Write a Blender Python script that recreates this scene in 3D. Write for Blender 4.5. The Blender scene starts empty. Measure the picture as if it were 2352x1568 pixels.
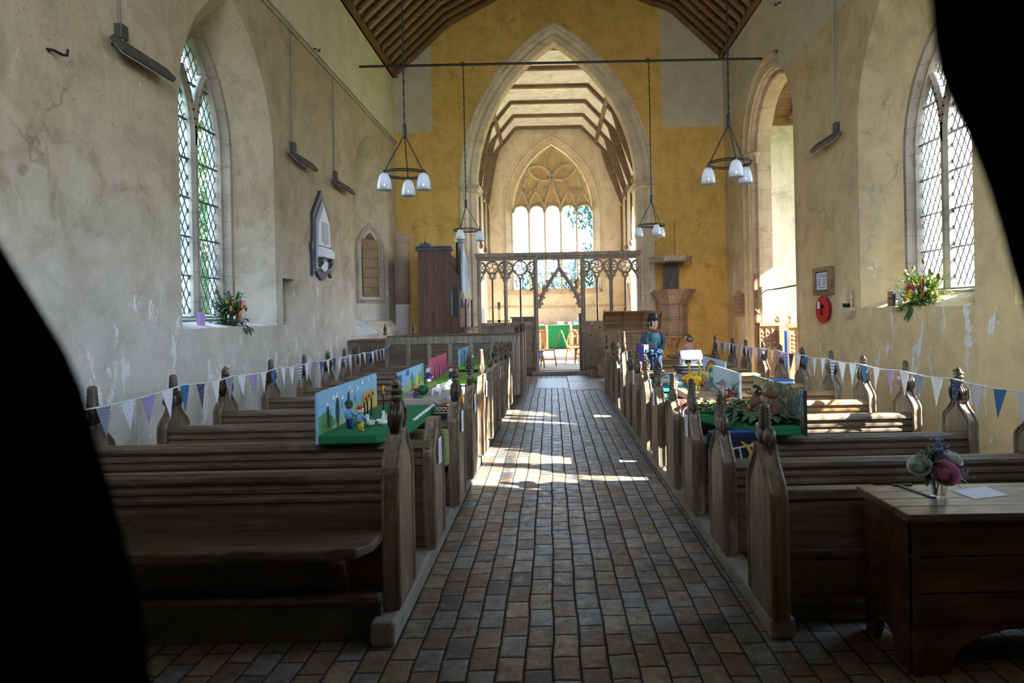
import bpy, bmesh, math, random
from mathutils import Vector, Matrix, geometry
from mathutils.geometry import tessellate_polygon
PI = math.pi
sc = bpy.context.scene
C = sc.collection

# ---------------------------------------------------------------- camera, sky, sun, exposure
cam_d = bpy.data.cameras.new('camera')
cam = bpy.data.objects.new('camera', cam_d)
C.objects.link(cam)
sc.camera = cam
cam.matrix_world = Matrix.Translation((0, 0, 1.55)) @ Matrix.Rotation(PI / 2, 4, 'X') @ Matrix.Rotation(-0.02, 4, 'Z')
cam_d.sensor_fit = 'HORIZONTAL'
cam_d.sensor_width = 36
cam_d.lens = 1520 / 2352 * 36
cam_d.shift_x = -90 / 2352
cam_d.shift_y = -63 / 2352
cam_d.clip_start = 0.02
cam_d.clip_end = 300
cam_d.dof.use_dof = True
cam_d.dof.focus_distance = 8.0
cam_d.dof.aperture_fstop = 4.5

sc.view_settings.view_transform = 'Standard'
sc.view_settings.look = 'None'
sc.view_settings.gamma = 1
sc.view_settings.use_curve_mapping = False
sc.view_settings.exposure = 1.62
sc.cycles.max_bounces = 6
sc.cycles.diffuse_bounces = 5
sc.cycles.glossy_bounces = 2
sc.cycles.transmission_bounces = 4
sc.cycles.transparent_max_bounces = 8
sc.cycles.caustics_reflective = False
sc.cycles.caustics_refractive = False
sc.cycles.sample_clamp_indirect = 6

world = bpy.data.worlds.new('sky')
sc.world = world
world.use_nodes = True
wn = world.node_tree.nodes
wn.clear()
w_out = wn.new('ShaderNodeOutputWorld')
w_bg = wn.new('ShaderNodeBackground')
w_tc = wn.new('ShaderNodeTexCoord')
w_sep = wn.new('ShaderNodeSeparateXYZ')
w_rmp = wn.new('ShaderNodeValToRGB')
w_rmp.color_ramp.elements[0].color = (0.80, 0.89, 1.0, 1)
w_rmp.color_ramp.elements[1].color = (0.45, 0.68, 1.0, 1)
wl = world.node_tree.links
wl.new(w_tc.outputs['Generated'], w_sep.inputs[0])
wl.new(w_sep.outputs['Z'], w_rmp.inputs[0])
wl.new(w_rmp.outputs[0], w_bg.inputs[0])
wl.new(w_bg.outputs[0], w_out.inputs[0])
w_bg.inputs[1].default_value = 7

SUN_DIR = Vector((-1, 0.36, -0.68)).normalized()
sun_d = bpy.data.lights.new('sun', 'SUN')
sun_d.energy = 32
sun_d.angle = math.radians(0.6)
sun_d.color = (1.0, 0.88, 0.70)
sun = bpy.data.objects.new('sun', sun_d)
C.objects.link(sun)
sun.rotation_euler = SUN_DIR.to_track_quat('-Z', 'Y').to_euler()


def portal(name, loc, direction, w, h):
    d = bpy.data.lights.new(name, 'AREA')
    d.shape = 'RECTANGLE'
    d.size, d.size_y = w, h
    d.cycles.is_portal = True
    o = bpy.data.objects.new(name, d)
    C.objects.link(o)
    o.location = loc
    o.rotation_euler = Vector(direction).to_track_quat('-Z', 'Z').to_euler()


# ---------------------------------------------------------------- helpers
def wloc(o):
    v = Vector((0, 0, 0))
    while o is not None:
        v += o.location
        o = o.parent
    return v


class MB:
    """collects shapes given in world coordinates, builds them as one mesh object"""

    def __init__(s):
        s.v, s.f = [], []

    def add(s, vs, fs):
        k = len(s.v)
        s.v += [tuple(p) for p in vs]
        s.f += [tuple(i + k for i in f) for f in fs]
        return s

    def box(s, x0, x1, y0, y1, z0, z1):
        return s.add([(x0, y0, z0), (x1, y0, z0), (x1, y1, z0), (x0, y1, z0), (x0, y0, z1), (x1, y0, z1), (x1, y1, z1), (x0, y1, z1)],
                     [(0, 3, 2, 1), (4, 5, 6, 7), (0, 1, 5, 4), (1, 2, 6, 5), (2, 3, 7, 6), (3, 0, 4, 7)])

    def prism(s, poly, axis, a0, a1):
        """poly in the two other axes (in x,y,z order) extruded along axis"""
        def P(u, w, a):
            return {'x': (a, u, w), 'y': (u, a, w), 'z': (u, w, a)}[axis]
        n = len(poly)
        vs = [P(u, w, a0) for u, w in poly] + [P(u, w, a1) for u, w in poly]
        tris = tessellate_polygon([[Vector((u, w, 0)) for u, w in poly]])
        fs = [tuple(t) for t in tris] + [tuple(i + n for i in reversed(t)) for t in tris]
        fs += [(i, (i + 1) % n, (i + 1) % n + n, i + n) for i in range(n)]
        return s.add(vs, fs)

    def tube(s, pts, r, n=8, closed=False, caps=True):
        pts = [Vector(p) for p in pts]
        m = len(pts)
        rs = r if isinstance(r, (list, tuple)) else [r] * m
        vs, fs, up = [], [], None
        for i, p in enumerate(pts):
            a = pts[(i - 1) % m] if (closed or i > 0) else p
            b = pts[(i + 1) % m] if (closed or i < m - 1) else p
            t = (b - a).normalized() if (b - a).length > 1e-9 else Vector((0, 0, 1))
            if up is None:
                up = t.orthogonal()
            up = up - t * up.dot(t)
            up = up.normalized() if up.length > 1e-6 else t.orthogonal().normalized()
            w = t.cross(up)
            for k in range(n):
                an = 2 * PI * k / n
                vs.append(p + (up * math.cos(an) + w * math.sin(an)) * rs[i])
        for i in range(m if closed else m - 1):
            j = (i + 1) % m
            for k in range(n):
                l = (k + 1) % n
                fs.append((i * n + k, i * n + l, j * n + l, j * n + k))
        if caps and not closed:
            fs.append(tuple(range(n - 1, -1, -1)))
            fs.append(tuple((m - 1) * n + k for k in range(n)))
        return s.add(vs, fs)

    def lathe(s, prof, c, n=16, axis='z'):
        vs, fs = [], []
        c = Vector(c)
        for r, z in prof:
            for k in range(n):
                a = 2 * PI * k / n
                u, w = r * math.cos(a), r * math.sin(a)
                d = {'z': (u, w, z), 'x': (z, u, w), 'y': (w, z, u)}[axis]
                vs.append(c + Vector(d))
        for i in range(len(prof) - 1):
            for k in range(n):
                l = (k + 1) % n
                fs.append((i * n + k, i * n + l, (i + 1) * n + l, (i + 1) * n + k))
        fs.append(tuple(range(n - 1, -1, -1)))
        fs.append(tuple((len(prof) - 1) * n + k for k in range(n)))
        return s.add(vs, fs)

    def ell(s, c, r, rot=None, nu=12, nv=8):
        c = Vector(c)
        if not isinstance(r, (list, tuple)):
            r = (r, r, r)
        R = rot.to_matrix() if rot is not None else None
        vs, fs = [], []
        def P(a, b):
            d = Vector((r[0] * math.cos(a) * math.cos(b), r[1] * math.sin(a) * math.cos(b), r[2] * math.sin(b)))
            return c + (R @ d if R else d)
        vs.append(P(0, -PI / 2))
        for j in range(1, nv):
            for i in range(nu):
                vs.append(P(2 * PI * i / nu, -PI / 2 + PI * j / nv))
        vs.append(P(0, PI / 2))
        for i in range(nu):
            fs.append((0, 1 + (i + 1) % nu, 1 + i))
        for j in range(nv - 2):
            for i in range(nu):
                a, b = 1 + j * nu + i, 1 + j * nu + (i + 1) % nu
                fs.append((a, b, b + nu, a + nu))
        t = len(vs) - 1
        for i in range(nu):
            fs.append((1 + (nv - 2) * nu + i, 1 + (nv - 2) * nu + (i + 1) % nu, t))
        return s.add(vs, fs)

    def loft(s, rings, closed=True):
        n = len(rings[0])
        vs = [p for r in rings for p in r]
        fs = []
        for i in range(len(rings) - 1):
            for k in range(n if closed else n - 1):
                l = (k + 1) % n
                fs.append((i * n + k, i * n + l, (i + 1) * n + l, (i + 1) * n + k))
        return s.add(vs, fs)

    def bar(s, a, b, w, h=None):
        """square bar from a to b"""
        h = h or w
        a, b = Vector(a), Vector(b)
        t = (b - a).normalized()
        up = Vector((0, 0, 1)) if abs(t.z) < .9 else Vector((0, 1, 0))
        u = t.cross(up).normalized()
        v = u.cross(t)
        o = [u * w / 2 + v * h / 2, -u * w / 2 + v * h / 2, -u * w / 2 - v * h / 2, u * w / 2 - v * h / 2]
        return s.add([a + q for q in o] + [b + q for q in o],
                     [(0, 1, 2, 3), (7, 6, 5, 4), (0, 4, 5, 1), (1, 5, 6, 2), (2, 6, 7, 3), (3, 7, 4, 0)])

    def xf(s, M, start=0):
        s.v = s.v[:start] + [tuple(M @ Vector(p)) for p in s.v[start:]]
        return s

    def build(s, name, mat, parent=None, smooth=False, bevel=0, loc=None, sub=0, seg=2):
        me = bpy.data.meshes.new(name)
        off = wloc(parent) if parent is not None else Vector(loc or (0, 0, 0))
        me.from_pydata([tuple(Vector(p) - off) for p in s.v], [], s.f)
        bm = bmesh.new()
        bm.from_mesh(me)
        bmesh.ops.recalc_face_normals(bm, faces=bm.faces)
        bm.to_mesh(me)
        bm.free()
        o = bpy.data.objects.new(name, me)
        C.objects.link(o)
        if mat:
            me.materials.append(mat)
        if smooth:
            me.shade_smooth()
        if parent is not None:
            o.parent = parent
        elif loc is not None:
            o.location = loc
        if bevel:
            m = o.modifiers.new('bevel', 'BEVEL')
            m.width = bevel
            m.segments = seg
            m.limit_method = 'ANGLE'
            m.angle_limit = math.radians(40)
        if sub:
            m = o.modifiers.new('sub', 'SUBSURF')
            m.levels = m.render_levels = sub
        return o


def tag(o, label=None, cat=None, group=None, kind=None):
    if label:
        o['label'] = label
    if cat:
        o['category'] = cat
    if group:
        o['group'] = group
    if kind:
        o['kind'] = kind
    return o


def thing(name, loc, label, cat, group=None):
    o = bpy.data.objects.new(name, None)
    o.empty_display_size = .1
    C.objects.link(o)
    o.location = loc
    return tag(o, label, cat, group)


def copy_tree(o, parent=None):
    c = o.copy()
    C.objects.link(c)
    if parent is not None:
        c.parent = parent
    for ch in list(o.children):
        copy_tree(ch, c)
    return c


def sit(o, x, y, z, rz=0, s=1, label=None, cat=None, group=None):
    o.location = (x, y, z)
    o.rotation_euler = (0, 0, rz)
    o.scale = (s, s, s)
    return tag(o, label, cat, group)


# ---------------------------------------------------------------- materials
class NT:
    def __init__(s, name):
        s.m = bpy.data.materials.new(name)
        s.m.use_nodes = True
        s.t = s.m.node_tree
        s.t.nodes.clear()
        s.out = s.n('ShaderNodeOutputMaterial')
        s.tc = s.n('ShaderNodeTexCoord')

    def n(s, ty, **kw):
        q = s.t.nodes.new(ty)
        for k, v in kw.items():
            setattr(q, k, v)
        return q

    def l(s, a, b):
        s.t.links.new(a, b)

    def set(s, inp, v):
        if hasattr(v, 'is_output'):
            s.l(v, inp)
        elif isinstance(v, tuple) and len(v) == 3 and inp.type == 'RGBA':
            inp.default_value = v + (1,)
        else:
            inp.default_value = v

    def noise(s, scale, detail=4, rough=.6, vec=None, dist=0):
        q = s.n('ShaderNodeTexNoise')
        q.inputs['Scale'].default_value = scale
        q.inputs['Detail'].default_value = detail
        q.inputs['Roughness'].default_value = rough
        q.inputs['Distortion'].default_value = dist
        s.l(vec or s.tc.outputs['Object'], q.inputs['Vector'])
        return q.outputs['Fac']

    def mapping(s, scale=(1, 1, 1), loc=(0, 0, 0), rot=(0, 0, 0), vec=None):
        q = s.n('ShaderNodeMapping')
        q.inputs['Scale'].default_value = scale
        q.inputs['Location'].default_value = loc
        q.inputs['Rotation'].default_value = rot
        s.l(vec or s.tc.outputs['Object'], q.inputs['Vector'])
        return q.outputs[0]

    def ramp(s, fac, a, b, ca=0.0, cb=1.0, mode='LINEAR'):
        q = s.n('ShaderNodeMapRange')
        q.clamp = True
        s.l(fac, q.inputs[0])
        q.inputs[1].default_value, q.inputs[2].default_value = a, b
        q.inputs[3].default_value, q.inputs[4].default_value = ca, cb
        return q.outputs[0]

    def mix(s, fac, a, b, blend='MIX'):
        q = s.n('ShaderNodeMix', data_type='RGBA', blend_type=blend)
        s.set(q.inputs[0], fac)
        s.set(q.inputs[6], a)
        s.set(q.inputs[7], b)
        return q.outputs[2]

    def math(s, op, a, b=0.0, c=None):
        q = s.n('ShaderNodeMath', operation=op)
        s.set(q.inputs[0], a)
        s.set(q.inputs[1], b)
        if c is not None:
            s.set(q.inputs[2], c)
        return q.outputs[0]

    def sep(s):
        q = s.n('ShaderNodeSeparateXYZ')
        s.l(s.tc.outputs['Object'], q.inputs[0])
        return q.outputs

    def bsdf(s, color, rough=.6, bump=None, bstr=.3, bdist=.01, metal=0, spec=None, **kw):
        q = s.n('ShaderNodeBsdfPrincipled')
        s.set(q.inputs['Base Color'], color)
        s.set(q.inputs['Roughness'], rough)
        q.inputs['Metallic'].default_value = metal
        if spec is not None:
            q.inputs['Specular IOR Level'].default_value = spec
        for k, v in kw.items():
            s.set(q.inputs[k], v)
        if bump is not None:
            b = s.n('ShaderNodeBump')
            b.inputs['Strength'].default_value = bstr
            b.inputs['Distance'].default_value = bdist
            s.l(bump, b.inputs['Height'])
            s.l(b.outputs[0], q.inputs['Normal'])
        s.l(q.outputs[0], s.out.inputs[0])
        s.b = q
        return s.m


def plain(name, col, rough=.6, metal=0, var=.25, scale=30, bstr=.15, **kw):
    t = NT(name)
    f = t.noise(scale, 3)
    d = tuple(c * (1 - var) for c in col)
    u = tuple(min(1, c * (1 + var)) for c in col)
    return t.bsdf(t.mix(f, d, u), rough, f, bstr, .004, metal, **kw)


def plaster(name, base, stain, flake=0.0, upper=None, zsplit=5.9, flake_col=(.80, .80, .80), patches=None, lower=None):
    t = NT(name)
    big = t.noise(.55, 5, .62)
    mid = t.noise(2.3, 6, .65, dist=.6)
    fine = t.noise(22, 4, .6)
    streak = t.noise(1.6, 4, .6, t.mapping((2.2, 2.2, .35)))
    col = t.mix(t.ramp(big, .35, .68), base, stain)
    col = t.mix(t.ramp(mid, .47, .70, 0, .75), col, tuple(c * .62 for c in base))
    col = t.mix(t.ramp(t.noise(1.0, 7, .75, dist=1.2), .52, .66, 0, .5), col, tuple(c * q for c, q in zip(base, (.62, .58, .48))))
    col = t.mix(t.ramp(streak, .52, .75, 0, .4), col, tuple(min(1, c * 1.22) for c in base))
    col = t.mix(t.ramp(t.noise(60, 2), .62, .75, 0, .3), col, tuple(c * .55 for c in base))
    X, Y, Z = t.sep()[0:3]
    ck = t.n('ShaderNodeTexVoronoi', feature='DISTANCE_TO_EDGE')
    ck.inputs['Scale'].default_value = .75
    wv = t.n('ShaderNodeTexNoise')
    wv.inputs['Scale'].default_value = 2.2
    wv.inputs['Detail'].default_value = 6
    t.l(t.tc.outputs['Object'], wv.inputs['Vector'])
    av = t.n('ShaderNodeVectorMath', operation='MULTIPLY_ADD')
    t.l(wv.outputs['Color'], av.inputs[0])
    av.inputs[1].default_value = (.7, .7, .7)
    t.l(t.tc.outputs['Object'], av.inputs[2])
    t.l(av.outputs[0], ck.inputs['Vector'])
    crack = t.math('MULTIPLY', t.ramp(ck.outputs['Distance'], .004, .012, 1, 0), t.ramp(t.noise(1.4, 3), .5, .62))
    col = t.mix(t.math('MULTIPLY', crack, .55), col, tuple(c * .38 for c in base))
    col = t.mix(t.ramp(t.noise(7, 7, .8, t.mapping((1, 1, .6)), .5), .56, .70, 0, .55), col, tuple(c * q for c, q in zip(base, (.55, .52, .45))))
    col = t.mix(t.ramp(t.noise(34, 2, .5), .70, .74, 0, .8), col, tuple(c * .22 for c in base))
    if lower:  # paler low zone: worn limewash plus wall brightness put into the colour
        zz_ = t.math('ADD', Z, t.math('MULTIPLY', t.math('SUBTRACT', mid, .5), 2.6))
        l2 = t.mix(t.ramp(t.noise(3.2, 6, .7), .42, .68), lower, tuple(c * .78 for c in lower))
        col = t.mix(t.ramp(zz_, 1.3, 3.0, .8, 0), col, l2)
    if upper:
        u2 = t.mix(t.ramp(mid, .4, .7), upper, tuple(c * .82 for c in upper))
        col = t.mix(t.ramp(Z, zsplit - .015, zsplit + .015), col, u2)
    if patches:
        zz = t.ramp(Z, 6.16, 6.19)
        a = t.ramp(X, -2.90, -2.88, 1, 0)
        b = t.ramp(X, 2.86, 2.88)
        u2 = t.mix(t.ramp(mid, .4, .7), patches, tuple(c * .82 for c in patches))
        col = t.mix(t.math('MULTIPLY', zz, t.math('MAXIMUM', a, b)), col, u2)
    if flake:
        fl = t.noise(2.6, 8, .72, t.mapping((1.5, 1.5, .55)), .3)
        lim = t.ramp(Z, 1.0, 4.2, .0, .15)
        fl = t.math('SUBTRACT', fl, lim)
        k = t.ramp(fl, .665 - flake, .68 - flake)
        col = t.mix(k, col, flake_col)
    h = t.math('ADD', t.math('MULTIPLY', mid, .8), t.math('MULTIPLY', fine, .25))
    return t.bsdf(col, .92, h, .55, .05, spec=.2)


def wood(name, dark, light, scale=1.0, rough=.5, axis=0, worn=None, bstr=.35):
    t = NT(name)
    st = [14, 14, 14]
    st[axis] = .9
    v = t.mapping(tuple(q * scale for q in st))
    g = t.noise(1.6, 6, .65, v, .4)
    p = t.noise(1.1, 3, .6)
    b = t.noise(.7, 4, .6, t.mapping(tuple((.5 if i == axis else 3.5) for i in range(3))))
    col = t.mix(t.ramp(g, .32, .68), dark, light)
    col = t.mix(t.ramp(b, .4, .68, 0, .55), col, tuple(c * .5 for c in dark))
    g2 = t.noise(4.2, 6, .75, v)
    col = t.mix(t.ramp(g2, .50, .66, 0, .6), col, tuple(c * .45 for c in dark))
    col = t.mix(t.ramp(t.noise(26, 4, .7, t.mapping(tuple((.25 if i == axis else 1) for i in range(3)))), .58, .72, 0, .35), col, tuple(min(1, c * 1.7) for c in light))
    if worn:
        w = t.noise(5, 5, .7, t.mapping(tuple((.6 if i == axis else 2) for i in range(3))))
        col = t.mix(t.ramp(w, .52, .68, 0, .75), col, worn)
    r = t.ramp(p, .3, .7, rough - .1, rough + .15)
    return t.bsdf(col, r, t.math('ADD', g, t.math('MULTIPLY', g2, .6)), bstr, .006)


def stone(name, a, b, scale=6, rough=.9, bstr=.5, joints=0):
    t = NT(name)
    n1 = t.noise(scale * .3, 5, .6)
    n2 = t.noise(scale * 3, 5, .7)
    n3 = t.noise(scale * .9, 6, .7, dist=.5)
    col = t.mix(t.ramp(n1, .35, .68), a, b)
    col = t.mix(t.ramp(n3, .56, .7, 0, .6), col, tuple(c * .5 for c in a))
    if joints:
        zf = t.math('FRACT', t.math('ADD', t.math('MULTIPLY', t.sep()[2], 1 / joints), t.math('MULTIPLY', n1, .15)))
        col = t.mix(t.ramp(zf, .0, .045, .6, 0), col, tuple(c * .4 for c in b))
        col = t.mix(t.ramp(t.noise(2.6, 6, .75, dist=.6), .60, .63, 0, .55), col, tuple(c * .55 for c in b))
    return t.bsdf(col, rough, n2, bstr, .02, spec=.25)


M = {}
M['wall_l'] = plaster('limewash_left', (.475, .395, .275), (.41, .33, .205), .10, (.66, .60, .47), 5.88, lower=(.72, .68, .61))
M['wall_r'] = plaster('limewash_right', (.60, .49, .31), (.54, .41, .21), .088, (.58, .53, .41), 6.05, lower=(.82, .62, .34))
M['wall_e'] = plaster('ochre_limewash', (.70, .45, .13), (.58, .365, .10), 0, patches=(.56, .50, .36))
M['wall_c'] = plaster('cream_limewash', (.75, .65, .50), (.67, .55, .39), 0)
M['wall_t'] = plaster('pale_limewash', (.86, .79, .66), (.82, .74, .58), 0)
M['white'] = plaster('white_limewash', (.90, .89, .86), (.86, .84, .80), 0)
M['stone'] = stone('grey_limestone', (.44, .375, .30), (.27, .225, .185), joints=.36)
M['stone_warm'] = stone('warm_limestone', (.58, .46, .32), (.44, .32, .21), joints=.42)
M['stone_pale'] = stone('pale_limestone', (.66, .56, .41), (.48, .39, .28), joints=.40)
M['stone_pink'] = stone('pinkish_limestone', (.50, .39, .31), (.42, .29, .22))
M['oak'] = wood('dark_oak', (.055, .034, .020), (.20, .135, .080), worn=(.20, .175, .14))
M['oak_end'] = wood('weathered_oak', (.10, .062, .036), (.31, .215, .135), axis=2, worn=(.38, .30, .21))
M['oak_carve'] = wood('carved_oak', (.026, .017, .011), (.14, .092, .055), axis=2, rough=.34, worn=(.25, .20, .15))
M['oak_roof'] = wood('roof_oak', (.13, .065, .025), (.34, .19, .085), axis=0)
M['roof_board'] = wood('dark_roof_boards', (.028, .013, .006), (.085, .042, .018), axis=1)
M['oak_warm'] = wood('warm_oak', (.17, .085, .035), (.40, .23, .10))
M['oak_red'] = wood('red_brown_wood', (.045, .012, .005), (.15, .045, .017), axis=2)
M['oak_grey'] = wood('grey_oak', (.17, .135, .10), (.38, .31, .24), axis=2, worn=(.42, .36, .29))
M['oak_beam'] = wood('beam_oak', (.12, .075, .045), (.28, .19, .12))
M['chest'] = wood('chest_wood', (.040, .017, .008), (.17, .072, .032), rough=.42, worn=(.22, .12, .065))
M['chest_top'] = wood('chest_lid_wood', (.09, .066, .042), (.33, .26, .18), rough=.32, worn=(.045, .032, .022))
M['black'] = plain('black_iron', (.012, .012, .013), .5)
M['steel'] = plain('dull_steel', (.22, .22, .22), .45, .5)
M['lead'] = plain('lead_cames', (.05, .055, .06), .6)
M['paper'] = plain('white_paper', (.78, .80, .86), .8, var=.05)


def make_glass():
    t = NT('leaded_glass')
    tr = t.n('ShaderNodeBsdfTransparent')
    tr.inputs[0].default_value = (.66, .80, .92, 1)
    gl = t.n('ShaderNodeBsdfGlossy')
    gl.inputs['Roughness'].default_value = .08
    mx = t.n('ShaderNodeMixShader')
    mx.inputs[0].default_value = .06
    t.l(tr.outputs[0], mx.inputs[1])
    t.l(gl.outputs[0], mx.inputs[2])
    t.l(mx.outputs[0], t.out.inputs[0])
    return t.m


M['glass'] = make_glass()


def make_tiles():
    t = NT('floor_brick_tiles')
    sw = t.n('ShaderNodeSeparateXYZ')
    cb = t.n('ShaderNodeCombineXYZ')
    t.l(t.tc.outputs['Object'], sw.inputs[0])
    wob = t.noise(1.3, 2)
    wob2 = t.noise(9, 2)
    t.l(t.math('ADD', sw.outputs[1], t.math('MULTIPLY', t.math('ADD', wob, t.math('MULTIPLY', wob2, .18)), .06)), cb.inputs[0])
    t.l(t.math('ADD', sw.outputs[0], t.math('MULTIPLY', t.math('ADD', wob, t.math('MULTIPLY', wob2, .25)), .035)), cb.inputs[1])

    def bricks(mortar, smooth):
        br = t.n('ShaderNodeTexBrick')
        t.l(cb.outputs[0], br.inputs['Vector'])
        br.offset = .46
        br.inputs['Scale'].default_value = 1
        br.inputs['Brick Width'].default_value = .195
        br.inputs['Row Height'].default_value = .124
        br.inputs['Mortar Size'].default_value = mortar
        br.inputs['Mortar Smooth'].default_value = smooth
        br.inputs['Color1'].default_value = (0, 0, 0, 1)
        br.inputs['Color2'].default_value = (1, 1, 1, 1)
        br.inputs['Mortar'].default_value = (.5, .5, .5, 1)
        return br
    br = bricks(.0042, .2)
    edge = bricks(.016, 1.0)
    rv = t.n('ShaderNodeRGBToBW')
    t.l(br.outputs['Color'], rv.inputs[0])
    wn_ = t.n('ShaderNodeTexWhiteNoise', noise_dimensions='1D')
    t.l(t.math('MULTIPLY', rv.outputs[0], 91.7), wn_.inputs['W'])
    r2 = wn_.outputs['Value']
    big = t.noise(.8, 4)
    fine = t.noise(45, 6, .75)
    sp = t.noise(13, 6, .75, dist=.4)
    pit = t.noise(24, 2, .5)
    col = t.mix(rv.outputs[0], (.16, .085, .052), (.36, .27, .18))
    col = t.mix(t.ramp(r2, .55, .60), col, (.24, .225, .21))
    col = t.mix(t.ramp(r2, .90, .92), col, (.11, .10, .095))
    col = t.mix(t.ramp(big, .48, .7, 0, .45), col, (.20, .19, .195))
    col = t.mix(t.ramp(sp, .46, .70, 0, .85), col, (.10, .075, .055))
    col = t.mix(t.ramp(sp, .44, .28, 0, .75), col, (.46, .41, .35))
    col = t.mix(t.ramp(fine, .5, .72, 0, .6), col, (.07, .055, .045))
    col = t.mix(t.ramp(pit, .70, .73), col, (.018, .014, .012))
    col = t.mix(t.math('MULTIPLY', edge.outputs['Fac'], .55), col, (.075, .06, .05))
    col = t.mix(br.outputs['Fac'], col, (.012, .010, .009))
    h = t.math('SUBTRACT', t.math('ADD', t.math('MULTIPLY', sp, .35), t.math('MULTIPLY', r2, .22)), t.math('ADD', t.math('MULTIPLY', br.outputs['Fac'], 1.0), t.math('MULTIPLY', edge.outputs['Fac'], .35)))
    r = t.ramp(sp, .3, .7, .30, .60)
    r = t.math('MAXIMUM', r, t.math('MULTIPLY', edge.outputs['Fac'], .98))
    return t.bsdf(col, r, h, .55, .012, spec=.4)


M['tiles'] = make_tiles()

# ---------------------------------------------------------------- the setting
def arch(c, half, z0, zs, rise, n=12):
    r = (half * half + rise * rise) / (2 * half)
    am = math.asin(min(1, rise / r)) if r >= half else PI / 2
    if rise > r:
        am = PI - am
    L = [(c - half, z0)]
    for i in range(n + 1):
        a = PI - am * i / n
        L.append((c - half + r + r * math.cos(a), zs + r * math.sin(a)))
    R = [(2 * c - u, z) for u, z in reversed(L[:-1])]
    return L + R


def arch_loft(mb, fn, c, half, z0, zs, rise, prof, n=12):
    mb.loft([[fn(u, z, d) for u, z in arch(c, half - i, z0, zs, rise - i * 1.05, n)] for i, d in prof], closed=False)


def sheet(mb, fn, outline, holes=()):
    polys = [outline] + list(holes)
    flat = [p for q in polys for p in q]
    tr = tessellate_polygon([[Vector((u, w, 0)) for u, w in q] for q in polys])
    mb.add([fn(u, w) for u, w in flat], [tuple(t) for t in tr])


ROOF = [(-3.83, 7.62), (-2.42, 8.93), (-1.1, 9.62), (.25, 10.1), (1.7, 9.72), (3.1, 9.2), (4.42, 7.95)]
XL, XR, YE, YW = -3.83, 4.42, 16.6, -3.0

# floor
MB().box(-3.9, 9.3, YW, 17.0, -.1, 0).build('floor', M['tiles']).__setitem__('kind', 'structure')
slab_m = plain('blue_grey_ledger_stone', (.33, .33, .35), .45, var=.3, scale=7)
for i, (x0, x1, y0, y1) in enumerate([(-.35, .32, 13.8, 15.9), (.36, 1.0, 13.4, 15.0), (.36, 1.3, 15.04, 16.5)]):
    o = MB().box(x0, x1, y0, y1, 0, .006).build('floor_slab', slab_m)
    tag(o, kind='structure')
kerb_m = stone('worn_kerb_stone', (.34, .30, .25), (.22, .20, .18), 9, .75)
plat_m = stone('dark_pew_floor', (.09, .078, .066), (.05, .045, .042), 5, .8)
for nm, x0, x1, k0, k1, z in (('floor_platform_north', -3.0, -.86, -.88, -.76, .12), ('floor_platform_south', 1.1, 3.15, 1.0, 1.12, .10)):
    p = MB().box(x0, x1, 3.25 if x0 < 0 else 3.42, 12.9, 0, z - .01).build(nm, plat_m)
    tag(p, kind='structure')
    kb = MB()
    random.seed(3)
    y = 3.10
    while y < 12.9:
        y2 = min(12.95, y + random.uniform(.9, 1.7))
        kb.box(k0, k1, y, y2 - .008, 0, z + random.uniform(-.004, .004))
        y = y2
    kb.build('kerb', kerb_m, p, bevel=.018)

# side walls with their openings
fL = lambda u, w, d=0: (XL - d, u, w)
fR = lambda u, w, d=0: (XR + d, u, w)
WIN = {
    'window_1': dict(f=fL, c=8.05, half=1.18, sill=1.47, zs=3.75, rise=1.75, fc=8.05, fh=.80, fsill=1.55, fzs=3.7, frise=1.45, d=.42),
    'window_2': dict(f=fL, c=14.27, half=1.37, sill=1.2, zs=3.9, rise=1.55, fc=13.9, fh=.75, fsill=1.6, fzs=3.8, frise=1.35, d=.62),
    'window_3': dict(f=fR, c=8.17, half=1.27, sill=1.55, zs=4.0, rise=1.95, fc=8.17, fh=.80, fsill=1.72, fzs=3.6, frise=1.45, d=.42),
    'window_4': dict(f=fR, c=4.85, half=1.45, sill=1.55, zs=4.0, rise=1.95, fc=4.85, fh=1.05, fsill=1.72, fzs=3.9, frise=1.5, d=.42),
}


def reveal(mb, w):
    inner = arch(w['c'], w['half'], w['sill'], w['zs'], w['rise'])
    outer = arch(w['fc'], w['fh'], w['fsill'], w['fzs'], w['frise'])
    mb.loft([[w['f'](u, z, 0) for u, z in inner], [w['f'](u, z, w['d']) for u, z in outer]], closed=True)


mb = MB()
holes = []
for k in ('window_1', 'window_2'):
    w = WIN[k]
    holes.append(arch(w['c'], w['half'], w['sill'], w['zs'], w['rise']))
    reveal(mb, w)
nich = [(9.46, 1.47), (9.46, 2.14), (9.88, 2.14), (9.88, 1.47)]
holes.append(nich)
mb.loft([[fL(u, z, 0) for u, z in nich], [fL(u, z, .3) for u, z in nich]])
mb.add([fL(u, z, .3) for u, z in nich], [(0, 1, 2, 3)])
sheet(mb, fL, [(YW, 0), (YE, 0), (YE, 7.62), (YW, 7.62)], holes)
wl_o = tag(mb.build('wall_left', M['wall_l']), kind='structure')
# slim ledge where the upper wall begins
MB().box(XL, XL + .035, YW, YE, 5.86, 5.90).build('ledge', M['wall_l'], wl_o, bevel=.015)

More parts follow.
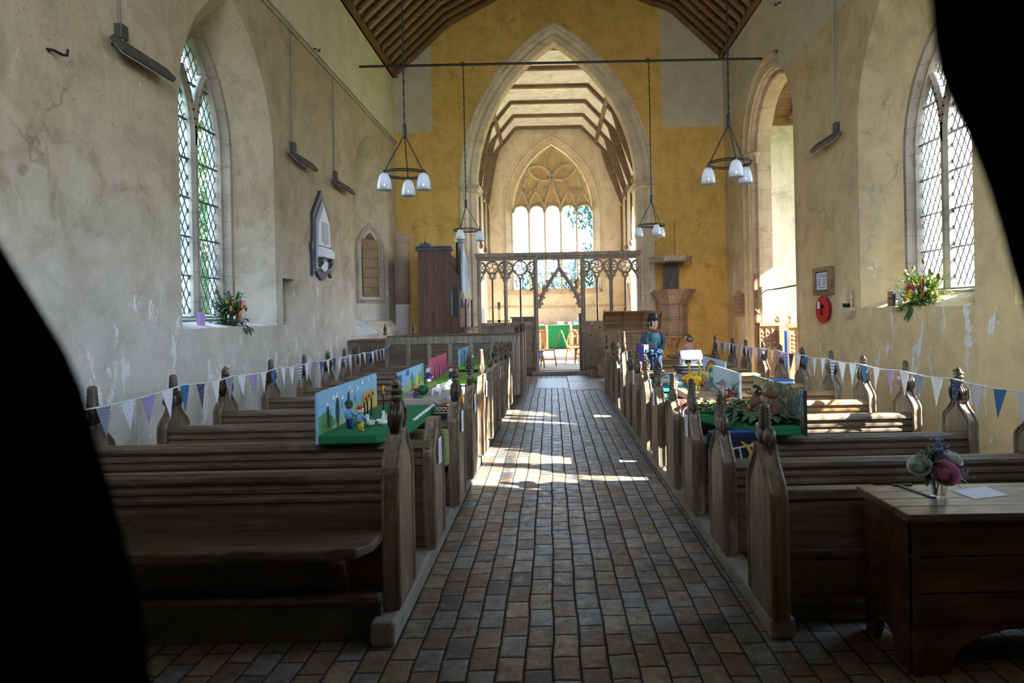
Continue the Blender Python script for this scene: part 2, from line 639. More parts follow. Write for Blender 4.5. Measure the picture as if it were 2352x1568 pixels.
mb = MB()
holes = []
for k in ('window_3', 'window_4'):
    w = WIN[k]
    holes.append(arch(w['c'], w['half'], w['sill'], w['zs'], w['rise']))
    reveal(mb, w)
TA = dict(c=13.26, half=1.38, z0=0, zs=4.98, rise=1.35)
ta = arch(TA['c'], TA['half'], 0, TA['zs'], TA['rise'])
sheet(mb, fR, [(YW, 0)] + ta + [(YE, 0), (YE, 7.95), (YW, 7.95)], holes)
mb.loft([[fR(u, z, 0) for u, z in ta], [fR(u, z, .45) for u, z in ta]], closed=False)
tag(mb.build('wall_right', M['wall_r']), kind='structure')
# moulded stone jamb and arch of the transept opening (east half), with its capital
mb = MB()
prof = [(-.32, .0), (-.31, -.04), (-.26, -.06), (-.23, -.02), (-.22, .05), (-.18, .06), (-.16, .0), (-.11, -.01), (-.09, .05), (-.08, .11), (-.04, .12), (-.02, .05), (.03, .05), (.05, .12), (.06, .18), (.10, .19), (.12, .14), (.16, .16), (.17, .24), (.17, .45)]
half_arch = lambda i: arch(TA['c'], TA['half'] - i, 0, TA['zs'], TA['rise'] - i * .9, 16)[13:]
mb.loft([[fR(u, z, d) for u, z in half_arch(i)] for i, d in prof], closed=False)
ja = tag(mb.build('trim_1', M['stone_warm']), kind='structure')
mb = MB()
for i, dd in ((-.2, .0), (.02, .07), (.12, .14)):
    mb.lathe([(.045, -.12), (.06, -.06), (.05, 0), (.085, .07), (.095, .10), (.095, .15)], (XR + dd + .01, TA['c'] + TA['half'] - i, TA['zs'] - .1), 12)
mb.build('capital', M['stone_warm'], ja, smooth=True)
mb = MB()
prof2 = [(-.06, -.005), (-.02, -.02), (.0, .0)]
mb.loft([[fR(u, z, d) for u, z in arch(TA['c'], TA['half'] - i, 0, TA['zs'], TA['rise'] - i, 16)[:15]] for i, d in prof2], closed=False)
mb.build('hood', M['wall_r'], ja, smooth=True)

# west wall, with an unseen window opening added to brighten the far end
mb = MB()
west_light_hole = arch(.3, 1.6, 3.5, 6.2, 2.3)
sheet(mb, lambda u, w: (u, YW, w), [(XL, 0), (XR, 0)] + [(x, z) for x, z in reversed([(q[0], q[1] + .13) for q in ROOF])], [west_light_hole])
mb.loft([[(u, YW, z) for u, z in west_light_hole], [(u, YW - .4, z) for u, z in west_light_hole]])
portal('daylight_west', (.3, YW - .5, 6.0), (0, 1, 0), 3.2, 5.0)
# added gallery-like slab, unseen above the viewpoint, shades the front pews
g = tag(MB().box(XL, XR, YW, .95, 2.55, 2.75).build('floor_gallery', M['oak']), kind='structure')
MB().box(XL, XR, .9, .96, 2.75, 2.85).build('parapet', M['oak'], g)
tag(mb.build('wall_west', M['wall_r']), kind='structure')

# chancel arch wall
CA = dict(c=.20, half=2.40, zs=4.77, rise=4.08)
mb = MB()
ca = arch(CA['c'], CA['half'], 0, CA['zs'], CA['rise'], 18)
sheet(mb, lambda u, w: (u, YE, w), [(XL, 0)] + ca + [(XR, 0)] + [(x, z) for x, z in reversed([(q[0], q[1] + .13) for q in ROOF])])
we = tag(mb.build('wall_east', M['wall_e']), kind='structure')
mb = MB()
arch_loft(mb, lambda u, z, d: (u, YE + d, z), CA['c'], CA['half'], 0, CA['zs'], CA['rise'],
          [(-.03, .01), (-.03, -.02), (.02, -.02), (.05, .02), (.12, .03), (.17, .10), (.20, .14), (.24, .12), (.36, .20), (.38, .26), (.38, .55), (.30, .72)], 18)
ca_o = tag(mb.build('trim_2', M['stone_pale']), kind='structure')
for s in (-1, 1):
    x = CA['c'] + s * 2.19
    mb = MB()
    mb.prism([(x - .22, YE - .04), (x + .22, YE - .04), (x + .24 if s < 0 else x + .20, YE + .3), (x + (.24 if s < 0 else .2), YE + .7), (x - (.2 if s < 0 else .24), YE + .7)], 'z', 4.66, 4.74)
    mb.prism([(x - .26, YE - .07), (x + .26, YE - .07), (x + .27, YE + .7), (x - .27, YE + .7)], 'z', 4.74, 4.82)
    mb.build('capital', M['stone_pale'], ca_o, bevel=.015)
# pinkish pier in the north-east corner, and pale patch beside the organ
mb = MB().lathe([(.20, 0), (.20, 1.75), (.215, 1.78), (.225, 1.86)], (XL + .10, YE - .12, 0), 14)
tag(mb.build('pillar', M['white'], smooth=True), kind='structure')
mb = MB().lathe([(.215, 1.86), (.225, 2.5), (.22, 3.45), (.26, 3.5), (.26, 3.6)], (XL + .10, YE - .12, 0), 14)
tag(mb.build('pillar_shaft', M['stone_pink'], smooth=True), kind='structure')

# nave roof: boards, rafters, gutter plate
mb = MB()
mb.loft([[(x, y, z + .12) for x, z in ROOF] for y in (YW, YE + .02)], closed=False)
mb.add([(XL, YW, 7.5), (XL, YE, 7.5), (XL, YE, 7.76), (XL, YW, 7.76)], [(0, 1, 2, 3)])
mb.add([(XR, YW, 7.85), (XR, YE, 7.85), (XR, YE, 8.1), (XR, YW, 8.1)], [(0, 1, 2, 3)])
roof = tag(mb.build('ceiling', M['roof_board']), kind='structure')
y = 10.9
k = 0
while y < YE:
    for side in (0, 1):
        P = ROOF[:4] if side == 0 else ROOF[6:2:-1]
        mb = MB()
        x0, z0 = P[0]
        x1, z1 = P[1]
        ex = (x0 - (x1 - x0) * -.10, z0 - (z1 - z0) * -.10)
        pts = [ex] + [(x, z) for x, z in P[1:]]
        dn, up = .15, .10
        ring = [(x, z - dn) for x, z in pts] + [(x, z + up) for x, z in reversed(pts)]
        mb.prism(ring, 'y', y, y + .12)
        mb.build('rafter', M['oak_roof'], roof)
    y += .365
    k += 1
for x0, x1, z0 in ((XL, XL + .10, 7.55), (XR - .10, XR, 7.88)):
    MB().box(x0, x1, YW, YE, z0, z0 + .14).build('wall_plate', M['oak_roof'], roof)

# ---- windows
def clip_seg(p, d, poly):
    t0, t1 = -1e9, 1e9
    n = len(poly)
    cx = sum(q[0] for q in poly) / n
    cy = sum(q[1] for q in poly) / n
    for i in range(n):
        a, b = poly[i], poly[(i + 1) % n]
        nx, ny = -(b[1] - a[1]), b[0] - a[0]
        if nx * (cx - a[0]) + ny * (cy - a[1]) < 0:
            nx, ny = -nx, -ny
        num = nx * (a[0] - p[0]) + ny * (a[1] - p[1])
        den = nx * d[0] + ny * d[1]
        if abs(den) < 1e-9:
            if num > 0:
                return None
            continue
        t = num / den
        if den > 0:
            t0 = max(t0, t)
        else:
            t1 = min(t1, t)
    return (t0, t1) if t1 - t0 > .01 else None


def lattice(mb, fn, poly, d, step=.115, slope=1.75, w=.012):
    us = [q[0] for q in poly]
    zs = [q[1] for q in poly]
    um, zm = (min(us) + max(us)) / 2, (min(zs) + max(zs)) / 2
    H = max(zs) - min(zs)
    W = max(us) - min(us)
    for sgn in (1, -1):
        dr = (1, sgn * slope)
        nrm = math.hypot(*dr)
        N = int((W + H / slope) / step) + 2
        for i in range(-N, N):
            p = (um + i * step, zm)
            r = clip_seg(p, dr, poly)
            if r:
                a = (p[0] + dr[0] * r[0], p[1] + dr[1] * r[0])
                b = (p[0] + dr[0] * r[1], p[1] + dr[1] * r[1])
                ux, uz = -dr[1] / nrm * w / 2, dr[0] / nrm * w / 2
                q = [(a[0] + ux, a[1] + uz), (b[0] + ux, b[1] + uz), (b[0] - ux, b[1] - uz), (a[0] - ux, a[1] - uz)]
                vs = [fn(u, z, d - .004) for u, z in q] + [fn(u, z, d + .004) for u, z in q]
                mb.add(vs, [(0, 1, 2, 3), (4, 5, 6, 7), (0, 1, 5, 4), (2, 3, 7, 6)])


def seg_bar(mb, fn, a, b, d0, d1, w):
    dx, dz = b[0] - a[0], b[1] - a[1]
    L = math.hypot(dx, dz)
    ux, uz = -dz / L * w / 2, dx / L * w / 2
    ex, ez = dx / L * .01, dz / L * .01
    q = [(a[0] + ux - ex, a[1] + uz - ez), (b[0] + ux + ex, b[1] + uz + ez), (b[0] - ux + ex, b[1] - uz + ez), (a[0] - ux - ex, a[1] - uz - ez)]
    m = [((q[0][0] + q[3][0]) / 2, (q[0][1] + q[3][1]) / 2), ((q[1][0] + q[2][0]) / 2, (q[1][1] + q[2][1]) / 2)]
    vs = [fn(u, z, d1) for u, z in q] + [fn(u, z, d0 + .04) for u, z in q] + [fn(m[0][0] + ux * .4, m[0][1] + uz * .4, d0), fn(m[1][0] + ux * .4, m[1][1] + uz * .4, d0), fn(m[1][0] - ux * .4, m[1][1] - uz * .4, d0), fn(m[0][0] - ux * .4, m[0][1] - uz * .4, d0)]
    mb.add(vs, [(0, 1, 2, 3), (0, 1, 5, 4), (2, 3, 7, 6), (4, 5, 9, 8), (6, 7, 11, 10), (8, 9, 10, 11), (1, 2, 6, 5), (0, 3, 7, 4)])


def two_light(name, w, mat=None):
    f, c, h, s0, zs, rise, d = w['f'], w['fc'], w['fh'], w['fsill'], w['fzs'], w['frise'], w['d']
    mat = mat or M['stone']
    mb = MB()
    outer = lambda i: arch(c, h - i, s0 + i * .4, zs, rise - i * 1.1, 14)
    mb.loft([[f(u, z, d - dd) for u, z in outer(i)] for i, dd in ((-.02, .0), (-.02, .02), (.05, .02), (.10, -.06), (.14, -.06), (.19, -.13), (.19, -.22))], closed=True)
    root = tag(mb.build(name, mat), kind='structure')
    ih = h - .19
    # mullion and Y tracery
    mb = MB()
    dz0, dz1 = d + .02, d + .2
    seg_bar(mb, f, (c, s0), (c, zs), dz0, dz1, .13)
    hh, rr = ih, rise - .2
    r = (hh * hh + rr * rr) / (2 * hh)
    for sg in (-1, 1):
        pts = []
        for i in range(15):
            t = i / 14
            a = t * math.asin(min(1, rr / r))
            u = c + sg * (r - r * math.cos(a))
            z = zs + r * math.sin(a)
            if abs(u - c) > ih * .52:
                break
            pts.append((u, z))
        for a, b in zip(pts[:-1], pts[1:]):
            seg_bar(mb, f, a, b, dz0, dz1, .12)
    mb.build('mullion', mat, root)
    # glass of the two lights and the head is one leaded pane per side
    inner = [(u, z) for u, z in arch(c, ih, s0 + .08, zs, rise - .2, 10)]
    lw = 10 + 2
    left = inner[:lw] + [(c, s0 + .08)]
    right = [(c, s0 + .08)] + inner[lw - 1:]
    right = [(2 * c - u, z) for u, z in left]
    for poly in (left, right):
        mb = MB()
        n = len(poly)
        mb.add([f(u, z, d + .12) for u, z in poly], [tuple(range(n))])
        pane = mb.build('pane', M['glass'], root)
        mb = MB()
        lattice(mb, f, poly, d + .112)
        z = s0 + .55
        while z < zs + rise - .5:
            rg = clip_seg((c, z), (1, 0), poly)
            if rg:
                seg_bar(mb, f, (c + rg[0], z), (c + rg[1], z), d + .08, d + .11, .018)
            z += .47
        mb.build('lead_lattice', M['lead'], pane)
    # sloping sill and the wall beyond the frame
    return root


for k, w in WIN.items():
    two_light(k, w)
    px = w['f'](w['fc'], (w['fsill'] + w['fzs'] + w['frise']) / 2, w['d'] + .35)
    portal('daylight_' + k, px, (1 if w['f'] is fL else -1, 0, 0), 1.5, w['fzs'] + w['frise'] - w['fsill'])

# rood-stair doorway applied on the far reveal of the second left window
st = NT('rood_stair_stone')
M['stair'] = stone('rood_stair_steps', (.30, .215, .12), (.17, .12, .068), 7)
# reveal plane runs from (XL, 15.64) to (XL-.62, 14.65); a frame is fixed a little proud of it
A0, A1 = Vector((XL, 15.63, 0)), Vector((XL - .62, 14.65, 0))
T = (A1 - A0).normalized()
NN = Vector((T.y, -T.x, 0))
if NN.y > 0:
    NN = -NN
fS = lambda u, z, d=0: tuple(A0 + T * u - NN * d + Vector((0, 0, z)))
dhead = lambda h, zt, zs: [(.55 - h, 2.03 - (h - .25)), (.55 - h, zs), (.55 - h * .55, zs + (zt - zs) * .62), (.55, zt), (.55 + h * .55, zs + (zt - zs) * .62), (.55 + h, zs), (.55 + h, 2.03 - (h - .25))]
mb = MB()
rings = [(.40, 3.72, 3.25, -.0), (.40, 3.72, 3.25, -.04), (.36, 3.68, 3.23, -.04), (.30, 3.57, 3.18, .02), (.25, 3.5, 3.15, .02), (.25, 3.5, 3.15, .05)]
mb.loft([[fS(u, z, d) for u, z in dhead(h, zt, zs)] for h, zt, zs, d in rings], closed=True)
dr = tag(mb.build('door_1', M['stone']), kind='structure')
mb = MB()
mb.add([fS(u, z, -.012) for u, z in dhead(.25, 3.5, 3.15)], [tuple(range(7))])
mb.build('opening', plain('dim_stair_stone', (.10, .075, .045), .95), dr)  # flat sheet, the shade of the stair put into its dark colour
mb = MB()
for i in range(6):
    z = 2.03 + i * .22
    mb.add([fS(.31, z, -.03 + i * .002), fS(.79, z, -.03 + i * .002), fS(.79, z + .20, -.028 + i * .002), fS(.31, z + .20, -.028 + i * .002), fS(.31, z + .21, -.012), fS(.79, z + .21, -.012)], [(0, 1, 2, 3), (3, 2, 5, 4)])
mb.build('steps', M['stair'], dr)
mb = MB()
mb.loft([[fS(.0, .9, -.02), fS(.95, .9, -.02), fS(.95, .9, -.30), fS(.0, .9, -.34)], [fS(.0, 1.25, -.02), fS(.95, 1.25, -.02), fS(.95, 1.25, -.30), fS(.0, 1.25, -.34)], [fS(.05, 1.5, -.02), fS(.7, 1.5, -.02), fS(.7, 1.47, -.12), fS(.05, 1.47, -.16)]], closed=True)
mb.build('stair_block', M['stone_pale'], dr, bevel=.02)

# ---- chancel
CX0, CX1, CY0, CY1, CZ = -2.35, 2.78, 17.3, 25.0, .12
cf_m = stone('chancel_floor_stone', (.50, .46, .43), (.38, .35, .33), 3, .7, .2)
MB().box(CX0, CX1, 16.92, CY1, 0, CZ).build('floor_chancel', cf_m).__setitem__('kind', 'structure')
MB().box(CX0, CX1, 22.9, CY1, CZ, .27).build('floor_sanctuary', M['stone_warm'], bevel=.01).__setitem__('kind', 'structure')
tag(MB().box(-.52, .98, 16.70, 16.92, 0, .10).build('trim_3', M['oak_grey'], bevel=.01), kind='structure')
mb = MB()
sheet(mb, lambda u, w: (CX0, u, w), [(CY0 - .1, 0), (CY1, 0), (CY1, 7.6), (CY0 - .1, 7.6)])
tag(mb.build('wall_chancel_north', M['wall_c']), kind='structure')
mb = MB()
hs = [arch(18.7, .8, 1.5, 3.8, 1.3), arch(22.0, .8, 1.5, 3.8, 1.3)]
fc = lambda u, w, d=0: (CX1 + d, u, w)
sheet(mb, fc, [(CY0 - .1, 0), (CY1, 0), (CY1, 7.6), (CY0 - .1, 7.6)], hs)
for a in hs:
    mb.loft([[fc(u, z, 0) for u, z in a], [fc(u, z, .5) for u, z in a]], closed=True)
tag(mb.build('wall_chancel_south', M['wall_c']), kind='structure')
portal('daylight_chancel_a', (CX1 + .6, 18.7, 3.3), (-1, 0, 0), 1.6, 3.6)
portal('daylight_chancel_b', (CX1 + .6, 22.0, 3.3), (-1, 0, 0), 1.6, 3.6)
# back of the chancel arch wall above the opening
mb = MB()
sheet(mb, lambda u, w: (u, 17.3, w), [(-3, 0)] + arch(CA['c'], 2.10, 0, CA['zs'], 3.79, 18) + [(3.4, 0), (3.4, 9.6), (-3, 9.6)])
tag(mb.build('wall_arch_back', M['wall_c']), kind='structure')
# east wall with the five-light window
EW = dict(c=.13, half=1.88, zs=5.55, rise=2.85)
eo = arch(EW['c'], EW['half'], 2.35, EW['zs'], EW['rise'], 16)
mb = MB()
fE = lambda u, w, d=0: (u, CY1 + d, w)
sheet(mb, fE, [(CX0, 0), (CX1, 0), (CX1, 9.0), (CX0, 9.0)], [eo])
tag(mb.build('wall_chancel_east', M['wall_c']), kind='structure')
mb = MB()
mb.loft([[fE(u, z, d) for u, z in arch(EW['c'], EW['half'] - i, 2.35 + i * .4, EW['zs'], EW['rise'] - i, 16)] for i, d in ((-.05, -.02), (-.05, -.05), (.02, -.05), (.06, .02), (.10, .0), (.30, .28), (.34, .28), (.36, .34))], closed=True)
ew = tag(mb.build('window_6', M['stone_pale']), kind='structure')
ih = EW['half'] - .36
LW = 2 * ih / 5
zt = 5.70
inner = arch(EW['c'], ih, 2.5, EW['zs'], EW['rise'] - .36, 16)
# blocked tracery head, plaster panel with raised ribs
head = [(u, z) for u, z in inner if z >= 5.5]
mb = MB()
bot = []
for i in range(5):
    x0 = EW['c'] - ih + i * LW
    for j in range(9):
        a = PI - PI * j / 8
        bot.append((x0 + LW / 2 + (LW / 2 - .05) * math.cos(a), 5.45 + .24 * math.sin(a) ** .8))
top = [p for p in inner if p[1] > 5.46]
poly = [(EW['c'] - ih - .05, 5.40)] + [(EW['c'] + (u - EW['c']) * 1.035, z + (.07 if z > 5.6 else 0)) for u, z in top] + [(EW['c'] + ih + .05, 5.40)] + list(reversed(bot))
sheet(mb, lambda u, w: fE(u, w, .36), poly)
mb.build('tracery_infill', plaster('ochre_infill', (.62, .45, .22), (.50, .36, .17)), ew)
rib = MB()
def rib_path(pts, w=.085, d0=.24):
    for a, b in zip(pts[:-1], pts[1:]):
        if math.hypot(a[0] - b[0], a[1] - b[1]) > 1e-4:
            seg_bar(rib, fE, a, b, d0, .40, w)
def inside(u, z):
    return clip_seg((u, z), (0, 1), inner) is not None and clip_seg((u, z), (1, 0), inner) and clip_seg((u, z), (1, 0), inner)[0] < .02 and clip_seg((u, z), (1, 0), inner)[1] > -.02
for i in range(6):
    x = EW['c'] - ih + i * LW
    if 0 < i < 5:
        rib_path([(x, 2.5), (x, 5.5)], .085, .27)
for i in range(5):
    x0 = EW['c'] - ih + i * LW
    rib_path([(x0 + LW / 2 + (LW / 2 - .04) * math.cos(PI - PI * j / 10), 5.45 + .25 * math.sin(PI - PI * j / 10) ** .8) for j in range(11)], .05)
def curve_pts(p0, p1, p2, p3, n=9):
    out = []
    for i in range(n + 1):
        t = i / n
        q = [(1 - t) ** 3 * p0[k] + 3 * (1 - t) ** 2 * t * p1[k] + 3 * (1 - t) * t * t * p2[k] + t ** 3 * p3[k] for k in (0, 1)]
        out.append(tuple(q))
    return out
c0 = EW['c']
for s in (-1, 1):
    g = lambda u, z: (c0 + s * u, z)
    # ogee heads rising from the mullions
    rib_path(curve_pts(g(LW * .5, 5.5), g(LW * .45, 6.1), g(.10, 6.0), g(0, 6.75)))
    rib_path(curve_pts(g(LW * .5, 5.5), g(LW * .6, 6.0), g(LW * 1.05, 6.1), g(LW * 1.02, 6.35)))
    rib_path(curve_pts(g(LW * 1.5, 5.5), g(LW * 1.4, 6.1), g(LW * .9, 6.2), g(LW * .72, 6.72)))
    rib_path(curve_pts(g(LW * 1.5, 5.5), g(LW * 1.55, 6.0), g(LW * 1.95, 6.1), g(LW * 1.85, 6.5)))
    rib_path(curve_pts(g(LW * 2.45, 5.5), g(LW * 2.3, 5.9), g(LW * 1.9, 6.1), g(LW * 1.62, 6.75)))
    # mouchettes
    rib_path(curve_pts(g(0, 6.75), g(.1, 7.15), g(.55, 7.35), g(.92, 7.12)))
    rib_path(curve_pts(g(0, 6.75), g(.25, 6.6), g(.7, 6.6), g(.92, 7.12)))
    rib_path(curve_pts(g(0, 6.75), g(.42, 7.2), g(.30, 7.55), g(0, 7.95)))
    for cx, cz, r in ((.29, 6.28, .15), (.92, 6.3, .15), (.28, 5.95, .1)):
        for a in range(4):
            an = PI / 4 + a * PI / 2
            rib_path([(c0 + s * cx + math.cos(an) * r * .6 + r * .55 * math.cos(t * PI / 4), cz + math.sin(an) * r * .6 + r * .55 * math.sin(t * PI / 4)) for t in range(9)], .03, .33)
rib.build('tracery', M['stone_pale'], ew)
for i in range(5):
    x0 = EW['c'] - ih + i * LW
    x1 = x0 + LW
    poly = [(x0 + .03, 2.52), (x0 + .03, 5.45)] + [(x0 + LW / 2 - (LW / 2 - .03) * math.cos(PI * j / 6), 5.45 + .24 * math.sin(PI * j / 6)) for j in range(1, 6)] + [(x1 - .03, 5.45), (x1 - .03, 2.52)]
    mb = MB()
    mb.add([fE(u, z, .38) for u, z in poly], [tuple(range(len(poly)))])
    pane = mb.build('pane', M['glass'], ew)
    mb = MB()
    lattice(mb, fE, poly, .375, .12, 1.5, .009)
    for z in (3.1, 3.75, 4.4, 5.05):
        seg_bar(mb, fE, (x0, z), (x1, z), .34, .37, .022)
    mb.build('lead_lattice', M['lead'], pane)
portal('daylight_east', (EW['c'], CY1 + .8, 4.1), (0, -1, 0), 3.0, 3.2)
tag(MB().box(EW['c'] - 1.75, EW['c'] + 1.75, CY1 - .06, CY1 + .42, 2.30, 2.50).build('trim_4', M['stone_warm'], bevel=.02), kind='structure')
tag(MB().box(CX0, CX1, CY1 - .05, CY1, 1.80, 1.86).build('trim_5', M['stone_warm'], bevel=.01), kind='structure')

# chancel ceiling, canted, with trusses and purlins
cc = .06
PR = [(CX0, 5.9), (-2.15, 7.55), (-1.22, 8.62), (1.22 + cc, 8.62), (2.30, 7.55), (CX1, 5.9)]
mb = MB()
mb.loft([[(x, y, z) for x, z in PR] for y in (17.3, CY1)], closed=False)
cce = tag(mb.build('ceiling_chancel', M['white']), kind='structure')
PB = [(CX0 + .02, 6.0), (-2.10, 7.50), (-1.20, 8.57), (1.20 + cc, 8.57), (2.25, 7.50), (CX1 - .02, 6.0)]
for y in (17.45, 18.9, 20.4, 21.9, 23.4, 24.88):
    mb = MB()
    for (a, b) in zip(PB[:-1], PB[1:]):
        mb.bar((a[0], y, a[1]), (b[0], y, b[1]), .13, .11)
    tr = mb.build('truss', M['oak_beam'], cce, bevel=.01)
    for s in (0, 1):
        a, b, x = (PB[0], PB[1], 1) if s == 0 else (PB[5], PB[4], -1)
        poly = [(a[0], a[1]), (b[0], b[1]), (b[0] + x * .30, b[1] + .33), (b[0] + x * .12, b[1] - .35), (a[0] + x * .10, a[1] - .25), (a[0], a[1] - .45)]
        MB().prism(poly, 'y', y - .05, y + .05).build('brace', M['oak_beam'], tr, bevel=.01)
        mb = MB().tube([(a[0] + x * .04, y, a[1] - .45), (a[0] + x * .05, y, 3.9)], .035, 8)
        mb.ell((a[0] + x * .06, y, 3.85), (.07, .07, .10))
        mb.build('wall_post', M['oak_beam'], tr, smooth=True)
for x, z in ((-1.72, 7.98), (1.80, 7.98)):
    MB().bar((x, 17.3, z), (x, 24.7, z), .12, .12).build('purlin', M['oak_beam'], cce)
for x in (CX0, CX1 - .08):
    MB().box(x, x + .08, 17.3, CY1, 5.8, 5.95).build('wall_plate', M['oak_beam'], cce)

# ---- south transept seen through the tall arch
TX0, TX1, TY0, TY1 = XR + .45, 9.2, 10.4, 15.9
mb = MB()
ft = lambda u, w: (TX1, u, w)
thole = [(10.9, 1.6), (10.9, 5.4), (13.3, 5.4), (13.3, 1.6)]
sheet(mb, ft, [(TY0, 0), (TY1, 0), (TY1, 8.5), (TY0, 8.5)], [thole])
sheet(mb, lambda u, w: (u, TY1, w), [(TX0, 0), (TX1, 0), (TX1, 6.05), (TX0, 6.05)])
sheet(mb, lambda u, w: (u, TY0, w), [(TX0, 0), (TX1, 0), (TX1, 8.5), (TX0, 8.5)])
sheet(mb, lambda u, w: (TX0, u, w), [(TY0, 0)] + arch(TA['c'], TA['half'], 0, TA['zs'], TA['rise']) + [(TY1, 0), (TY1, 8.5), (TY0, 8.5)])
tag(mb.build('wall_transept', M['wall_t']), kind='structure')
portal('daylight_transept', (TX1 + .2, 12.1, 3.5), (-1, 0, 0), 2.4, 3.8)
mb = MB()
mb.loft([[(x, TY1, 6.12), (x, 13.0, 8.2), (x, TY0, 8.2)] for x in (TX0, TX1)], closed=False)
tc = tag(mb.build('ceiling_transept', M['oak_warm']), kind='structure')
x = TX0 + .1
while x < TX1:
    MB().bar((x, TY1 - .02, 6.02), (x, 13.0, 8.08), .10, .14).build('rafter', M['oak_roof'], tc)
    x += .42
MB().box(TX0, TX1, TY1 - .12, TY1, 5.96, 6.10).build('wall_plate', M['oak_warm'], tc)

# outside ground
tag(MB().box(-60, 60, -40, 90, -.5, -.12).build('ground', plain('grass', (.07, .12, .03), .95, scale=3)), kind='structure')

# ---------------------------------------------------------------- pews
def back_profile(zt, zb, th=.05, simple=False):
    """(y,z) outline of a moulded pew back, y=0 is the west face"""
    w = [(0, zt - .012), (-.012, zt - .02), (-.016, zt - .04), (-.006, zt - .056), (.004, zt - .062), (.004, zt - .075),
         (-.006, zt - .082), (-.006, zt - .098), (.006, zt - .106), (.006, zt - .122), (-.004, zt - .130), (-.004, zt - .146), (.008, zt - .156), (.012, zt - .17), (.012, zb)]
    return [(th, zb), (th, zt), (.012, zt)] + w


def end_outline(w, zs, zn, half):
    c = w / 2
    L = []
    for i in range(9):
        t = i / 8
        # S-curve from shoulder to neck
        y = (c - half) * (t * t * (3 - 2 * t))
        z = zs + (zn - zs) * t
        L.append((y, z))
    R = [(w - y, z) for y, z in reversed(L)]
    return [(0, 0)] + L + R + [(w, 0)]


def poppy(mb, x, y, z, style, h, rnd):
    """carved finial: scrolls at the foot, figure in the middle, spike or cone above"""
    H = h
    q = Vector((x, y, z))
    if style == 'spike':
        mb.ell(q + Vector((0, -.05, H * .28)), (.036, .05, H * .22))
        mb.ell(q + Vector((0, .05, H * .28)), (.036, .05, H * .22))
        mb.ell(q + Vector((0, 0, H * .26)), (.05, .045, H * .26))
        for s in (-1, 1):
            mb.tube([q + Vector((0, s * .04, H * .44)), q + Vector((0, s * .10, H * .40)), q + Vector((0, s * .115, H * .24)), q + Vector((0, s * .085, H * .12)), q + Vector((0, s * .06, H * .18))], [.02, .024, .022, .018, .012], 7)
        n = 12
        mb.tube([q + Vector((0, 0, H * (.42 + .58 * i / n))) for i in range(n + 1)], [(.047 - .013 * i / n) * (1 if i % 2 else .82) for i in range(n)] + [.02], 6)
        for i in range(9):
            for s in (-1, 1):
                mb.ell(q + Vector((0, s * (.038 - .001 * i), H * (.5 + .052 * i))), (.016, .014, .012), nu=6, nv=4)
    elif style == 'cone':
        mb.ell(q + Vector((0, 0, H * .22)), (.045, .07, H * .22))
        for s in (-1, 1):
            mb.ell(q + Vector((0, s * .062, H * .22)), (.03, .035, H * .14))
            mb.tube([q + Vector((0, s * .05, H * .05)), q + Vector((0, s * .09, H * .15)), q + Vector((0, s * .075, H * .33)), q + Vector((0, s * .05, H * .42))], [.014, .02, .02, .01], 6)
        for i in range(7):
            t = i / 6
            r = .055 * math.sin(PI * (.25 + .75 * t)) + .008
            zz = H * (.42 + .55 * t)
            mb.ell(q + Vector((0, 0, zz)), (r, r, H * .075), nu=8, nv=5)
            for k in range(6):
                a = k * PI / 3 + i * .5
                mb.ell(q + Vector((r * .85 * math.cos(a), r * .85 * math.sin(a), zz + .01)), (.009, .009, .018), nu=5, nv=4)
    elif style == 'figure':
        mb.ell(q + Vector((0, 0, H * .30)), (.048, .06, H * .30))
        for s in (-1, 1):
            for k in range(4):
                mb.tube([q + Vector((.018 * (k - 1.5), s * .035, H * .52)), q + Vector((.024 * (k - 1.5), s * .07, H * .38)), q + Vector((.02 * (k - 1.5), s * .075, H * .20)), q + Vector((.014 * (k - 1.5), s * .055, H * .02))], [.010, .015, .014, .006], 5)
        mb.ell(q + Vector((0, 0, H * .62)), (.040, .045, H * .11))
        mb.ell(q + Vector((-.02, 0, H * .60)), (.03, .02, H * .03))
        mb.tube([q + Vector((0, 0, H * .66)), q + Vector((0, 0, H * .80)), q + Vector((0, 0, H * .92)), q + Vector((0, 0, H))], [.04, .036, .028, .010], 8)
        for k in range(5):
            mb.ell(q + Vector((0, .03 * (-1) ** k, H * (.70 + .05 * k))), (.035, .015, .012), nu=6, nv=4)


def bench_end(root, x0, x1, y, z, w, zs, zn, style, h, rnd, mat_end, name='bench_end'):
    c = y + w / 2
    mb = MB().prism([(y + a, z + b) for a, b in end_outline(w, zs, zn, .042)], 'x', x0, x1)
    # raised edge moulding following the shoulder
    for xs in (x0, x1):
        for off, r in ((.0, .012), (.022, .008)):
            ol = [(y + a, z + b) for a, b in end_outline(w, zs, zn, .042)]
            pts = [(xs, a + (off if a < c else -off), b - off * .6) for a, b in ol]
            pts = [(px, a, max(b, z + .02)) for px, a, b in pts]
            mb.tube(pts[:10], r, 5)
            mb.tube(pts[10:], r, 5)
    e = mb.build(name, mat_end, root, bevel=.006)
    if style:
        mb = MB()
        xc = (x0 + x1) / 2
        poppy(mb, xc, c, z + zn - .02, style, h, rnd)
        mb.v = [(xc + (p[0] - xc) * .72, p[1], p[2]) for p in mb.v]
        mb.build('poppyhead', M['oak_carve'], e, smooth=True)
    return e


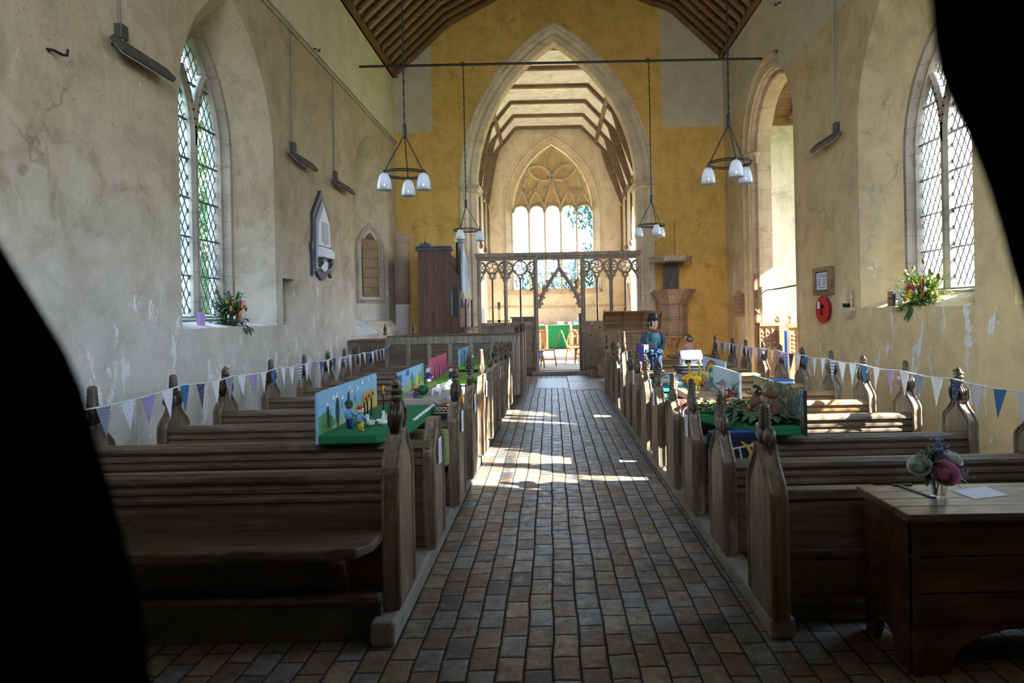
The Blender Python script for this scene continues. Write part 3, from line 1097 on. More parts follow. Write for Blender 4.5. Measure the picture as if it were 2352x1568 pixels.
def pew(label, y, xa, xw, z0, ztop, etop, style, wstyle, wtop, group, seed, wend=True, wood_back=None):
    """xa aisle end, xw wall end; z0 platform height; ztop, etop world heights of back and finial"""
    rnd = random.Random(seed)
    s = 1 if xa > xw else -1
    root = thing('pew', ((xa + xw) / 2, y, z0), label, 'pew', group)
    lo, hi = min(xa, xw), max(xa, xw)
    mb = MB().prism([(y + .01 + a, b) for a, b in back_profile(ztop, z0 + .01)], 'x', lo + .03, hi - .03)
    mb.build('back', wood_back or M['oak'], root)
    MB().box(lo + .05, hi - .05, y + .06, y + .40, z0 + .42, z0 + .46).build('seat', wood_back or M['oak'], root, bevel=.008)
    th = .065 + rnd.uniform(-.006, .008)
    zn = (.86 if style else .80)
    eh = etop - z0 - zn + .02
    if style is None:
        zs, zn2 = ztop - z0 - .10, etop - z0
    else:
        zs, zn2 = min(ztop - z0 - .02, .66) + rnd.uniform(-.02, .02), (etop - z0) * .76
        eh = etop - z0 - zn2 + .02
    bench_end(root, xa - s * th, xa, y - .015, z0, .34, zs, zn2, style, eh, rnd, M['oak_end'])
    if wend:
        zn3 = (wtop - z0) * .76
        bench_end(root, xw, xw + s * .055, y - .015, z0, .32, .62, zn3, wstyle, wtop - z0 - zn3 + .02, rnd, M['oak_end'])
    return root


GL, GR = 'carved oak pews on the north side of the aisle', 'carved oak pews on the south side of the aisle'
LP = [  # y, x of aisle end, back top, finial top, finial, label
    (3.24, -.765, .80, 1.25, 'figure', 'front oak pew left of the aisle, worn plank shelf bracketed to its panelled back'),
    (4.07, -.738, .785, .91, None, 'oak pew whose aisle end is short and pointed without a carved finial'),
    (4.97, -.715, .76, 1.16, 'figure', 'third oak pew left of the aisle, green hassock hung on its back'),
    (5.79, -.710, .756, 1.20, 'cone', 'fourth oak pew left of the aisle, under the grey board with stuffed sheep'),
    (6.75, -.708, .75, 1.20, 'spike', 'fifth oak pew left of the aisle, its pale bench end caught by the sun'),
    (7.68, -.705, .745, 1.20, 'spike', 'sixth oak pew left of the aisle, rough edged bench end without a card'),
    (8.50, -.697, .74, 1.19, 'cone', 'seventh oak pew left of the aisle, just in front of the pink board'),
    (9.20, -.680, .74, 1.165, 'cone', 'eighth oak pew left of the aisle, slim bark-like finial'),
    (9.90, -.665, .74, 1.145, 'figure', 'ninth oak pew left of the aisle, third before the panelled box pew'),
    (10.6, -.655, .74, 1.13, 'cone', 'tenth oak pew left of the aisle, last low one before the panelled pew'),
]
LWT = [1.15, 1.15, 1.14, 1.14, 1.14, 1.13, 1.13, 1.12, 1.12, 1.10]
pews_left, pews_right = [], []
for i, (y, xa, zt, et, stl, lab) in enumerate(LP):
    pews_left.append(pew(lab, y, xa, -2.96, .12, zt, et, stl, 'spike' if i % 3 else 'figure', LWT[i], GL, i))
RP = [
    (3.06, 1.0, .65, 1.075, 'spike', 'nearest pew end right of the aisle joined to the dark plank partition beside the chest'),
    (3.92, 1.0, .66, 1.04, 'spike', 'second oak pew right of the aisle, behind the dark partition and chest'),
    (4.70, .985, .65, 1.055, 'spike', 'third oak pew right of the aisle, dark blue hassock hung over its back'),
    (5.42, .985, .68, 1.035, 'spike', 'fourth oak pew right of the aisle, carrying the dark green leaf display'),
    (6.18, .975, .69, 1.09, 'cone', 'fifth oak pew right of the aisle, sunlit end with a ridged finial and red hassock'),
    (6.90, .970, .69, 1.075, 'cone', 'sixth oak pew right of the aisle, sunlit, below the yellow toy lions'),
    (7.72, .975, .68, 1.08, 'figure', 'seventh oak pew right of the aisle, blue hassock beside its end'),
    (8.46, .980, .68, 1.05, 'figure', 'eighth oak pew right of the aisle, bird-shaped finial'),
    (9.17, .980, .68, 1.29, 'spike', 'oak pew right of the aisle with the tall thin needle finial'),
    (10.0, .985, .68, 1.07, 'cone', 'tenth oak pew right of the aisle, next beyond the tall needle finial'),
    (10.76, .975, .70, 1.09, 'cone', 'eleventh oak pew right of the aisle, in front of the figure in a bowler hat'),
    (11.9, .970, .72, 1.15, 'spike', 'last oak pew right of the aisle, nearest the high settle and pulpit'),
]
for i, (y, xa, zt, et, stl, lab) in enumerate(RP):
    xw = 3.0
    if i == 0:
        continue
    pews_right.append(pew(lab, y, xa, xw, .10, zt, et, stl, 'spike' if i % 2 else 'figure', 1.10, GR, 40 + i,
                          wood_back=M['oak_warm'] if 4 <= i <= 11 else None))  # farther backs get warmer oak, their sunlit tone put into the colour
# long front pews run on behind the chest
# nearest end with the low plank partition
y = 3.06
r = thing('pew', (1.5, y, .0), RP[0][5], 'pew', GR)
rnd = random.Random(7)
bench_end(r, 1.0, 1.07, y, .10, .36, .56, .80, 'spike', .21, rnd, M['oak_end'])
mb = MB()
mb.box(1.07, 1.62, y + .26, y + .30, .34, .62)
mb.box(1.07, 1.62, y + .26, y + .30, .06, .31)
mb.build('back', M['oak'], r)
mb = MB().box(1.07, 1.62, y + .24, y + .32, .60, .65)
mb.box(1.07, 1.62, y + .245, y + .31, .305, .345)
mb.box(1.06, 1.62, y + .22, y + .33, .0, .10)
mb.box(1.07, 1.12, y + .24, y + .32, .08, .62)
mb.build('rail', M['oak'], r, bevel=.006)

# front left pew: lower board, plinth, plank shelf with bracket
p1 = pews_left[0]
MB().box(-2.9, -.84, 3.17, 3.24, .0, .22).build('plinth', stone('damp_plinth_wood', (.13, .11, .095), (.06, .05, .043), 5), p1, bevel=.01)
MB().box(-2.9, -.845, 3.15, 3.21, .185, .225).build('rail', M['oak'], p1, bevel=.012)
pl = [(-2.9, 3.245), (-2.9, 2.95), (-1.02, 2.955), (-.90, 2.975), (-.845, 3.05), (-.835, 3.245)]
sh = MB().prism(pl, 'z', .465, .515).build('shelf', M['oak'], p1, bevel=.012)
MB().prism([(3.245, .465), (3.0, .465), (3.03, .43), (3.13, .38), (3.19, .27), (3.205, .225), (3.245, .225)], 'x', -1.05, -1.01).build('bracket', M['oak'], sh, bevel=.004)
p2r = pews_right[0]

# panelled box pew closing the left block
y = 11.75
r = thing('box_pew', (-1.8, y, .12), 'long panelled box pew with high back closing the left block before the organ', 'pew')
mb = MB()
mb.box(-2.93, -.66, y + .02, y + .05, .14, 1.22)
mb.build('back', M['oak'], r)
for x in [-2.93 + i * .375 for i in range(7)]:
    MB().box(x - .04, x + .04, y, y + .05, .2, 1.08).build('stile', M['oak_grey'], r, bevel=.006)
for z0, z1 in ((.12, .26), (.56, .68), (1.06, 1.20)):
    MB().box(-2.96, -.64, y - .005, y + .055, z0, z1).build('rail', M['oak_grey'], r, bevel=.006)
MB().prism([(y - .03, 1.20), (y + .08, 1.20), (y + .08, 1.235), (y - .03, 1.235)], 'x', -2.80, -.63).build('cap', M['oak'], r, bevel=.008)
MB().box(-2.9, -.7, y + .05, y + .42, .52, .56).build('seat', M['oak_grey'], r)
for x in (-2.96, -2.45):
    mb = MB().lathe([(.03, 0), (.035, .02), (.02, .05), (.035, .09), (.03, .12), (.012, .16), (.015, .18), (.004, .2)], (x, y + .03, 1.235), 10)
    mb.build('finial', M['oak_carve'], r, smooth=True)
e = MB().prism([(y + a, .12 + b) for a, b in end_outline(.42, .98, 1.12, .05)], 'x', -.66, -.59).build('bench_end', M['oak_grey'], r, bevel=.006)
mb = MB()
poppy(mb, -.625, y + .21, 1.22, 'figure', .14, rnd)
mb.build('poppyhead', M['oak_carve'], e, smooth=True)
lab = ['narrow reeded pew end just behind the panelled box pew', 'last reeded pew end beside the painted screen']
for k, yy in enumerate((12.6, 13.4)):
    q = thing('pew', (-1.7, yy, 0), lab[k], 'pew', 'reeded pews before the screen')
    MB().prism([(yy + .01 + a, b) for a, b in back_profile(.95, .02)], 'x', -2.6, -.62).build('back', M['oak_grey'], q)
    e = MB().prism([(yy + a, b) for a, b in end_outline(.40, 1.12, 1.25, .05)], 'x', -.62 + .01 * k, -.55 + .01 * k).build('bench_end', M['oak_end'], q, bevel=.006)
    mb = MB()
    poppy(mb, -.585 + .01 * k, yy + .2, 1.23, 'figure', .15, rnd)
    mb.build('poppyhead', M['oak_carve'], e, smooth=True)
# low panelled desk against the north wall, behind the bunting
r = thing('wall_desk', (-3.3, 12.6, 0), 'low dark panelled box standing against the left wall beside the stair door', 'box')
MB().box(-3.75, -3.0, 12.4, 12.44, 0, 1.10).build('front', M['oak'], r)
MB().box(-3.78, -2.98, 12.38, 13.0, 1.10, 1.14).build('lid', M['oak'], r, bevel=.006)
MB().box(-3.02, -2.98, 12.44, 13.0, 0, 1.10).build('side', M['oak'], r)

# cards on the bench ends
def card(x, y, z, face, label, w=.10, h=.16, tilt=0):
    me = MB().box(-.0015, .0015, -w / 2, w / 2, -h / 2, h / 2)
    me.v = [tuple(Vector(p) + Vector((x, y, z))) for p in me.v]
    o = me.build('notice_card', M['paper'], loc=(x, y, z))
    o.rotation_euler = (tilt, 0, 0)
    tag(o, label, 'card', 'white notice cards on the pew ends')
    mb = MB()
    for k in range(6):
        ww = w * (.30 if k in (0, 5) else .36)
        mb.box(x + face * .0016, x + face * .0024, y - ww, y + ww, z + h * (.32 - .13 * k) - .003, z + h * (.32 - .13 * k) + .003)
    t = mb.build('print', plain('grey_ink', (.25, .25, .33), .8) if 'ink' not in M else M['ink'], o)
    M['ink'] = t.data.materials[0]
    return o


for i, dz, dy, tl in ((1, .70, .13, 0), (2, .74, .13, 0), (3, .77, .13, .12), (4, .78, .20, 0), (6, .80, .17, 0), (8, .82, .17, 0)):
    y, xa = LP[i][0], LP[i][1]
    card(xa + .0035 + .012, y + dy, dz, 1, 'white card pinned to the ' + {1: 'short pointed pew end left of the aisle', 2: 'third pew end left of the aisle', 3: 'fourth pew end left of the aisle, hanging askew', 4: 'pale sunlit fifth pew end left of the aisle', 6: 'seventh pew end left of the aisle', 8: 'ninth pew end left of the aisle'}[i], tilt=tl)
for i, dz, dy in ((2, .72, .13), (4, .74, .13), (6, .78, .13), (8, .78, .15)):
    y, xa = RP[i][0], RP[i][1]
    card(xa - .0035 - .012, y + dy, dz, -1, 'white card on the ' + {2: 'third pew end right of the aisle beside the blue hassock', 4: 'fifth, sunlit pew end right of the aisle', 6: 'seventh pew end right of the aisle', 8: 'pew end with the tall needle finial'}[i])

# ---------------------------------------------------------------- fittings of the nave
M['dark_ink'] = plain('dark_ink', (.06, .06, .09), .7, var=.05)


def txt(s, size, loc, rot, mat, parent, name='lettering', ext=.0015, align='CENTER'):
    cu = bpy.data.curves.new(name, 'FONT')
    cu.body = s
    cu.size = size
    cu.extrude = ext
    cu.align_x = align
    cu.align_y = 'CENTER'
    cu.materials.append(mat)
    o = bpy.data.objects.new(name, cu)
    C.objects.link(o)
    me = bpy.data.meshes.new_from_object(o)
    me.name = name
    bpy.data.objects.remove(o)
    o = bpy.data.objects.new(name, me)
    C.objects.link(o)
    o.parent = parent
    o.location = Vector(loc) - wloc(parent)
    o.rotation_euler = rot
    return o


RL, RR, RW = (PI / 2, 0, PI / 2), (PI / 2, 0, -PI / 2), (PI / 2, 0, 0)

# tie rods
for yy, zz, lab in ((13.55, 6.72, 'black iron tie rod across the nave in front of the chancel arch'), (8.3, 6.9, 'black iron tie rod over the middle of the pews')):
    r = thing('tie_rod', (.3, yy, zz), lab, 'tie rod')
    MB().tube([(XL - .02, yy, zz - .03), (.3, yy, zz - .03), (XR + .02, yy, zz - .03)], .026, 8).build('rod', M['black'], r)
    mb = MB()
    for x in (-1.72, 2.08):
        mb.tube([(x + .045 * math.cos(a), yy, zz - .02 + .045 * math.sin(a)) for a in [i * PI / 6 for i in range(12)]], .010, 6, closed=True)
    mb.build('hook', M['black'], r)

# ring chandeliers
ts = NT('ribbed_glass')
tw = ts.n('ShaderNodeTexWave', wave_type='BANDS')
d1 = ts.n('ShaderNodeBsdfDiffuse')
d1.inputs[0].default_value = (.70, .74, .80, 1)
d2 = ts.n('ShaderNodeBsdfTranslucent')
d2.inputs[0].default_value = (.70, .75, .82, 1)
d3 = ts.n('ShaderNodeBsdfGlossy')
d3.inputs['Roughness'].default_value = .2
mx1, mx2 = ts.n('ShaderNodeMixShader'), ts.n('ShaderNodeMixShader')
mx1.inputs[0].default_value = .5
mx2.inputs[0].default_value = .12
ts.l(d1.outputs[0], mx1.inputs[1]); ts.l(d2.outputs[0], mx1.inputs[2])
ts.l(mx1.outputs[0], mx2.inputs[1]); ts.l(d3.outputs[0], mx2.inputs[2])
ts.l(mx2.outputs[0], ts.out.inputs[0])
M['shade'] = ts.m
tb = NT('lamp_glow')
em = tb.n('ShaderNodeEmission')
em.inputs[0].default_value = (1, .96, .9, 1)
em.inputs[1].default_value = 4
tb.l(em.outputs[0], tb.out.inputs[0])
M['bulb'] = tb.m


def chandelier(x, y, z, rodz, rot, label):
    r = thing('chandelier', (x, y, z), label, 'chandelier', 'ring chandeliers with three glass shades')
    hub = z + .52
    n = 60
    mb = MB()
    L = rodz - hub - .08
    for s in (0, PI):
        mb.tube([(x + .006 * math.cos(s + i * 1.1), y + .006 * math.sin(s + i * 1.1), hub + .08 + L * i / n) for i in range(n + 1)], .0075, 5)
    mb.build('flex', M['black'], r)
    MB().lathe([(.012, -.06), (.026, -.05), (.026, .10), (.014, .12)], (x, y, hub), 10).build('hub', M['black'], r)
    mb = MB()
    for dz in (0, .022):
        mb.tube([(x + .265 * math.cos(a), y + .265 * math.sin(a), z + dz) for a in [i * PI / 16 for i in range(32)]], .0085, 6, closed=True)
    for k in range(3):
        a = rot + k * 2 * PI / 3
        mb.box(x + .265 * math.cos(a) - .008, x + .265 * math.cos(a) + .008, y + .265 * math.sin(a) - .008, y + .265 * math.sin(a) + .008, z - .015, z + .04)
    mb.build('ring', M['black'], r)
    for k in range(3):
        a = rot + k * 2 * PI / 3
        px, py = x + .265 * math.cos(a), y + .265 * math.sin(a)
        mb = MB()
        m = 22
        p0, p1 = Vector((x + .02 * math.cos(a), y + .02 * math.sin(a), hub - .05)), Vector((px, py, z + .03))
        for i in range(m):
            q = p0.lerp(p1, (i + .5) / m)
            d = (p1 - p0).normalized()
            sd = d.orthogonal().normalized() if i % 2 else d.cross(d.orthogonal()).normalized()
            h = (p1 - p0).length / m * .66
            mb.tube([q - d * h, q - d * h * .3 + sd * .009, q + d * h * .3 + sd * .009, q + d * h, q + d * h * .3 - sd * .009, q - d * h * .3 - sd * .009], .0042, 4, closed=True)
        mb.build('chain', M['black'], r)
        sx, sy = x + .275 * math.cos(a), y + .275 * math.sin(a)
        prof = [(.018, -.0), (.045, -.012), (.064, -.05), (.079, -.10), (.088, -.155), (.090, -.205), (.086, -.21), (.084, -.155), (.074, -.10), (.058, -.05), (.035, -.022)]
        vs, fs, nn = [], [], 48
        for i, (rr, zz) in enumerate(prof):
            for q in range(nn):
                an = 2 * PI * q / nn
                rb = rr * (1 + (.018 if q % 2 else -.018) * (1 if 1 < i < 9 else 0))
                vs.append((sx + rb * math.cos(an), sy + rb * math.sin(an), z - .005 + zz))
        for i in range(len(prof) - 1):
            for q in range(nn):
                w = (q + 1) % nn
                fs.append((i * nn + q, i * nn + w, (i + 1) * nn + w, (i + 1) * nn + q))
        mb = MB().add(vs, fs)
        sh = mb.build('shade', M['shade'], r, smooth=True)
        MB().ell((sx, sy, z - .11), (.028, .028, .038)).build('bulb', M['bulb'], sh, smooth=True)
        MB().lathe([(.016, -.02), (.02, .0), (.02, .03), (.012, .04)], (sx, sy, z - .005), 10).build('cap', M['black'], sh)


chandelier(-1.794, 8.3, 3.33, 6.845, math.radians(215), 'ring chandelier above the left pews, nearer of the two on that side')
chandelier(2.276, 8.3, 3.38, 6.845, math.radians(150), 'ring chandelier above the right pews, nearer of the two on that side')
chandelier(-1.70, 13.55, 3.29, 6.665, math.radians(250), 'small-looking ring chandelier hanging beside the organ pipes')
chandelier(2.10, 13.55, 3.31, 6.68, math.radians(160), 'small-looking ring chandelier hanging before the pulpit')

# strip heaters on the walls
M['heater_dark'] = plain('heater_case', (.06, .055, .05), .5, .3)
M['reflector'] = plain('heater_reflector', (.50, .48, .45), .35, .3)


def heater(wall, y0, y1, z, ztop, label):
    s = 1 if wall == 'L' else -1
    X = XL if wall == 'L' else XR
    yc = (y0 + y1) / 2
    r = thing('strip_heater', (X, yc, z), label, 'heater', 'electric strip heaters high on the walls')
    mb = MB().prism([(X + s * .05, z + .06), (X + s * .09, z + .09), (X + s * .19, z - .02), (X + s * .16, z - .06)], 'y', y0, y1)
    mb.build('case', M['heater_dark'], r, bevel=.006)
    mb = MB().prism([(X + s * .158, z - .066), (X + s * .056, z + .052), (X + s * .050, z + .046), (X + s * .152, z - .072)], 'y', y0 + .03, y1 - .03)
    mb.build('reflector', M['reflector'], r)
    mb = MB()
    for k in (.3, .7):
        mb.tube([(X + s * (.05 + .105 * k), y0 + .04, z + .045 - .118 * k), (X + s * (.05 + .105 * k), y1 - .04, z + .045 - .118 * k)], .011, 6)
    mb.build('element', M['steel'], r)
    for yy in (y0 + .12, y1 - .12):
        MB().bar((X, yy, z + .05), (X + s * .08, yy, z + .06), .03, .02).build('bracket', M['heater_dark'], r)
    yb = y0 + .2
    MB().box(*sorted((X, X + s * .07)), yb - .05, yb + .05, z + .12, z + .25).build('switch_box', M['heater_dark'], r, bevel=.006)
    MB().tube([(X + s * .04, yb, z + .12), (X + s * .09, yb - .06, z + .08), (X + s * .1, yb - .02, z + .03)], .008, 6).build('lead', M['paper'], r)
    MB().tube([(X + s * .018, yb, z + .25), (X + s * .018, yb + .004, ztop)], .009, 6).build('conduit', M['steel'], r)


heater('L', 5.72, 6.52, 3.96, 5.86, 'strip heater on the left wall before the first window, nearest the camera')
heater('L', 9.66, 10.5, 3.93, 5.86, 'strip heater on the left wall straight above the slate and marble monument')
heater('L', 11.6, 12.5, 3.92, 5.86, 'strip heater on the left wall beside the recess of the rood stair door')
heater('R', 9.85, 10.72, 4.12, 6.9, 'strip heater on the right wall above the framed plaque')
tag(MB().tube([(XL + .045, YW, 5.92), (XL + .045, 8.0, 5.915), (XL + .045, YE, 5.92)], .013, 6).build('cable', M['steel']), 'long grey cable clipped along the ledge high on the left wall', 'cable')

# hooks
hk = [(XL, 5.08, 3.66, 1, 'iron hook on the left wall near the first strip heater'), (XL, 7.85, 7.05, 1, 'small hook on the pale upper left wall'), (XL, 10.9, 6.0, 1, 'small curved hook on the upper left wall above the middle heater'), (XR, 12.4, 7.3, -1, 'curved hook on the upper right wall above the tall arch')]
for x, y, z, s, lab in hk:
    o = MB().tube([(x, y, z), (x + s * .05, y, z - .01), (x + s * .06, y + .08, z - .015), (x + s * .06, y + .13, z + .0), (x + s * .06, y + .14, z + .05)], .012, 6).build('wall_hook', M['black'], loc=(x, y, z))
    tag(o, lab, 'hook', 'iron hooks on the nave walls')

# slate and marble wall monument
M['slate'] = plain('blue_black_slate', (.035, .042, .055), .45, var=.3, scale=6)
M['marble'] = plain('pale_marble', (.72, .75, .80), .5, var=.08, scale=6)
y0, xm = 11.0, XL
r = thing('wall_monument', (xm, y0, 2.2), 'tall slate and white marble memorial with pointed top on the left wall', 'monument')
P = lambda pts, o=0: [(y0 + a, b) for a, b in pts]
outl = [(0, 3.68), (.39, 3.25), (.40, 2.98), (.42, 2.80), (.47, 2.76), (.47, 2.66), (.44, 2.60), (.44, 2.24), (.36, 2.30), (.27, 2.32), (.18, 2.24), (.09, 2.20), (0, 2.185)]
outl = outl + [(-a, b) for a, b in reversed(outl[1:-1])]
MB().prism(P(outl), 'x', xm, xm + .05).build('backing', M['slate'], r, bevel=.006)
b2 = [(0, 3.52), (.30, 3.17), (.33, 2.72), (.34, 2.36), (-.34, 2.36), (-.33, 2.72), (-.30, 3.17)]
MB().prism(P(b2), 'x', xm + .05, xm + .075).build('moulding', plain('grey_marble', (.32, .34, .37), .5), r, bevel=.006)
b3 = [(0, 3.40), (.235, 3.12), (.27, 2.745), (-.27, 2.745), (-.235, 3.12)]
tb_ = MB().prism(P(b3), 'x', xm + .075, xm + .10).build('tablet', M['marble'], r, bevel=.004)
mb = MB()
rnd = random.Random(5)
for k in range(13):
    z = 3.13 - k * .029
    hw = .17 if k < 12 else .08
    u = -hw
    while u < hw:
        w = rnd.uniform(.018, .05)
        mb.box(xm + .1002, xm + .1012, y0 + u, y0 + min(hw, u + w), z - .006, z + .006)
        u += w + .012
mb.build('inscription', M['dark_ink'], tb_)
MB().box(xm + .05, xm + .16, y0 - .30, y0 + .30, 2.55, 2.68).build('sarcophagus', M['marble'], r, bevel=.01)
MB().box(xm + .05, xm + .135, y0 - .27, y0 + .27, 2.68, 2.715).build('sarcophagus_lid', M['marble'], r, bevel=.008)
for s in (-1, 1):
    mb = MB().prism([(xm + .05, 2.55), (xm + .15, 2.55), (xm + .14, 2.47), (xm + .10, 2.41), (xm + .05, 2.36)], 'y', y0 + s * .22 - .045, y0 + s * .22 + .045)
    mb.build('corbel', M['slate'], r, bevel=.01)
fan = [(.19 * math.cos(a), 2.50 - .17 * math.sin(a)) for a in [i * PI / 12 for i in range(13)]]
MB().prism(P(fan), 'x', xm + .05, xm + .085).build('apron', M['marble'], r, bevel=.004)

# framed plaque, wreath, bracket on the right wall
M['frame_wood'] = wood('plaque_frame_wood', (.16, .085, .03), (.36, .22, .10), axis=1)
xp, yp, zp = XR, 10.63, 1.99
r = thing('framed_plaque', (xp, yp, zp), 'thick wooden framed notice with two columns of blue print on the right wall', 'plaque')
mb = MB()
mb.box(xp - .09, xp, yp - .33, yp + .33, zp + .16, zp + .22)
mb.box(xp - .09, xp, yp - .33, yp + .33, zp - .22, zp - .16)
mb.box(xp - .085, xp, yp - .34, yp - .23, zp - .21, zp + .21)
mb.box(xp - .085, xp, yp + .24, yp + .33, zp - .21, zp + .21)
mb.build('frame', M['frame_wood'], r, bevel=.01)
MB().box(xp - .06, xp, yp - .24, yp + .25, zp - .17, zp + .17).build('border', plain('dark_mottled_border', (.10, .08, .06), .7, scale=40, var=.8), r)
pp = MB().box(xp - .063, xp - .055, yp - .20, yp + .21, zp - .135, zp + .135).build('sheet', M['paper'], r)
mb = MB()
M['blue_ink'] = plain('blue_ink', (.06, .10, .28), .8)
for k, (z, segs) in enumerate([(.10, [(-.18, .18)]), (.07, [(-.18, .18)]), (.03, [(-.18, -.03), (.03, .18)]), (0, [(-.18, -.05), (.03, .16)]), (-.03, [(-.18, -.04), (.03, .18)]), (-.06, [(-.18, -.03), (.03, .17)]), (-.10, [(-.15, .15)])]):
    for a, b in segs:
        u = a
        while u < b:
            w = rnd.uniform(.015, .045)
            mb.box(xp - .0645, xp - .063, yp - min(b, u + w), yp - u, zp + z - .0075, zp + z + .0075)
            u += w + .009
mb.build('print', M['blue_ink'], pp)

M['red'] = plain('red_poppy_petals', (.55, .012, .02), .7)
yq, zq = 10.63, 1.53
r = thing('poppy_wreath', (XR, yq, zq), 'oval red poppy wreath with a small white card below the framed plaque', 'wreath')
mb = MB()
mb.tube([(XR - .03, yq + .17 * math.cos(a), zq + .145 * math.sin(a)) for a in [i * PI / 16 for i in range(32)]], .045, 8, closed=True)
mb.build('ring', plain('dark_red_felt', (.22, .008, .012), .9), r)
for k in range(22):
    a = k * 2 * PI / 22
    for rr in (1.12, .8):
        mb = MB()
        c = Vector((XR - .065, yq + .185 * rr * math.cos(a + (.14 if rr < 1 else 0)), zq + .16 * rr * math.sin(a + (.14 if rr < 1 else 0))))
        for q in range(4):
            an = q * PI / 2 + k
            mb.ell(c + Vector((0, .022 * math.cos(an), .022 * math.sin(an))), (.016, .026, .026), nu=7, nv=5)
        mb.build('poppy', M['red'], r, smooth=True)
MB().box(XR - .10, XR - .095, yq + .02, yq + .11, zq + .02, zq + .13).build('card', M['paper'], r)
mb = MB()
mb.ell((XR - .03, yq, zq - .01), (.03, .07, .06))
mb.build('centre', M['red'], r, smooth=True)

yk, zk = 9.69, 1.46
r = thing('wall_bracket', (XR, yk, zk), 'small carved stone wall bracket with a dark cup, below left of the right window', 'bracket')
mb = MB()
mb.prism([(yk - .13, zk + .10), (yk + .13, zk + .10), (yk + .12, zk + .05), (yk + .07, zk), (yk + .01, zk - .08), (yk - .07, zk), (yk - .12, zk + .05)], 'x', XR - .11, XR)
mb.build('shelf', M['stone_pale'], r, bevel=.012)
MB().lathe([(.02, 0), (.05, .01), (.065, .05), (.06, .06)], (XR - .07, yk + .05, zk + .10), 12).build('cup', M['black'], r, smooth=True)
mb = MB()
mb.tube([(XR - .03, yk - .02, zk + .10), (XR - .035, yk - .02, zk + .22)], .02, 8)
mb.ell((XR - .035, yk - .02, zk + .26), (.025, .05, .05))
mb.ell((XR - .04, yk - .02, zk + .32), (.02, .03, .03))
mb.build('ornament', M['stone_pale'], r, smooth=True)

# hymn board
r = thing('hymn_board', (4.24, 14.9, 1.40), 'small pointed wooden hymn board on the moulded jamb of the tall arch', 'board')
b = MB().prism([(4.12, 1.40), (4.37, 1.40), (4.37, 1.90), (4.245, 2.02), (4.12, 1.90)], 'y', 14.90, 14.93).build('board', M['oak_warm'], r, bevel=.004)
mb = MB()
for z in (1.49, 1.59, 1.69, 1.78):
    mb.box(4.125, 4.365, 14.888, 14.90, z, z + .012)
mb.build('slat', M['oak'], b)
txt('HYMNS', .05, (4.245, 14.898, 1.865), RW, M['dark_ink'], r)
txt('0', .08, (4.245, 14.898, 1.64), RW, M['dark_ink'], r, 'numeral')

# ---------------------------------------------------------------- rood screen
ys = 16.85
r = thing('rood_screen', (.22, ys, 0), 'grey oak rood screen with pierced tracery and gabled doorway across the chancel arch', 'screen')
W = M['oak_grey']
mb = MB().box(-1.88, 2.36, ys - .06, ys + .08, 2.93, 2.98)
mb.box(-1.90, 2.37, ys - .10, ys + .10, 3.02, 3.12)
mb.box(-1.88, 2.36, ys - .08, ys + .09, 2.98, 3.02)
mb.build('top_beam', W, r, bevel=.012)
for x0, x1, zb in ((-1.88, -1.77, 0), (-1.19, -1.10, 1.3), (-.44, -.325, 0), (.76, .875, 0), (1.49, 1.58, 1.3), (2.22, 2.35, 0)):
    mb = MB().box(x0, x1, ys - .05, ys + .06, zb, 2.93)
    c = (x0 + x1) / 2
    mb.tube([(c, ys - .06, max(zb, .12)), (c, ys - .06, 2.93)], .022, 8)
    mb.build('post', W, r, bevel=.008)
MB().box(.70, .76, ys - .02, ys + .03, .10, 1.56).build('door_edge', M['oak_carve'], r, bevel=.006)
td = NT('painted_dado')
vx = td.n('ShaderNodeTexVoronoi')
vx.inputs['Scale'].default_value = 5.2
vx.inputs['Randomness'].default_value = .35
td.l(td.tc.outputs['Object'], vx.inputs['Vector'])
pn = td.noise(30, 3)
mot = td.ramp(td.math('ADD', vx.outputs['Distance'], td.math('MULTIPLY', pn, .35)), .34, .40, 1, 0)
colr = td.mix(td.ramp(td.noise(6, 5, .7), .35, .65), (.30, .235, .185), (.17, .125, .095))
colr = td.mix(td.math('MULTIPLY', mot, .8), colr, (.055, .05, .045))
M['dado'] = td.bsdf(colr, .8, pn, .3)
for x0, x1 in ((-1.77, -.44), (.875, 2.22)):
    d = MB().box(x0, x1, ys - .01, ys + .03, .18, 1.28).build('dado_panel', M['dado'], r)
    MB().box(x0, x1, ys - .05, ys + .06, 1.27, 1.355).build('rail', W, r, bevel=.012)
    MB().box(x0, x1, ys - .06, ys + .05, .0, .20).build('sill', M['oak'], r, bevel=.012)


def ring(mb, x, z, rad, a0=0, a1=2 * PI, t=.016, n=20):
    t *= 1.5
    pts = [(x + rad * math.cos(a0 + (a1 - a0) * i / n), ys, z + rad * math.sin(a0 + (a1 - a0) * i / n)) for i in range(n + 1)]
    if abs(a1 - a0 - 2 * PI) < .01:
        mb.tube(pts[:-1], t, 6, closed=True)
    else:
        mb.tube(pts, t, 6)


def path2(mb, pts, t):
    t *= 1.45
    mb.tube([(x, ys, z) for x, z in pts], t, 6)


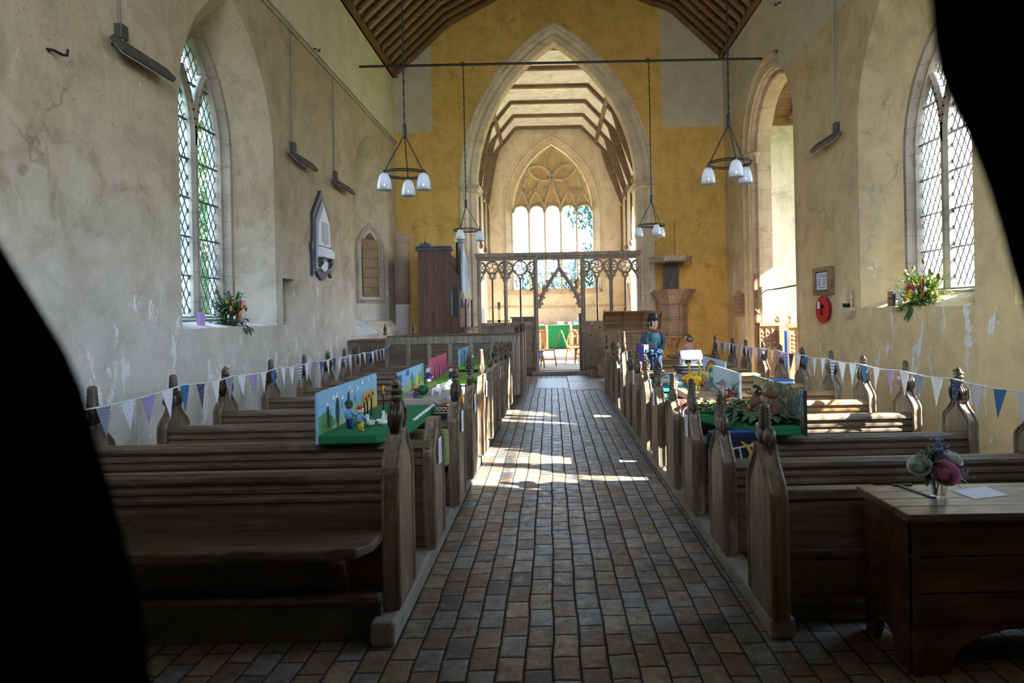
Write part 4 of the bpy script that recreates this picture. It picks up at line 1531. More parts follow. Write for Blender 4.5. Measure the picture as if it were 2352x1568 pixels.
for bi, (x0, x1) in enumerate(((-1.77, -1.19), (-1.10, -.44), (.875, 1.49), (1.58, 2.22))):
    c, w = (x0 + x1) / 2, (x1 - x0)
    R_ = w * .27
    zc = 2.93 - R_ - .015
    mb = MB()
    ring(mb, c, zc, R_)
    ring(mb, x0, zc, R_ * .86, -PI / 2, PI / 2, n=12)
    ring(mb, x1, zc, R_ * .86, PI / 2, 3 * PI / 2, n=12)
    nl = 6 if bi in (0, 3) else 5
    for k in range(nl):
        a = k * 2 * PI / nl + .3
        if bi in (0, 3):
            if k % 2 == 0:
                ring(mb, c + R_ * .52 * math.cos(a), zc + R_ * .52 * math.sin(a), R_ * .36, a - 2.1, a + 2.1, .009, 10)
            else:
                path2(mb, [(c, zc), (c + R_ * math.cos(a), zc + R_ * math.sin(a))], .009)
        else:
            path2(mb, [(c + R_ * q * math.cos(a + 1.3 * q), zc + R_ * q * math.sin(a + 1.3 * q)) for q in (.22, .45, .7, 1.0)], .010)
            path2(mb, [(c + R_ * .3 * math.cos(a), zc + R_ * .3 * math.sin(a)), (c + R_ * .3 * math.cos(a + 2 * PI / nl), zc + R_ * .3 * math.sin(a + 2 * PI / nl))], .008)
    for xs, s in ((x0, 1), (x1, -1)):
        for a in (-.9, 0, .9):
            ring(mb, xs + s * R_ * .45 * math.cos(a), zc + R_ * .5 * math.sin(a), R_ * .26, 0, 2 * PI, .008, 8)
        # ogee arches under the circles
        zb = 2.40
        path2(mb, curve_pts((xs, zb), (xs + s * .005, zb + .14), (xs + s * w * .12, zb + .17), (xs + s * w * .25, zb + .30)), .016)
        path2(mb, curve_pts((c, zb - .05), (c - s * .005, zb + .12), (c - s * w * .13, zb + .17), (xs + s * w * .25, zb + .30)), .016)
        # cusps
        path2(mb, [(xs + s * .02, zb + .10), (xs + s * .07, zb + .07), (xs + s * .085, zb + .13)], .010)
        path2(mb, [(c - s * .02, zb + .09), (c - s * .07, zb + .07), (c - s * .085, zb + .13)], .010)
    mb.build('tracery', W, r)
    mb = MB().tube([(c, ys, 1.35), (c, ys, 2.40)], .024, 8)
    for z in (1.36, 1.85, 2.36):
        mb.ell((c, ys, z), (.030, .030, .022), nu=8, nv=5)
    mb.build('colonnette', M['oak_carve'], r)
# gabled arch in the doorway with crockets and finial
mb = MB()
for s in (-1, 1):
    cx = .22
    for off, t in ((0, .030), (.045, .014)):
        path2(mb, curve_pts((cx + s * (.54 - off), 1.70), (cx + s * (.50 - off), 2.02), (cx + s * (.30 - off * .8), 2.30), (cx + s * (.0), 2.72 - off * 1.3), 10), t)
    for q in (.15, .32, .5, .68, .85):
        p = curve_pts((.54, 1.70), (.50, 2.02), (.30, 2.30), (0, 2.72), 100)[int(q * 100)]
        ring(mb, cx + s * (p[0] + .05), p[1] + .03, .028, 0, 2 * PI, .013, 8)
        ring(mb, cx + s * (p[0] - .075), p[1] - .03, .02, 0, 2 * PI, .009, 8)
path2(mb, [(.22, 2.68), (.22, 2.93)], .022)
for z, q in ((2.76, .045), (2.82, .07), (2.87, .05)):
    mb.ell((.22, ys, z), (q, .03, .02), nu=8, nv=5)
mb.build('gable', W, r)

# small wooden steps right of the doorway
r = thing('wooden_steps', (1.05, 15.9, 0), 'low two-step wooden block right of the screen doorway', 'steps')
MB().box(.86, 1.08, 15.75, 16.25, .006, .22).build('step', M['oak_carve'], r, bevel=.008)
MB().box(1.08, 1.5, 15.7, 16.3, .006, .52).build('step', M['oak_carve'], r, bevel=.008)

# ---------------------------------------------------------------- organ
r = thing('organ', (-2.55, 15.7, 0), 'red-brown chamber organ with grey pipe front against the left of the chancel arch', 'organ')
prof = [(-3.05, .0), (-3.02, 3.06), (-2.265, 3.06), (-2.265, 2.74), (-2.20, 2.62), (-2.12, 2.50), (-2.09, 2.42), (-2.07, .0)]
MB().prism(prof, 'y', 15.1, 15.16).build('side_panel', M['oak_red'], r, bevel=.004)
mb = MB()
for x in (-2.86, -2.60, -2.34):
    mb.box(x - .008, x + .008, 15.09, 15.102, .2, 3.0)
mb.build('panel_joint', M['oak_carve'], r)
MB().box(-3.02, -2.35, 15.16, 16.5, .0, 3.0).build('case', M['oak_red'], r)
MB().box(-2.35, -2.12, 15.16, 16.5, .1, 2.35).build('case', M['oak_red'], r)
M['blue_black'] = plain('blue_black_paint', (.035, .05, .075), .5)
mb = MB().box(-3.07, -2.23, 15.06, 15.3, 3.06, 3.10)
for i in range(14):
    mb.box(-3.06 + i * .06, -3.02 + i * .06, 15.05, 15.3, 3.10, 3.15)
mb.build('cornice', M['blue_black'], r)
MB().box(-2.98, -2.74, 15.1, 15.3, 3.15, 3.22).build('ornament_base', M['blue_black'], r)
MB().lathe([(.02, 0), (.03, .02), (.008, .05), (.006, .15)], (-2.86, 15.2, 3.22), 8).build('spike', M['black'], r)
mp = plain('grey_blue_pipe_metal', (.24, .28, .33), .4, .4, var=.15)
for i in range(9):
    yy = 15.28 + i * .135
    top = 3.22 - .55 * (i / 8)
    q = MB().lathe([(.02, 0), (.052, .18), (.055, top - 1.75), (.052, top - 1.74)], (-2.05, yy, 1.75), 10)
    p = q.build('pipe', mp, r, smooth=True)
MB().box(-2.12, -1.98, 15.16, 16.5, 1.95, 2.07).build('pipe_rail', M['stone_warm'], r, bevel=.01)
MB().box(-2.12, -2.0, 15.16, 16.5, 1.2, 1.28).build('pipe_rail', M['oak_carve'], r, bevel=.01)
mb = MB()
for i in range(26):
    mb.ell((-2.12, 15.14 + .03 * math.sin(i * 2), 2.45 + .032 * i), (.035, .03, .022), nu=6, nv=4)
mb.build('carved_post', M['black'], r)
# black plate painted as the shade inside a lancet, with little columns
lz = [(-2.24, 1.55), (-2.24, 2.12), (-2.21, 2.22), (-2.175, 2.29), (-2.14, 2.22), (-2.11, 2.12), (-2.11, 1.55)]
MB().prism(lz, 'y', 15.085, 15.10).build('lancet_opening', M['black'], r)
for x in (-2.27, -2.25, -2.09, -2.07):
    mb = MB().tube([(x, 15.07, 1.56), (x, 15.07, 2.10)], .012, 6)
    for z in (1.56, 1.83, 2.10):
        mb.lathe([(.022, -.02), (.026, 0), (.022, .02)], (x, 15.07, z), 8)
    mb.build('column', M['oak_carve'], r)
for yy in (15.25, 16.4):
    MB().lathe([(.03, 1.25), (.035, 1.3), (.022, 1.35), (.022, 1.9), (.035, 1.93)], (-1.96, yy, 0), 8).build('column', M['oak_carve'], r)
fr = thing('fretwork_stand', (-1.80, 15.3, 0), 'pierced wooden fretwork stand in front of the organ pipes', 'stand')
mb = MB()
for i in range(6):
    mb.tube([(-1.90 + i * .035, 15.0, .85), (-1.9 + i * .045, 15.0, 1.05), (-1.93 + i * .045, 15.0, 1.28)], .009, 5)
mb.box(-1.94, -1.67, 14.98, 15.02, .82, .86)
mb.box(-1.95, -1.65, 14.98, 15.02, 1.27, 1.30)
mb.box(-1.82, -1.78, 14.98, 15.02, .0, .84)
mb.build('fretwork', M['oak_warm'], fr)

# ---------------------------------------------------------------- pulpit
px, py = 2.90, 15.75
r = thing('pulpit', (px, py, 0), 'panelled oak pulpit with dark back board and sounding board right of the arch', 'pulpit')
hexa = lambda rad, n=8, ph=PI / 8: [(px + rad * math.cos(ph + 2 * PI * i / n), py + rad * math.sin(ph + 2 * PI * i / n)) for i in range(n)]
mb = MB()
mb.loft([[(x, y, z) for x, y in hexa(q)] for q, z in ((.30, .93), (.36, .95), (.36, .99), (.33, 1.0), (.33, 1.72), (.36, 1.75), (.36, 1.80), (.40, 1.84), (.44, 1.93), (.53, 2.03), (.55, 2.03), (.55, 2.07), (.45, 2.07))])
M['pulpit'] = wood('pulpit_oak', (.15, .090, .052), (.30, .20, .125), axis=2)
mb.build('body', M['pulpit'], r)
mb = MB()
for i in range(8):
    a = PI / 8 + 2 * PI * i / 8
    b = a + PI / 4
    v0 = Vector((px + .335 * math.cos(a), py + .335 * math.sin(a), 0))
    v1 = Vector((px + .335 * math.cos(b), py + .335 * math.sin(b), 0))
    for z in (1.03, 1.34, 1.40, 1.70):
        mb.bar(v0 + Vector((0, 0, z)), v1 + Vector((0, 0, z)), .03, .035)
    for t in (.06, .94):
        q = v0.lerp(v1, t)
        mb.bar(q + Vector((0, 0, 1.0)), q + Vector((0, 0, 1.74)), .035, .03)
    mb.bar(v0 + Vector((0, 0, 1.73)), Vector((px + .54 * math.cos(a), py + .54 * math.sin(a), 2.03)), .03, .04)
mb.build('panel_frame', M['pulpit'], r, bevel=.004)
MB().lathe([(.06, 0), (.06, .93)], (px, py, 0), 8).build('stem', M['oak_warm'], r)
for a in range(4):
    an = PI / 4 + a * PI / 2
    dx, dy = math.cos(an), math.sin(an)
    MB().tube([(px + dx * .32, py + dy * .32, .95), (px + dx * .22, py + dy * .22, .82), (px + dx * .10, py + dy * .10, .66), (px + dx * .06, py + dy * .06, .45)], .022, 6).build('brace', M['oak_warm'], r)
yb = 16.2
bb = MB().box(2.76, 3.14, yb, yb + .05, 1.95, 2.78).build('back_board', M['oak_carve'], r, bevel=.006)
mb = MB()
for z in (2.08, 2.28, 2.33, 2.62):
    mb.box(2.82, 3.08, yb - .012, yb, z - .012, z + .012)
for x in (2.82, 3.08):
    mb.box(x - .012, x + .012, yb - .012, yb, 2.08, 2.62)
mb.build('panel_moulding', M['oak'], bb)
for s in (-1, 1):
    MB().prism([(2.95 + s * .19, 2.76), (2.95 + s * .34, 2.76), (2.95 + s * .30, 2.66), (2.95 + s * .22, 2.58), (2.95 + s * .20, 2.40), (2.95 + s * .19, 2.40)], 'y', yb + .0, yb + .05).build('bracket', M['oak_warm'], r)
mb = MB()
mb.loft([[(x, y + .12, z) for x, y in hexa(q, 6, 0)] for q, z in ((.02, 2.74), (.49, 2.74), (.50, 2.78), (.52, 2.83), (.54, 2.86), (.50, 2.87), (.02, 2.87))])
ts_ = mb.build('sounding_board', M['oak_grey'], r)
for i in range(6):
    x, y = hexa(.49, 6, 0)[i]
    MB().lathe([(.008, -.06), (.022, -.03), (.012, -.01), (.025, .0)], (x, y + .12, 2.74), 8).build('pendant', M['oak_warm'], ts_)
tag(MB().tube([(3.12, 16.5, 3.85), (3.02, 16.0, 2.875)], .006, 5).build('stay_rod', M['black']), 'thin iron stay from the wall to the pulpit sounding board', 'rod')

# high-backed settle with coved canopy
y = 13.2
r = thing('settle', (1.65, y, 0), 'high-backed panelled settle with a coved carved canopy in front of the pulpit', 'settle')
MB().box(1.06, 2.24, y + .30, y + .34, .30, 1.30).build('back', M['oak_warm'], r)
mb = MB()
for x in (1.08, 1.37, 1.66, 1.95, 2.22):
    mb.box(x - .02, x + .02, y + .275, y + .30, .35, 1.17)
for z in (.36, .78, 1.16):
    mb.box(1.06, 2.24, y + .27, y + .30, z - .025, z + .025)
mb.build('panel_frame', M['oak_warm'], r, bevel=.004)
cov = [(y + .30, 1.19), (y + .27, 1.19), (y + .24, 1.36), (y + .17, 1.48), (y - .02, 1.565), (y - .02, 1.585), (y + .34, 1.585), (y + .34, 1.19)]
cn = MB().prism(cov, 'x', 1.07, 2.23).build('canopy', M['oak_warm'], r)
mb = MB()
for x0 in (1.12, 1.53, 1.91):
    for i in range(5):
        ring_c = (x0 + .07 + .05 * i, 1.28)
        mb.tube([(ring_c[0] + .026 * math.cos(q), y + .245, ring_c[1] + .03 * math.sin(q)) for q in [k * PI / 4 for k in range(8)]], .008, 5, closed=True)
mb.build('carving', M['oak'], cn)
for x in (1.06, 1.47, 1.86, 2.23):
    p = [(y + .29, 1.16), (y + .26, 1.17), (y + .20, 1.36), (y + .12, 1.47), (y - .04, 1.55), (y - .04, 1.60), (y + .02, 1.60), (y + .3, 1.45)]
    MB().prism(p, 'x', x - .014, x + .014).build('rib', M['oak_warm'], cn, bevel=.003)
MB().lathe([(.012, 0), (.02, .02), (.006, .05)], (1.47, y, 1.6), 8).build('finial', M['oak'], r)
MB().box(1.06, 2.24, y - .12, y + .30, .40, .44).build('seat', M['oak_warm'], r, bevel=.006)
for x in (1.06, 2.21):
    MB().box(x, x + .03, y - .1, y + .34, .0, .44).build('side', M['oak_warm'], r)

# ---------------------------------------------------------------- chest with flowers
r = thing('chest', (2.2, 2.97, 0), 'big dark plank chest with a scuffed lid at the right of the entrance', 'chest')
X0, X1, Y0, Y1 = 1.49, 3.0, 2.77, 3.20
arc = [(X0, 0), (X0 + .15, 0), (X0 + .16, .03), (X0 + .19, .10), (X0 + .26, .15), (X0 + .40, .185), (X0 + .75, .20)]
arc = arc + [(X0 + X1 - a, b) for a, b in reversed(arc[:-1])] + [(X1, .215), (X0, .215)]
b = MB().prism(arc, 'y', Y0 + .01, Y0 + .04).build('front_board', M['chest'], r, bevel=.005)
for z0, z1 in ((.22, .345), (.35, .50), (.505, .655)):
    MB().box(X0, X1, Y0, Y0 + .04, z0, z1 - .002).build('front_board', M['chest'], r, bevel=.004)
for x in (X0, X1 - .04):
    side = [(Y0 + .04, 0), (Y0 + .14, 0), (Y0 + .18, .10), (Y0 + .24, .12), (Y1 - .12, .10), (Y1 - .08, 0), (Y1, 0), (Y1, .655), (Y0 + .04, .655)]
    MB().prism(side, 'x', x, x + .04).build('side', M['chest'], r, bevel=.004)
MB().box(X0 + .04, X1 - .04, Y1 - .04, Y1, .1, .655).build('back_board', M['chest'], r)
MB().box(X0, X0 + .035, Y0 - .003, Y0 + .03, .0, .655).build('corner_post', M['chest'], r, bevel=.004)
mb = MB()
for i in range(4):
    mb.box(X0 - .03, X1 + .03, Y0 - .03 + i * .1165, Y0 - .03 + (i + 1) * .1165 - .003, .655, .69)
lid = mb.build('lid', M['chest_top'], r, bevel=.005)
mb = MB().bar((1.70, 2.97, .6925), (1.655, 3.19, .6925), .02, .006)
mb.bar((1.63, 3.19, .693), (1.72, 3.19, .693), .014, .008)
mb.build('hinge_strap', M['black'], lid)
tl_ = NT('pale_leaflet_paper')
M['leaflet'] = tl_.bsdf((.62, .62, .68), .6)
o = MB().prism([(1.843, 3.073), (1.864, 2.935), (2.049, 2.985), (2.038, 3.136)], 'z', .6905, .6925).build('leaflet', M['leaflet'], loc=(1.94, 3.03, .69))
tag(o, 'single pale leaflet lying on the chest lid beside the flower jar', 'leaflet')

tg = NT('jar_glass')
q = tg.n('ShaderNodeBsdfGlass')
q.inputs['Roughness'].default_value = .02
q.inputs['IOR'].default_value = 1.3
tq = tg.n('ShaderNodeBsdfTransparent')
mq = tg.n('ShaderNodeMixShader')
mq.inputs[0].default_value = .45
tg.l(tq.outputs[0], mq.inputs[1]); tg.l(q.outputs[0], mq.inputs[2]); tg.l(mq.outputs[0], tg.out.inputs[0])
M['jar'] = tg.m
leafm = plain('leaf_green', (.06, .13, .045), .6)
leafd = plain('dark_leaf_green', (.025, .065, .03), .6)
leafg = plain('grey_green_leaf', (.22, .29, .22), .7)
lilac = plain('lilac_petal', (.30, .27, .55), .7)
rosep = plain('rose_pink_petal', (.80, .42, .56), .6, var=.1)
cream = plain('cream_petal', (.78, .84, .78), .6, var=.08)


def leaf(mb, p, d, L, w, droop=.2):
    p, d = Vector(p), Vector(d).normalized()
    sd = d.cross(Vector((0, 0, 1)))
    sd = sd.normalized() if sd.length > .05 else Vector((1, 0, 0))
    nrm = sd.cross(d)
    pts = []
    for i in range(5):
        t = i / 4
        c = p + d * L * t - Vector((0, 0, 1)) * droop * L * t * t
        ww = w * math.sin(PI * min(.97, t * .9 + .06)) * .5
        pts.append((c + sd * ww + nrm * ww * .25, c - nrm * .0, c - sd * ww + nrm * ww * .25))
    vs = [q for r3 in pts for q in r3]
    fs = []
    for i in range(4):
        a = i * 3
        fs += [(a, a + 1, a + 4, a + 3), (a + 1, a + 2, a + 5, a + 4)]
    mb.add(vs, fs)


def rose(mb, c, R, rnd, up=Vector((0, -.6, .8))):
    """whorls of cupped petals, tight and upright inside, opening outwards"""
    c = Vector(c)
    q = up.normalized().to_track_quat('Z', 'Y')
    mb.ell(c + q @ Vector((0, 0, R * .18)), (R * .30, R * .30, R * .42), q, 10, 8)
    for lay in range(9):
        f = lay / 8
        n = 3 + (lay > 1) + (lay > 3)
        r0, r1 = R * (.05 + .28 * f), R * (.12 + .95 * f ** 1.15)
        z0, z1 = R * (-.65 + .05 * f), R * (.74 - .30 * f * f)
        for k in range(n):
            a = 2 * PI * k / n + lay * 1.1
            vs, fs = [], []
            for i in range(7):
                v = i / 6 - .5
                u = v * 2.5 * PI / n * 1.05
                for j in range(5):
                    t = j / 4
                    rad = r0 + (r1 - r0) * math.sin(t * PI * .62) + R * .13 * f * t ** 4
                    z = z0 + (z1 - z0) * t - R * .30 * f * t ** 4 - R * .5 * t * v * v
                    vs.append(c + q @ Vector((rad * math.cos(a + u), rad * math.sin(a + u), z)))
            for i in range(6):
                for j in range(4):
                    fs.append((i * 5 + j, i * 5 + j + 1, (i + 1) * 5 + j + 1, (i + 1) * 5 + j))
            mb.add(vs, fs)


jx, jy, jz = 1.735, 2.99, .6905
r = thing('flower_jar', (jx, jy, jz), 'small glass jar with a pink rose, a white rose and lilac sprigs on the chest', 'flower jar')
MB().lathe([(.030, 0), (.034, .006), (.035, .06), (.03, .072), (.033, .085), (.030, .084), (.028, .07), (.032, .06), (.031, .01)], (jx, jy, jz), 20).build('jar', M['jar'], r, smooth=True)
mb = MB()
rose(mb, (jx + .0, jy - .05, jz + .118), .056, random.Random(1), Vector((-.1, -.75, .6)))
mb.build('rose', rosep, r, smooth=True)
for cc_, rr_, up_ in (((jx - .09, jy - .01, jz + .145), .046, (-.5, -.6, .6)), ((jx + .075, jy + .01, jz + .17), .040, (.4, -.5, .8))):
    mb = MB()
    rose(mb, cc_, rr_, random.Random(2), Vector(up_))
    mb.build('rose', cream, r, smooth=True)
rnd = random.Random(9)
mb = MB()
for i in range(60):
    a = rnd.uniform(0, 2 * PI)
    leaf(mb, (jx + rnd.uniform(-.04, .04), jy + rnd.uniform(-.03, .03), jz + rnd.uniform(.08, .16)), (math.cos(a), math.sin(a) * .7, rnd.uniform(-.3, .9)), rnd.uniform(.05, .09), .026)
mb.build('leaves', leafm, r)
mb = MB()
for i in range(70):
    a = rnd.uniform(0, 2 * PI)
    leaf(mb, (jx - .03 + rnd.uniform(-.05, .05), jy + rnd.uniform(-.02, .03), jz + rnd.uniform(.15, .2)), (math.cos(a) * .7, math.sin(a) * .5, 1), rnd.uniform(.03, .06), .012)
for i in range(3):
    leaf(mb, (jx + .03 + .012 * i, jy - .03, jz + .10), (.35, -.2, -.35 + .1 * i), .06, .026)
mb.build('leaves', leafg, r)
for cx, cz, n in ((.005, .235, 26), (.115, .10, 14), (.02, .205, 14)):
    mb = MB()
    for i in range(n):
        mb.ell((jx + cx + rnd.gauss(0, .016), jy + rnd.gauss(0, .012), jz + cz + rnd.gauss(0, .02)), .0065, nu=6, nv=4)
    mb.build('lilac_sprig', lilac, r)
mb = MB()
for i in range(6):
    mb.tube([(jx + rnd.uniform(-.02, .02), jy + rnd.uniform(-.02, .02), jz + .01), (jx + rnd.uniform(-.04, .04), jy, jz + .12)], .003, 5)
mb.build('stem', leafm, r)

# ---------------------------------------------------------------- bunting along the pew ends by the walls
def printed(name, a, b, scale, lo=.25, hi=.32, inv=False):
    t = NT(name)
    v = t.n('ShaderNodeTexVoronoi')
    v.inputs['Scale'].default_value = scale
    t.l(t.tc.outputs['Object'], v.inputs['Vector'])
    return t.bsdf(t.mix(t.ramp(v.outputs['Distance'], lo, hi), b, a), .9)


def striped(name, a, b, freq, zig=0):
    t = NT(name)
    X, Y, Z = t.sep()[0:3]
    u = t.math('MULTIPLY', Z, freq)
    if zig:
        u = t.math('ADD', u, t.math('MULTIPLY', t.math('ABSOLUTE', t.math('SUBTRACT', t.math('FRACT', t.math('MULTIPLY', Y, 40)), .5)), zig))
    f = t.math('GREATER_THAN', t.math('FRACT', u), .5)
    return t.bsdf(t.mix(f, a, b), .9)


FL = {
    'navy': (printed('navy_floral_cotton', (.03, .04, .11), (.30, .32, .42), 55), 'navy print'),
    'white': (plain('white_cotton', (.72, .72, .74), .9, var=.04), 'white'),
    'zig': (striped('navy_zigzag_cotton', (.04, .05, .13), (.45, .46, .55), 55, 1.6), 'navy zigzag'),
    'floral': (printed('white_floral_cotton', (.68, .68, .72), (.35, .34, .50), 60), 'white floral'),
    'lilac': (printed('lilac_cotton', (.33, .24, .46), (.42, .34, .55), 70), 'lilac'),
    'blue': (printed('bright_blue_cotton', (.03, .14, .34), (.10, .26, .48), 65), 'bright blue'),
    'stripe': (striped('striped_cotton', (.62, .62, .68), (.16, .18, .32), 30), 'striped'),
}


def bunting(x, s, ties, cols, label, step=.235):
    r = thing('bunting', (x, ties[0][0], ties[0][1]), label, 'bunting')
    pts = []
    for (y0, z0), (y1, z1) in zip(ties[:-1], ties[1:]):
        n = 8
        for i in range(n):
            t = i / n
            pts.append((x, y0 + (y1 - y0) * t, z0 + (z1 - z0) * t - .20 * t * (1 - t) * abs(y1 - y0) * .45))
    pts.append((x, ties[-1][0], ties[-1][1]))
    MB().tube(pts, .0055, 5).build('cord', FL['white'][0], r)

    def zat(y):
        for a, b in zip(pts[:-1], pts[1:]):
            if a[1] <= y <= b[1]:
                return a[2] + (b[2] - a[2]) * (y - a[1]) / (b[1] - a[1])
        return pts[-1][2]
    rnd = random.Random(int(abs(x) * 10) + len(cols))
    y = ties[0][0] + .08
    k = 0
    while y < ties[-1][0] - .16:
        w, h = .145, .205 + rnd.uniform(-.012, .012)
        za, zb = zat(y), zat(y + w)
        tip = (x + s * rnd.uniform(-.005, .02), y + w / 2 + rnd.uniform(-.012, .012), (za + zb) / 2 - h)
        vs, fs = [], []
        for i in range(6):
            t = i / 5
            for j in range(4):
                u = j / 3
                p = Vector((x, y + w * u, za + (zb - za) * u)).lerp(Vector(tip), t)
                p.x += s * .006 * math.sin(u * PI + k) * (1 - t)
                vs.append(p)
        for i in range(5):
            for j in range(3):
                fs.append((i * 4 + j, i * 4 + j + 1, (i + 1) * 4 + j + 1, (i + 1) * 4 + j))
        o = MB().add(vs, fs).build('pennant', FL[cols[k % len(cols)]][0], r)
        m = o.modifiers.new('thick', 'SOLIDIFY')
        m.thickness = .002
        y += step
        k += 1
    return r


LC = ['white', 'navy', 'floral', 'zig', 'floral', 'lilac', 'white', 'blue', 'navy', 'white', 'zig', 'floral', 'lilac', 'white', 'blue', 'white', 'white', 'stripe', 'white', 'lilac', 'blue', 'white', 'navy', 'white', 'stripe', 'white', 'lilac', 'white', 'white', 'blue', 'white', 'stripe', 'lilac', 'white', 'blue']
tl = [(3.35, 1.06)] + [(q[0] + .16, 1.06 - .006 * i) for i, q in enumerate(LP[2:10])] + [(11.70, 1.06)]
bunting(-2.86, 1, tl, LC, 'string of white, navy, blue and lilac pennants along the left wall ends of the pews')
RC = ['floral', 'blue', 'floral', 'navy', 'white', 'zig', 'floral', 'lilac', 'white', 'blue', 'floral', 'white', 'stripe', 'white', 'white', 'blue', 'white', 'navy', 'stripe', 'lilac', 'white', 'navy', 'stripe', 'white', 'lilac', 'white', 'white', 'white', 'lilac', 'white']
tr = [(3.95, 1.02)] + [(q[0] + .16, 1.02) for q in RP[2:12]]
bunting(2.93, -1, tr, RC, 'string of white, navy and blue pennants along the right wall ends of the pews')

# ---------------------------------------------------------------- flowers on the window sills
rnd = random.Random(21)
yel = plain('yellow_petals', (.70, .45, .03), .7)
orng = plain('orange_petals', (.65, .20, .02), .7)
redl = plain('red_autumn_leaves', (.35, .03, .02), .6)
whitep = plain('white_petals', (.75, .75, .72), .7)
lime = plain('yellow_green_leaves', (.26, .34, .05), .6)
fern = plain('fern_green', (.045, .15, .05), .6)
teas = plain('teasel_brown', (.16, .09, .045), .9)


def bouquet(label, x, y, z, W, H, greens, flowers, n=170, sx=1, extra=None):
    r = thing('flower_arrangement', (x, y, z), label, 'flowers')
    MB().lathe([(.07, 0), (.09, .03), (.085, .08)], (x, y, z), 12).build('bowl', M['black'], r)
    for gi, g in enumerate(greens):
        mb = MB()
        for i in range(n // len(greens)):
            a = rnd.uniform(0, 2 * PI)
            e = rnd.uniform(-.35, 1.2)
            d = Vector((math.cos(a) * .45, math.sin(a), math.sin(e) * 1.1)).normalized()
            L = rnd.uniform(.35, 1)
            base = Vector((x, y, z + .08))
            tip = base + Vector((d.x * W * .45 * L, d.y * W * .5 * L, max(-.10, d.z * H * L)))
            mb.tube([base, base.lerp(tip, .5) + Vector((0, 0, .03)), tip], .0025, 4)
            for q in range(5):
                t = .45 + .55 * q / 4
                p = base.lerp(tip, t)
                dd = d + Vector((rnd.uniform(-.7, .7), rnd.uniform(-.7, .7), rnd.uniform(-.5, .7)))
                leaf(mb, p, dd, rnd.uniform(.05, .10), rnd.uniform(.022, .038), .3)
        mb.build('foliage', g, r)
    for fm, cnt, s in flowers:
        mb = MB()
        for i in range(cnt):
            a = rnd.uniform(0, 2 * PI)
            L = rnd.uniform(.2, .85)
            c = Vector((x + math.cos(a) * W * .25 * L + sx * .06, y + math.sin(a) * W * .42 * L, z + .08 + H * rnd.uniform(.05, .7) * (1.1 - L * .5)))
            for k in range(6):
                an = k * PI / 3
                mb.ell(c + Vector((.1 * s, math.cos(an) * s, math.sin(an) * s)), (s * .5, s * .75, s * .75), nu=6, nv=4)
            mb.ell(c + Vector((sx * .35 * s, 0, 0)), s * .6, nu=6, nv=4)
        mb.build('blossom', fm, r, smooth=True)
    return r


bl = bouquet('dark green fern arrangement with a few orange flowers on the left window sill', -3.98, 8.18, 1.475, .62, .42, [fern, leafd, leafd, leafm], [(orng, 5, .022), (redl, 7, .018), (yel, 4, .016), (whitep, 4, .016)], 150)
mb = MB()
for i in range(14):
    leaf(mb, (-3.86 + .01 * (i % 3), 8.22 + .016 * i, 1.50 - .012 * (i % 7)), (.5, .3 * (-1) ** i, -.9), .075, .03)
mb.build('trailing_foliage', leafd, bl)
br_ = bouquet('bright yellow-green autumn arrangement with teasels on the right window sill', 4.55, 8.08, 1.555, .86, .42, [lime, lime, leafm, lime], [(yel, 10, .022), (whitep, 10, .020), (redl, 6, .022), (orng, 4, .018)], 230, -1)
mb = MB()
for dy, dz in ((-.05, .50), (.12, .42), (-.15, .36), (.22, .33), (-.28, .30)):
    p = Vector((4.52, 8.08 + dy, 1.6))
    mb.tube([p, p + Vector((0, dy * .3, dz - .04))], .0035, 5)
    mb.ell(p + Vector((0, dy * .3, dz)), (.02, .02, .04), nu=8, nv=6)
mb.build('teasel', teas, br_, smooth=True)
mb = MB()
for i in range(10):
    leaf(mb, (4.42, 8.1 + .012 * i, 1.57 - .012 * i), (-.25, (-1) ** i * .6, -.8), .10, .03)
mb.build('trailing_fern', fern, br_)
lc = plain('lilac_card', (.42, .30, .60), .8, var=.05)
o = MB().box(-4.03, -3.99, 7.52, 7.63, 1.50, 1.655).build('greeting_card', lc, loc=(-4, 7.57, 1.5))
tag(o, 'lilac card standing on the left window sill beside the flowers', 'card')
r = thing('book', (4.5, 8.72, 1.555), 'dark blue childrens book with red picture standing on the right sill', 'book')
MB().box(4.47, 4.50, 8.64, 8.79, 1.555, 1.755).build('cover', plain('dark_blue_cover', (.03, .02, .10), .5), r)
txt("Children's", .032, (4.468, 8.715, 1.735), RR, yel, r)
txt('BIBLE', .055, (4.468, 8.715, 1.697), RR, yel, r)
MB().box(4.467, 4.47, 8.66, 8.77, 1.575, 1.655).build('picture', plain('red_mottled_picture', (.40, .10, .06), .6, scale=60, var=.8), r)
r = thing('book', (4.53, 8.56, 1.555), 'white leaflet standing behind the blue book on the right sill', 'book')
MB().box(4.52, 4.53, 8.52, 8.63, 1.555, 1.755).build('cover', M['paper'], r)

# ---------------------------------------------------------------- knitted displays on the pew tops
def felt(name, c, var=.2):
    return plain(name, c, .95, var=var, scale=60, bstr=.4)


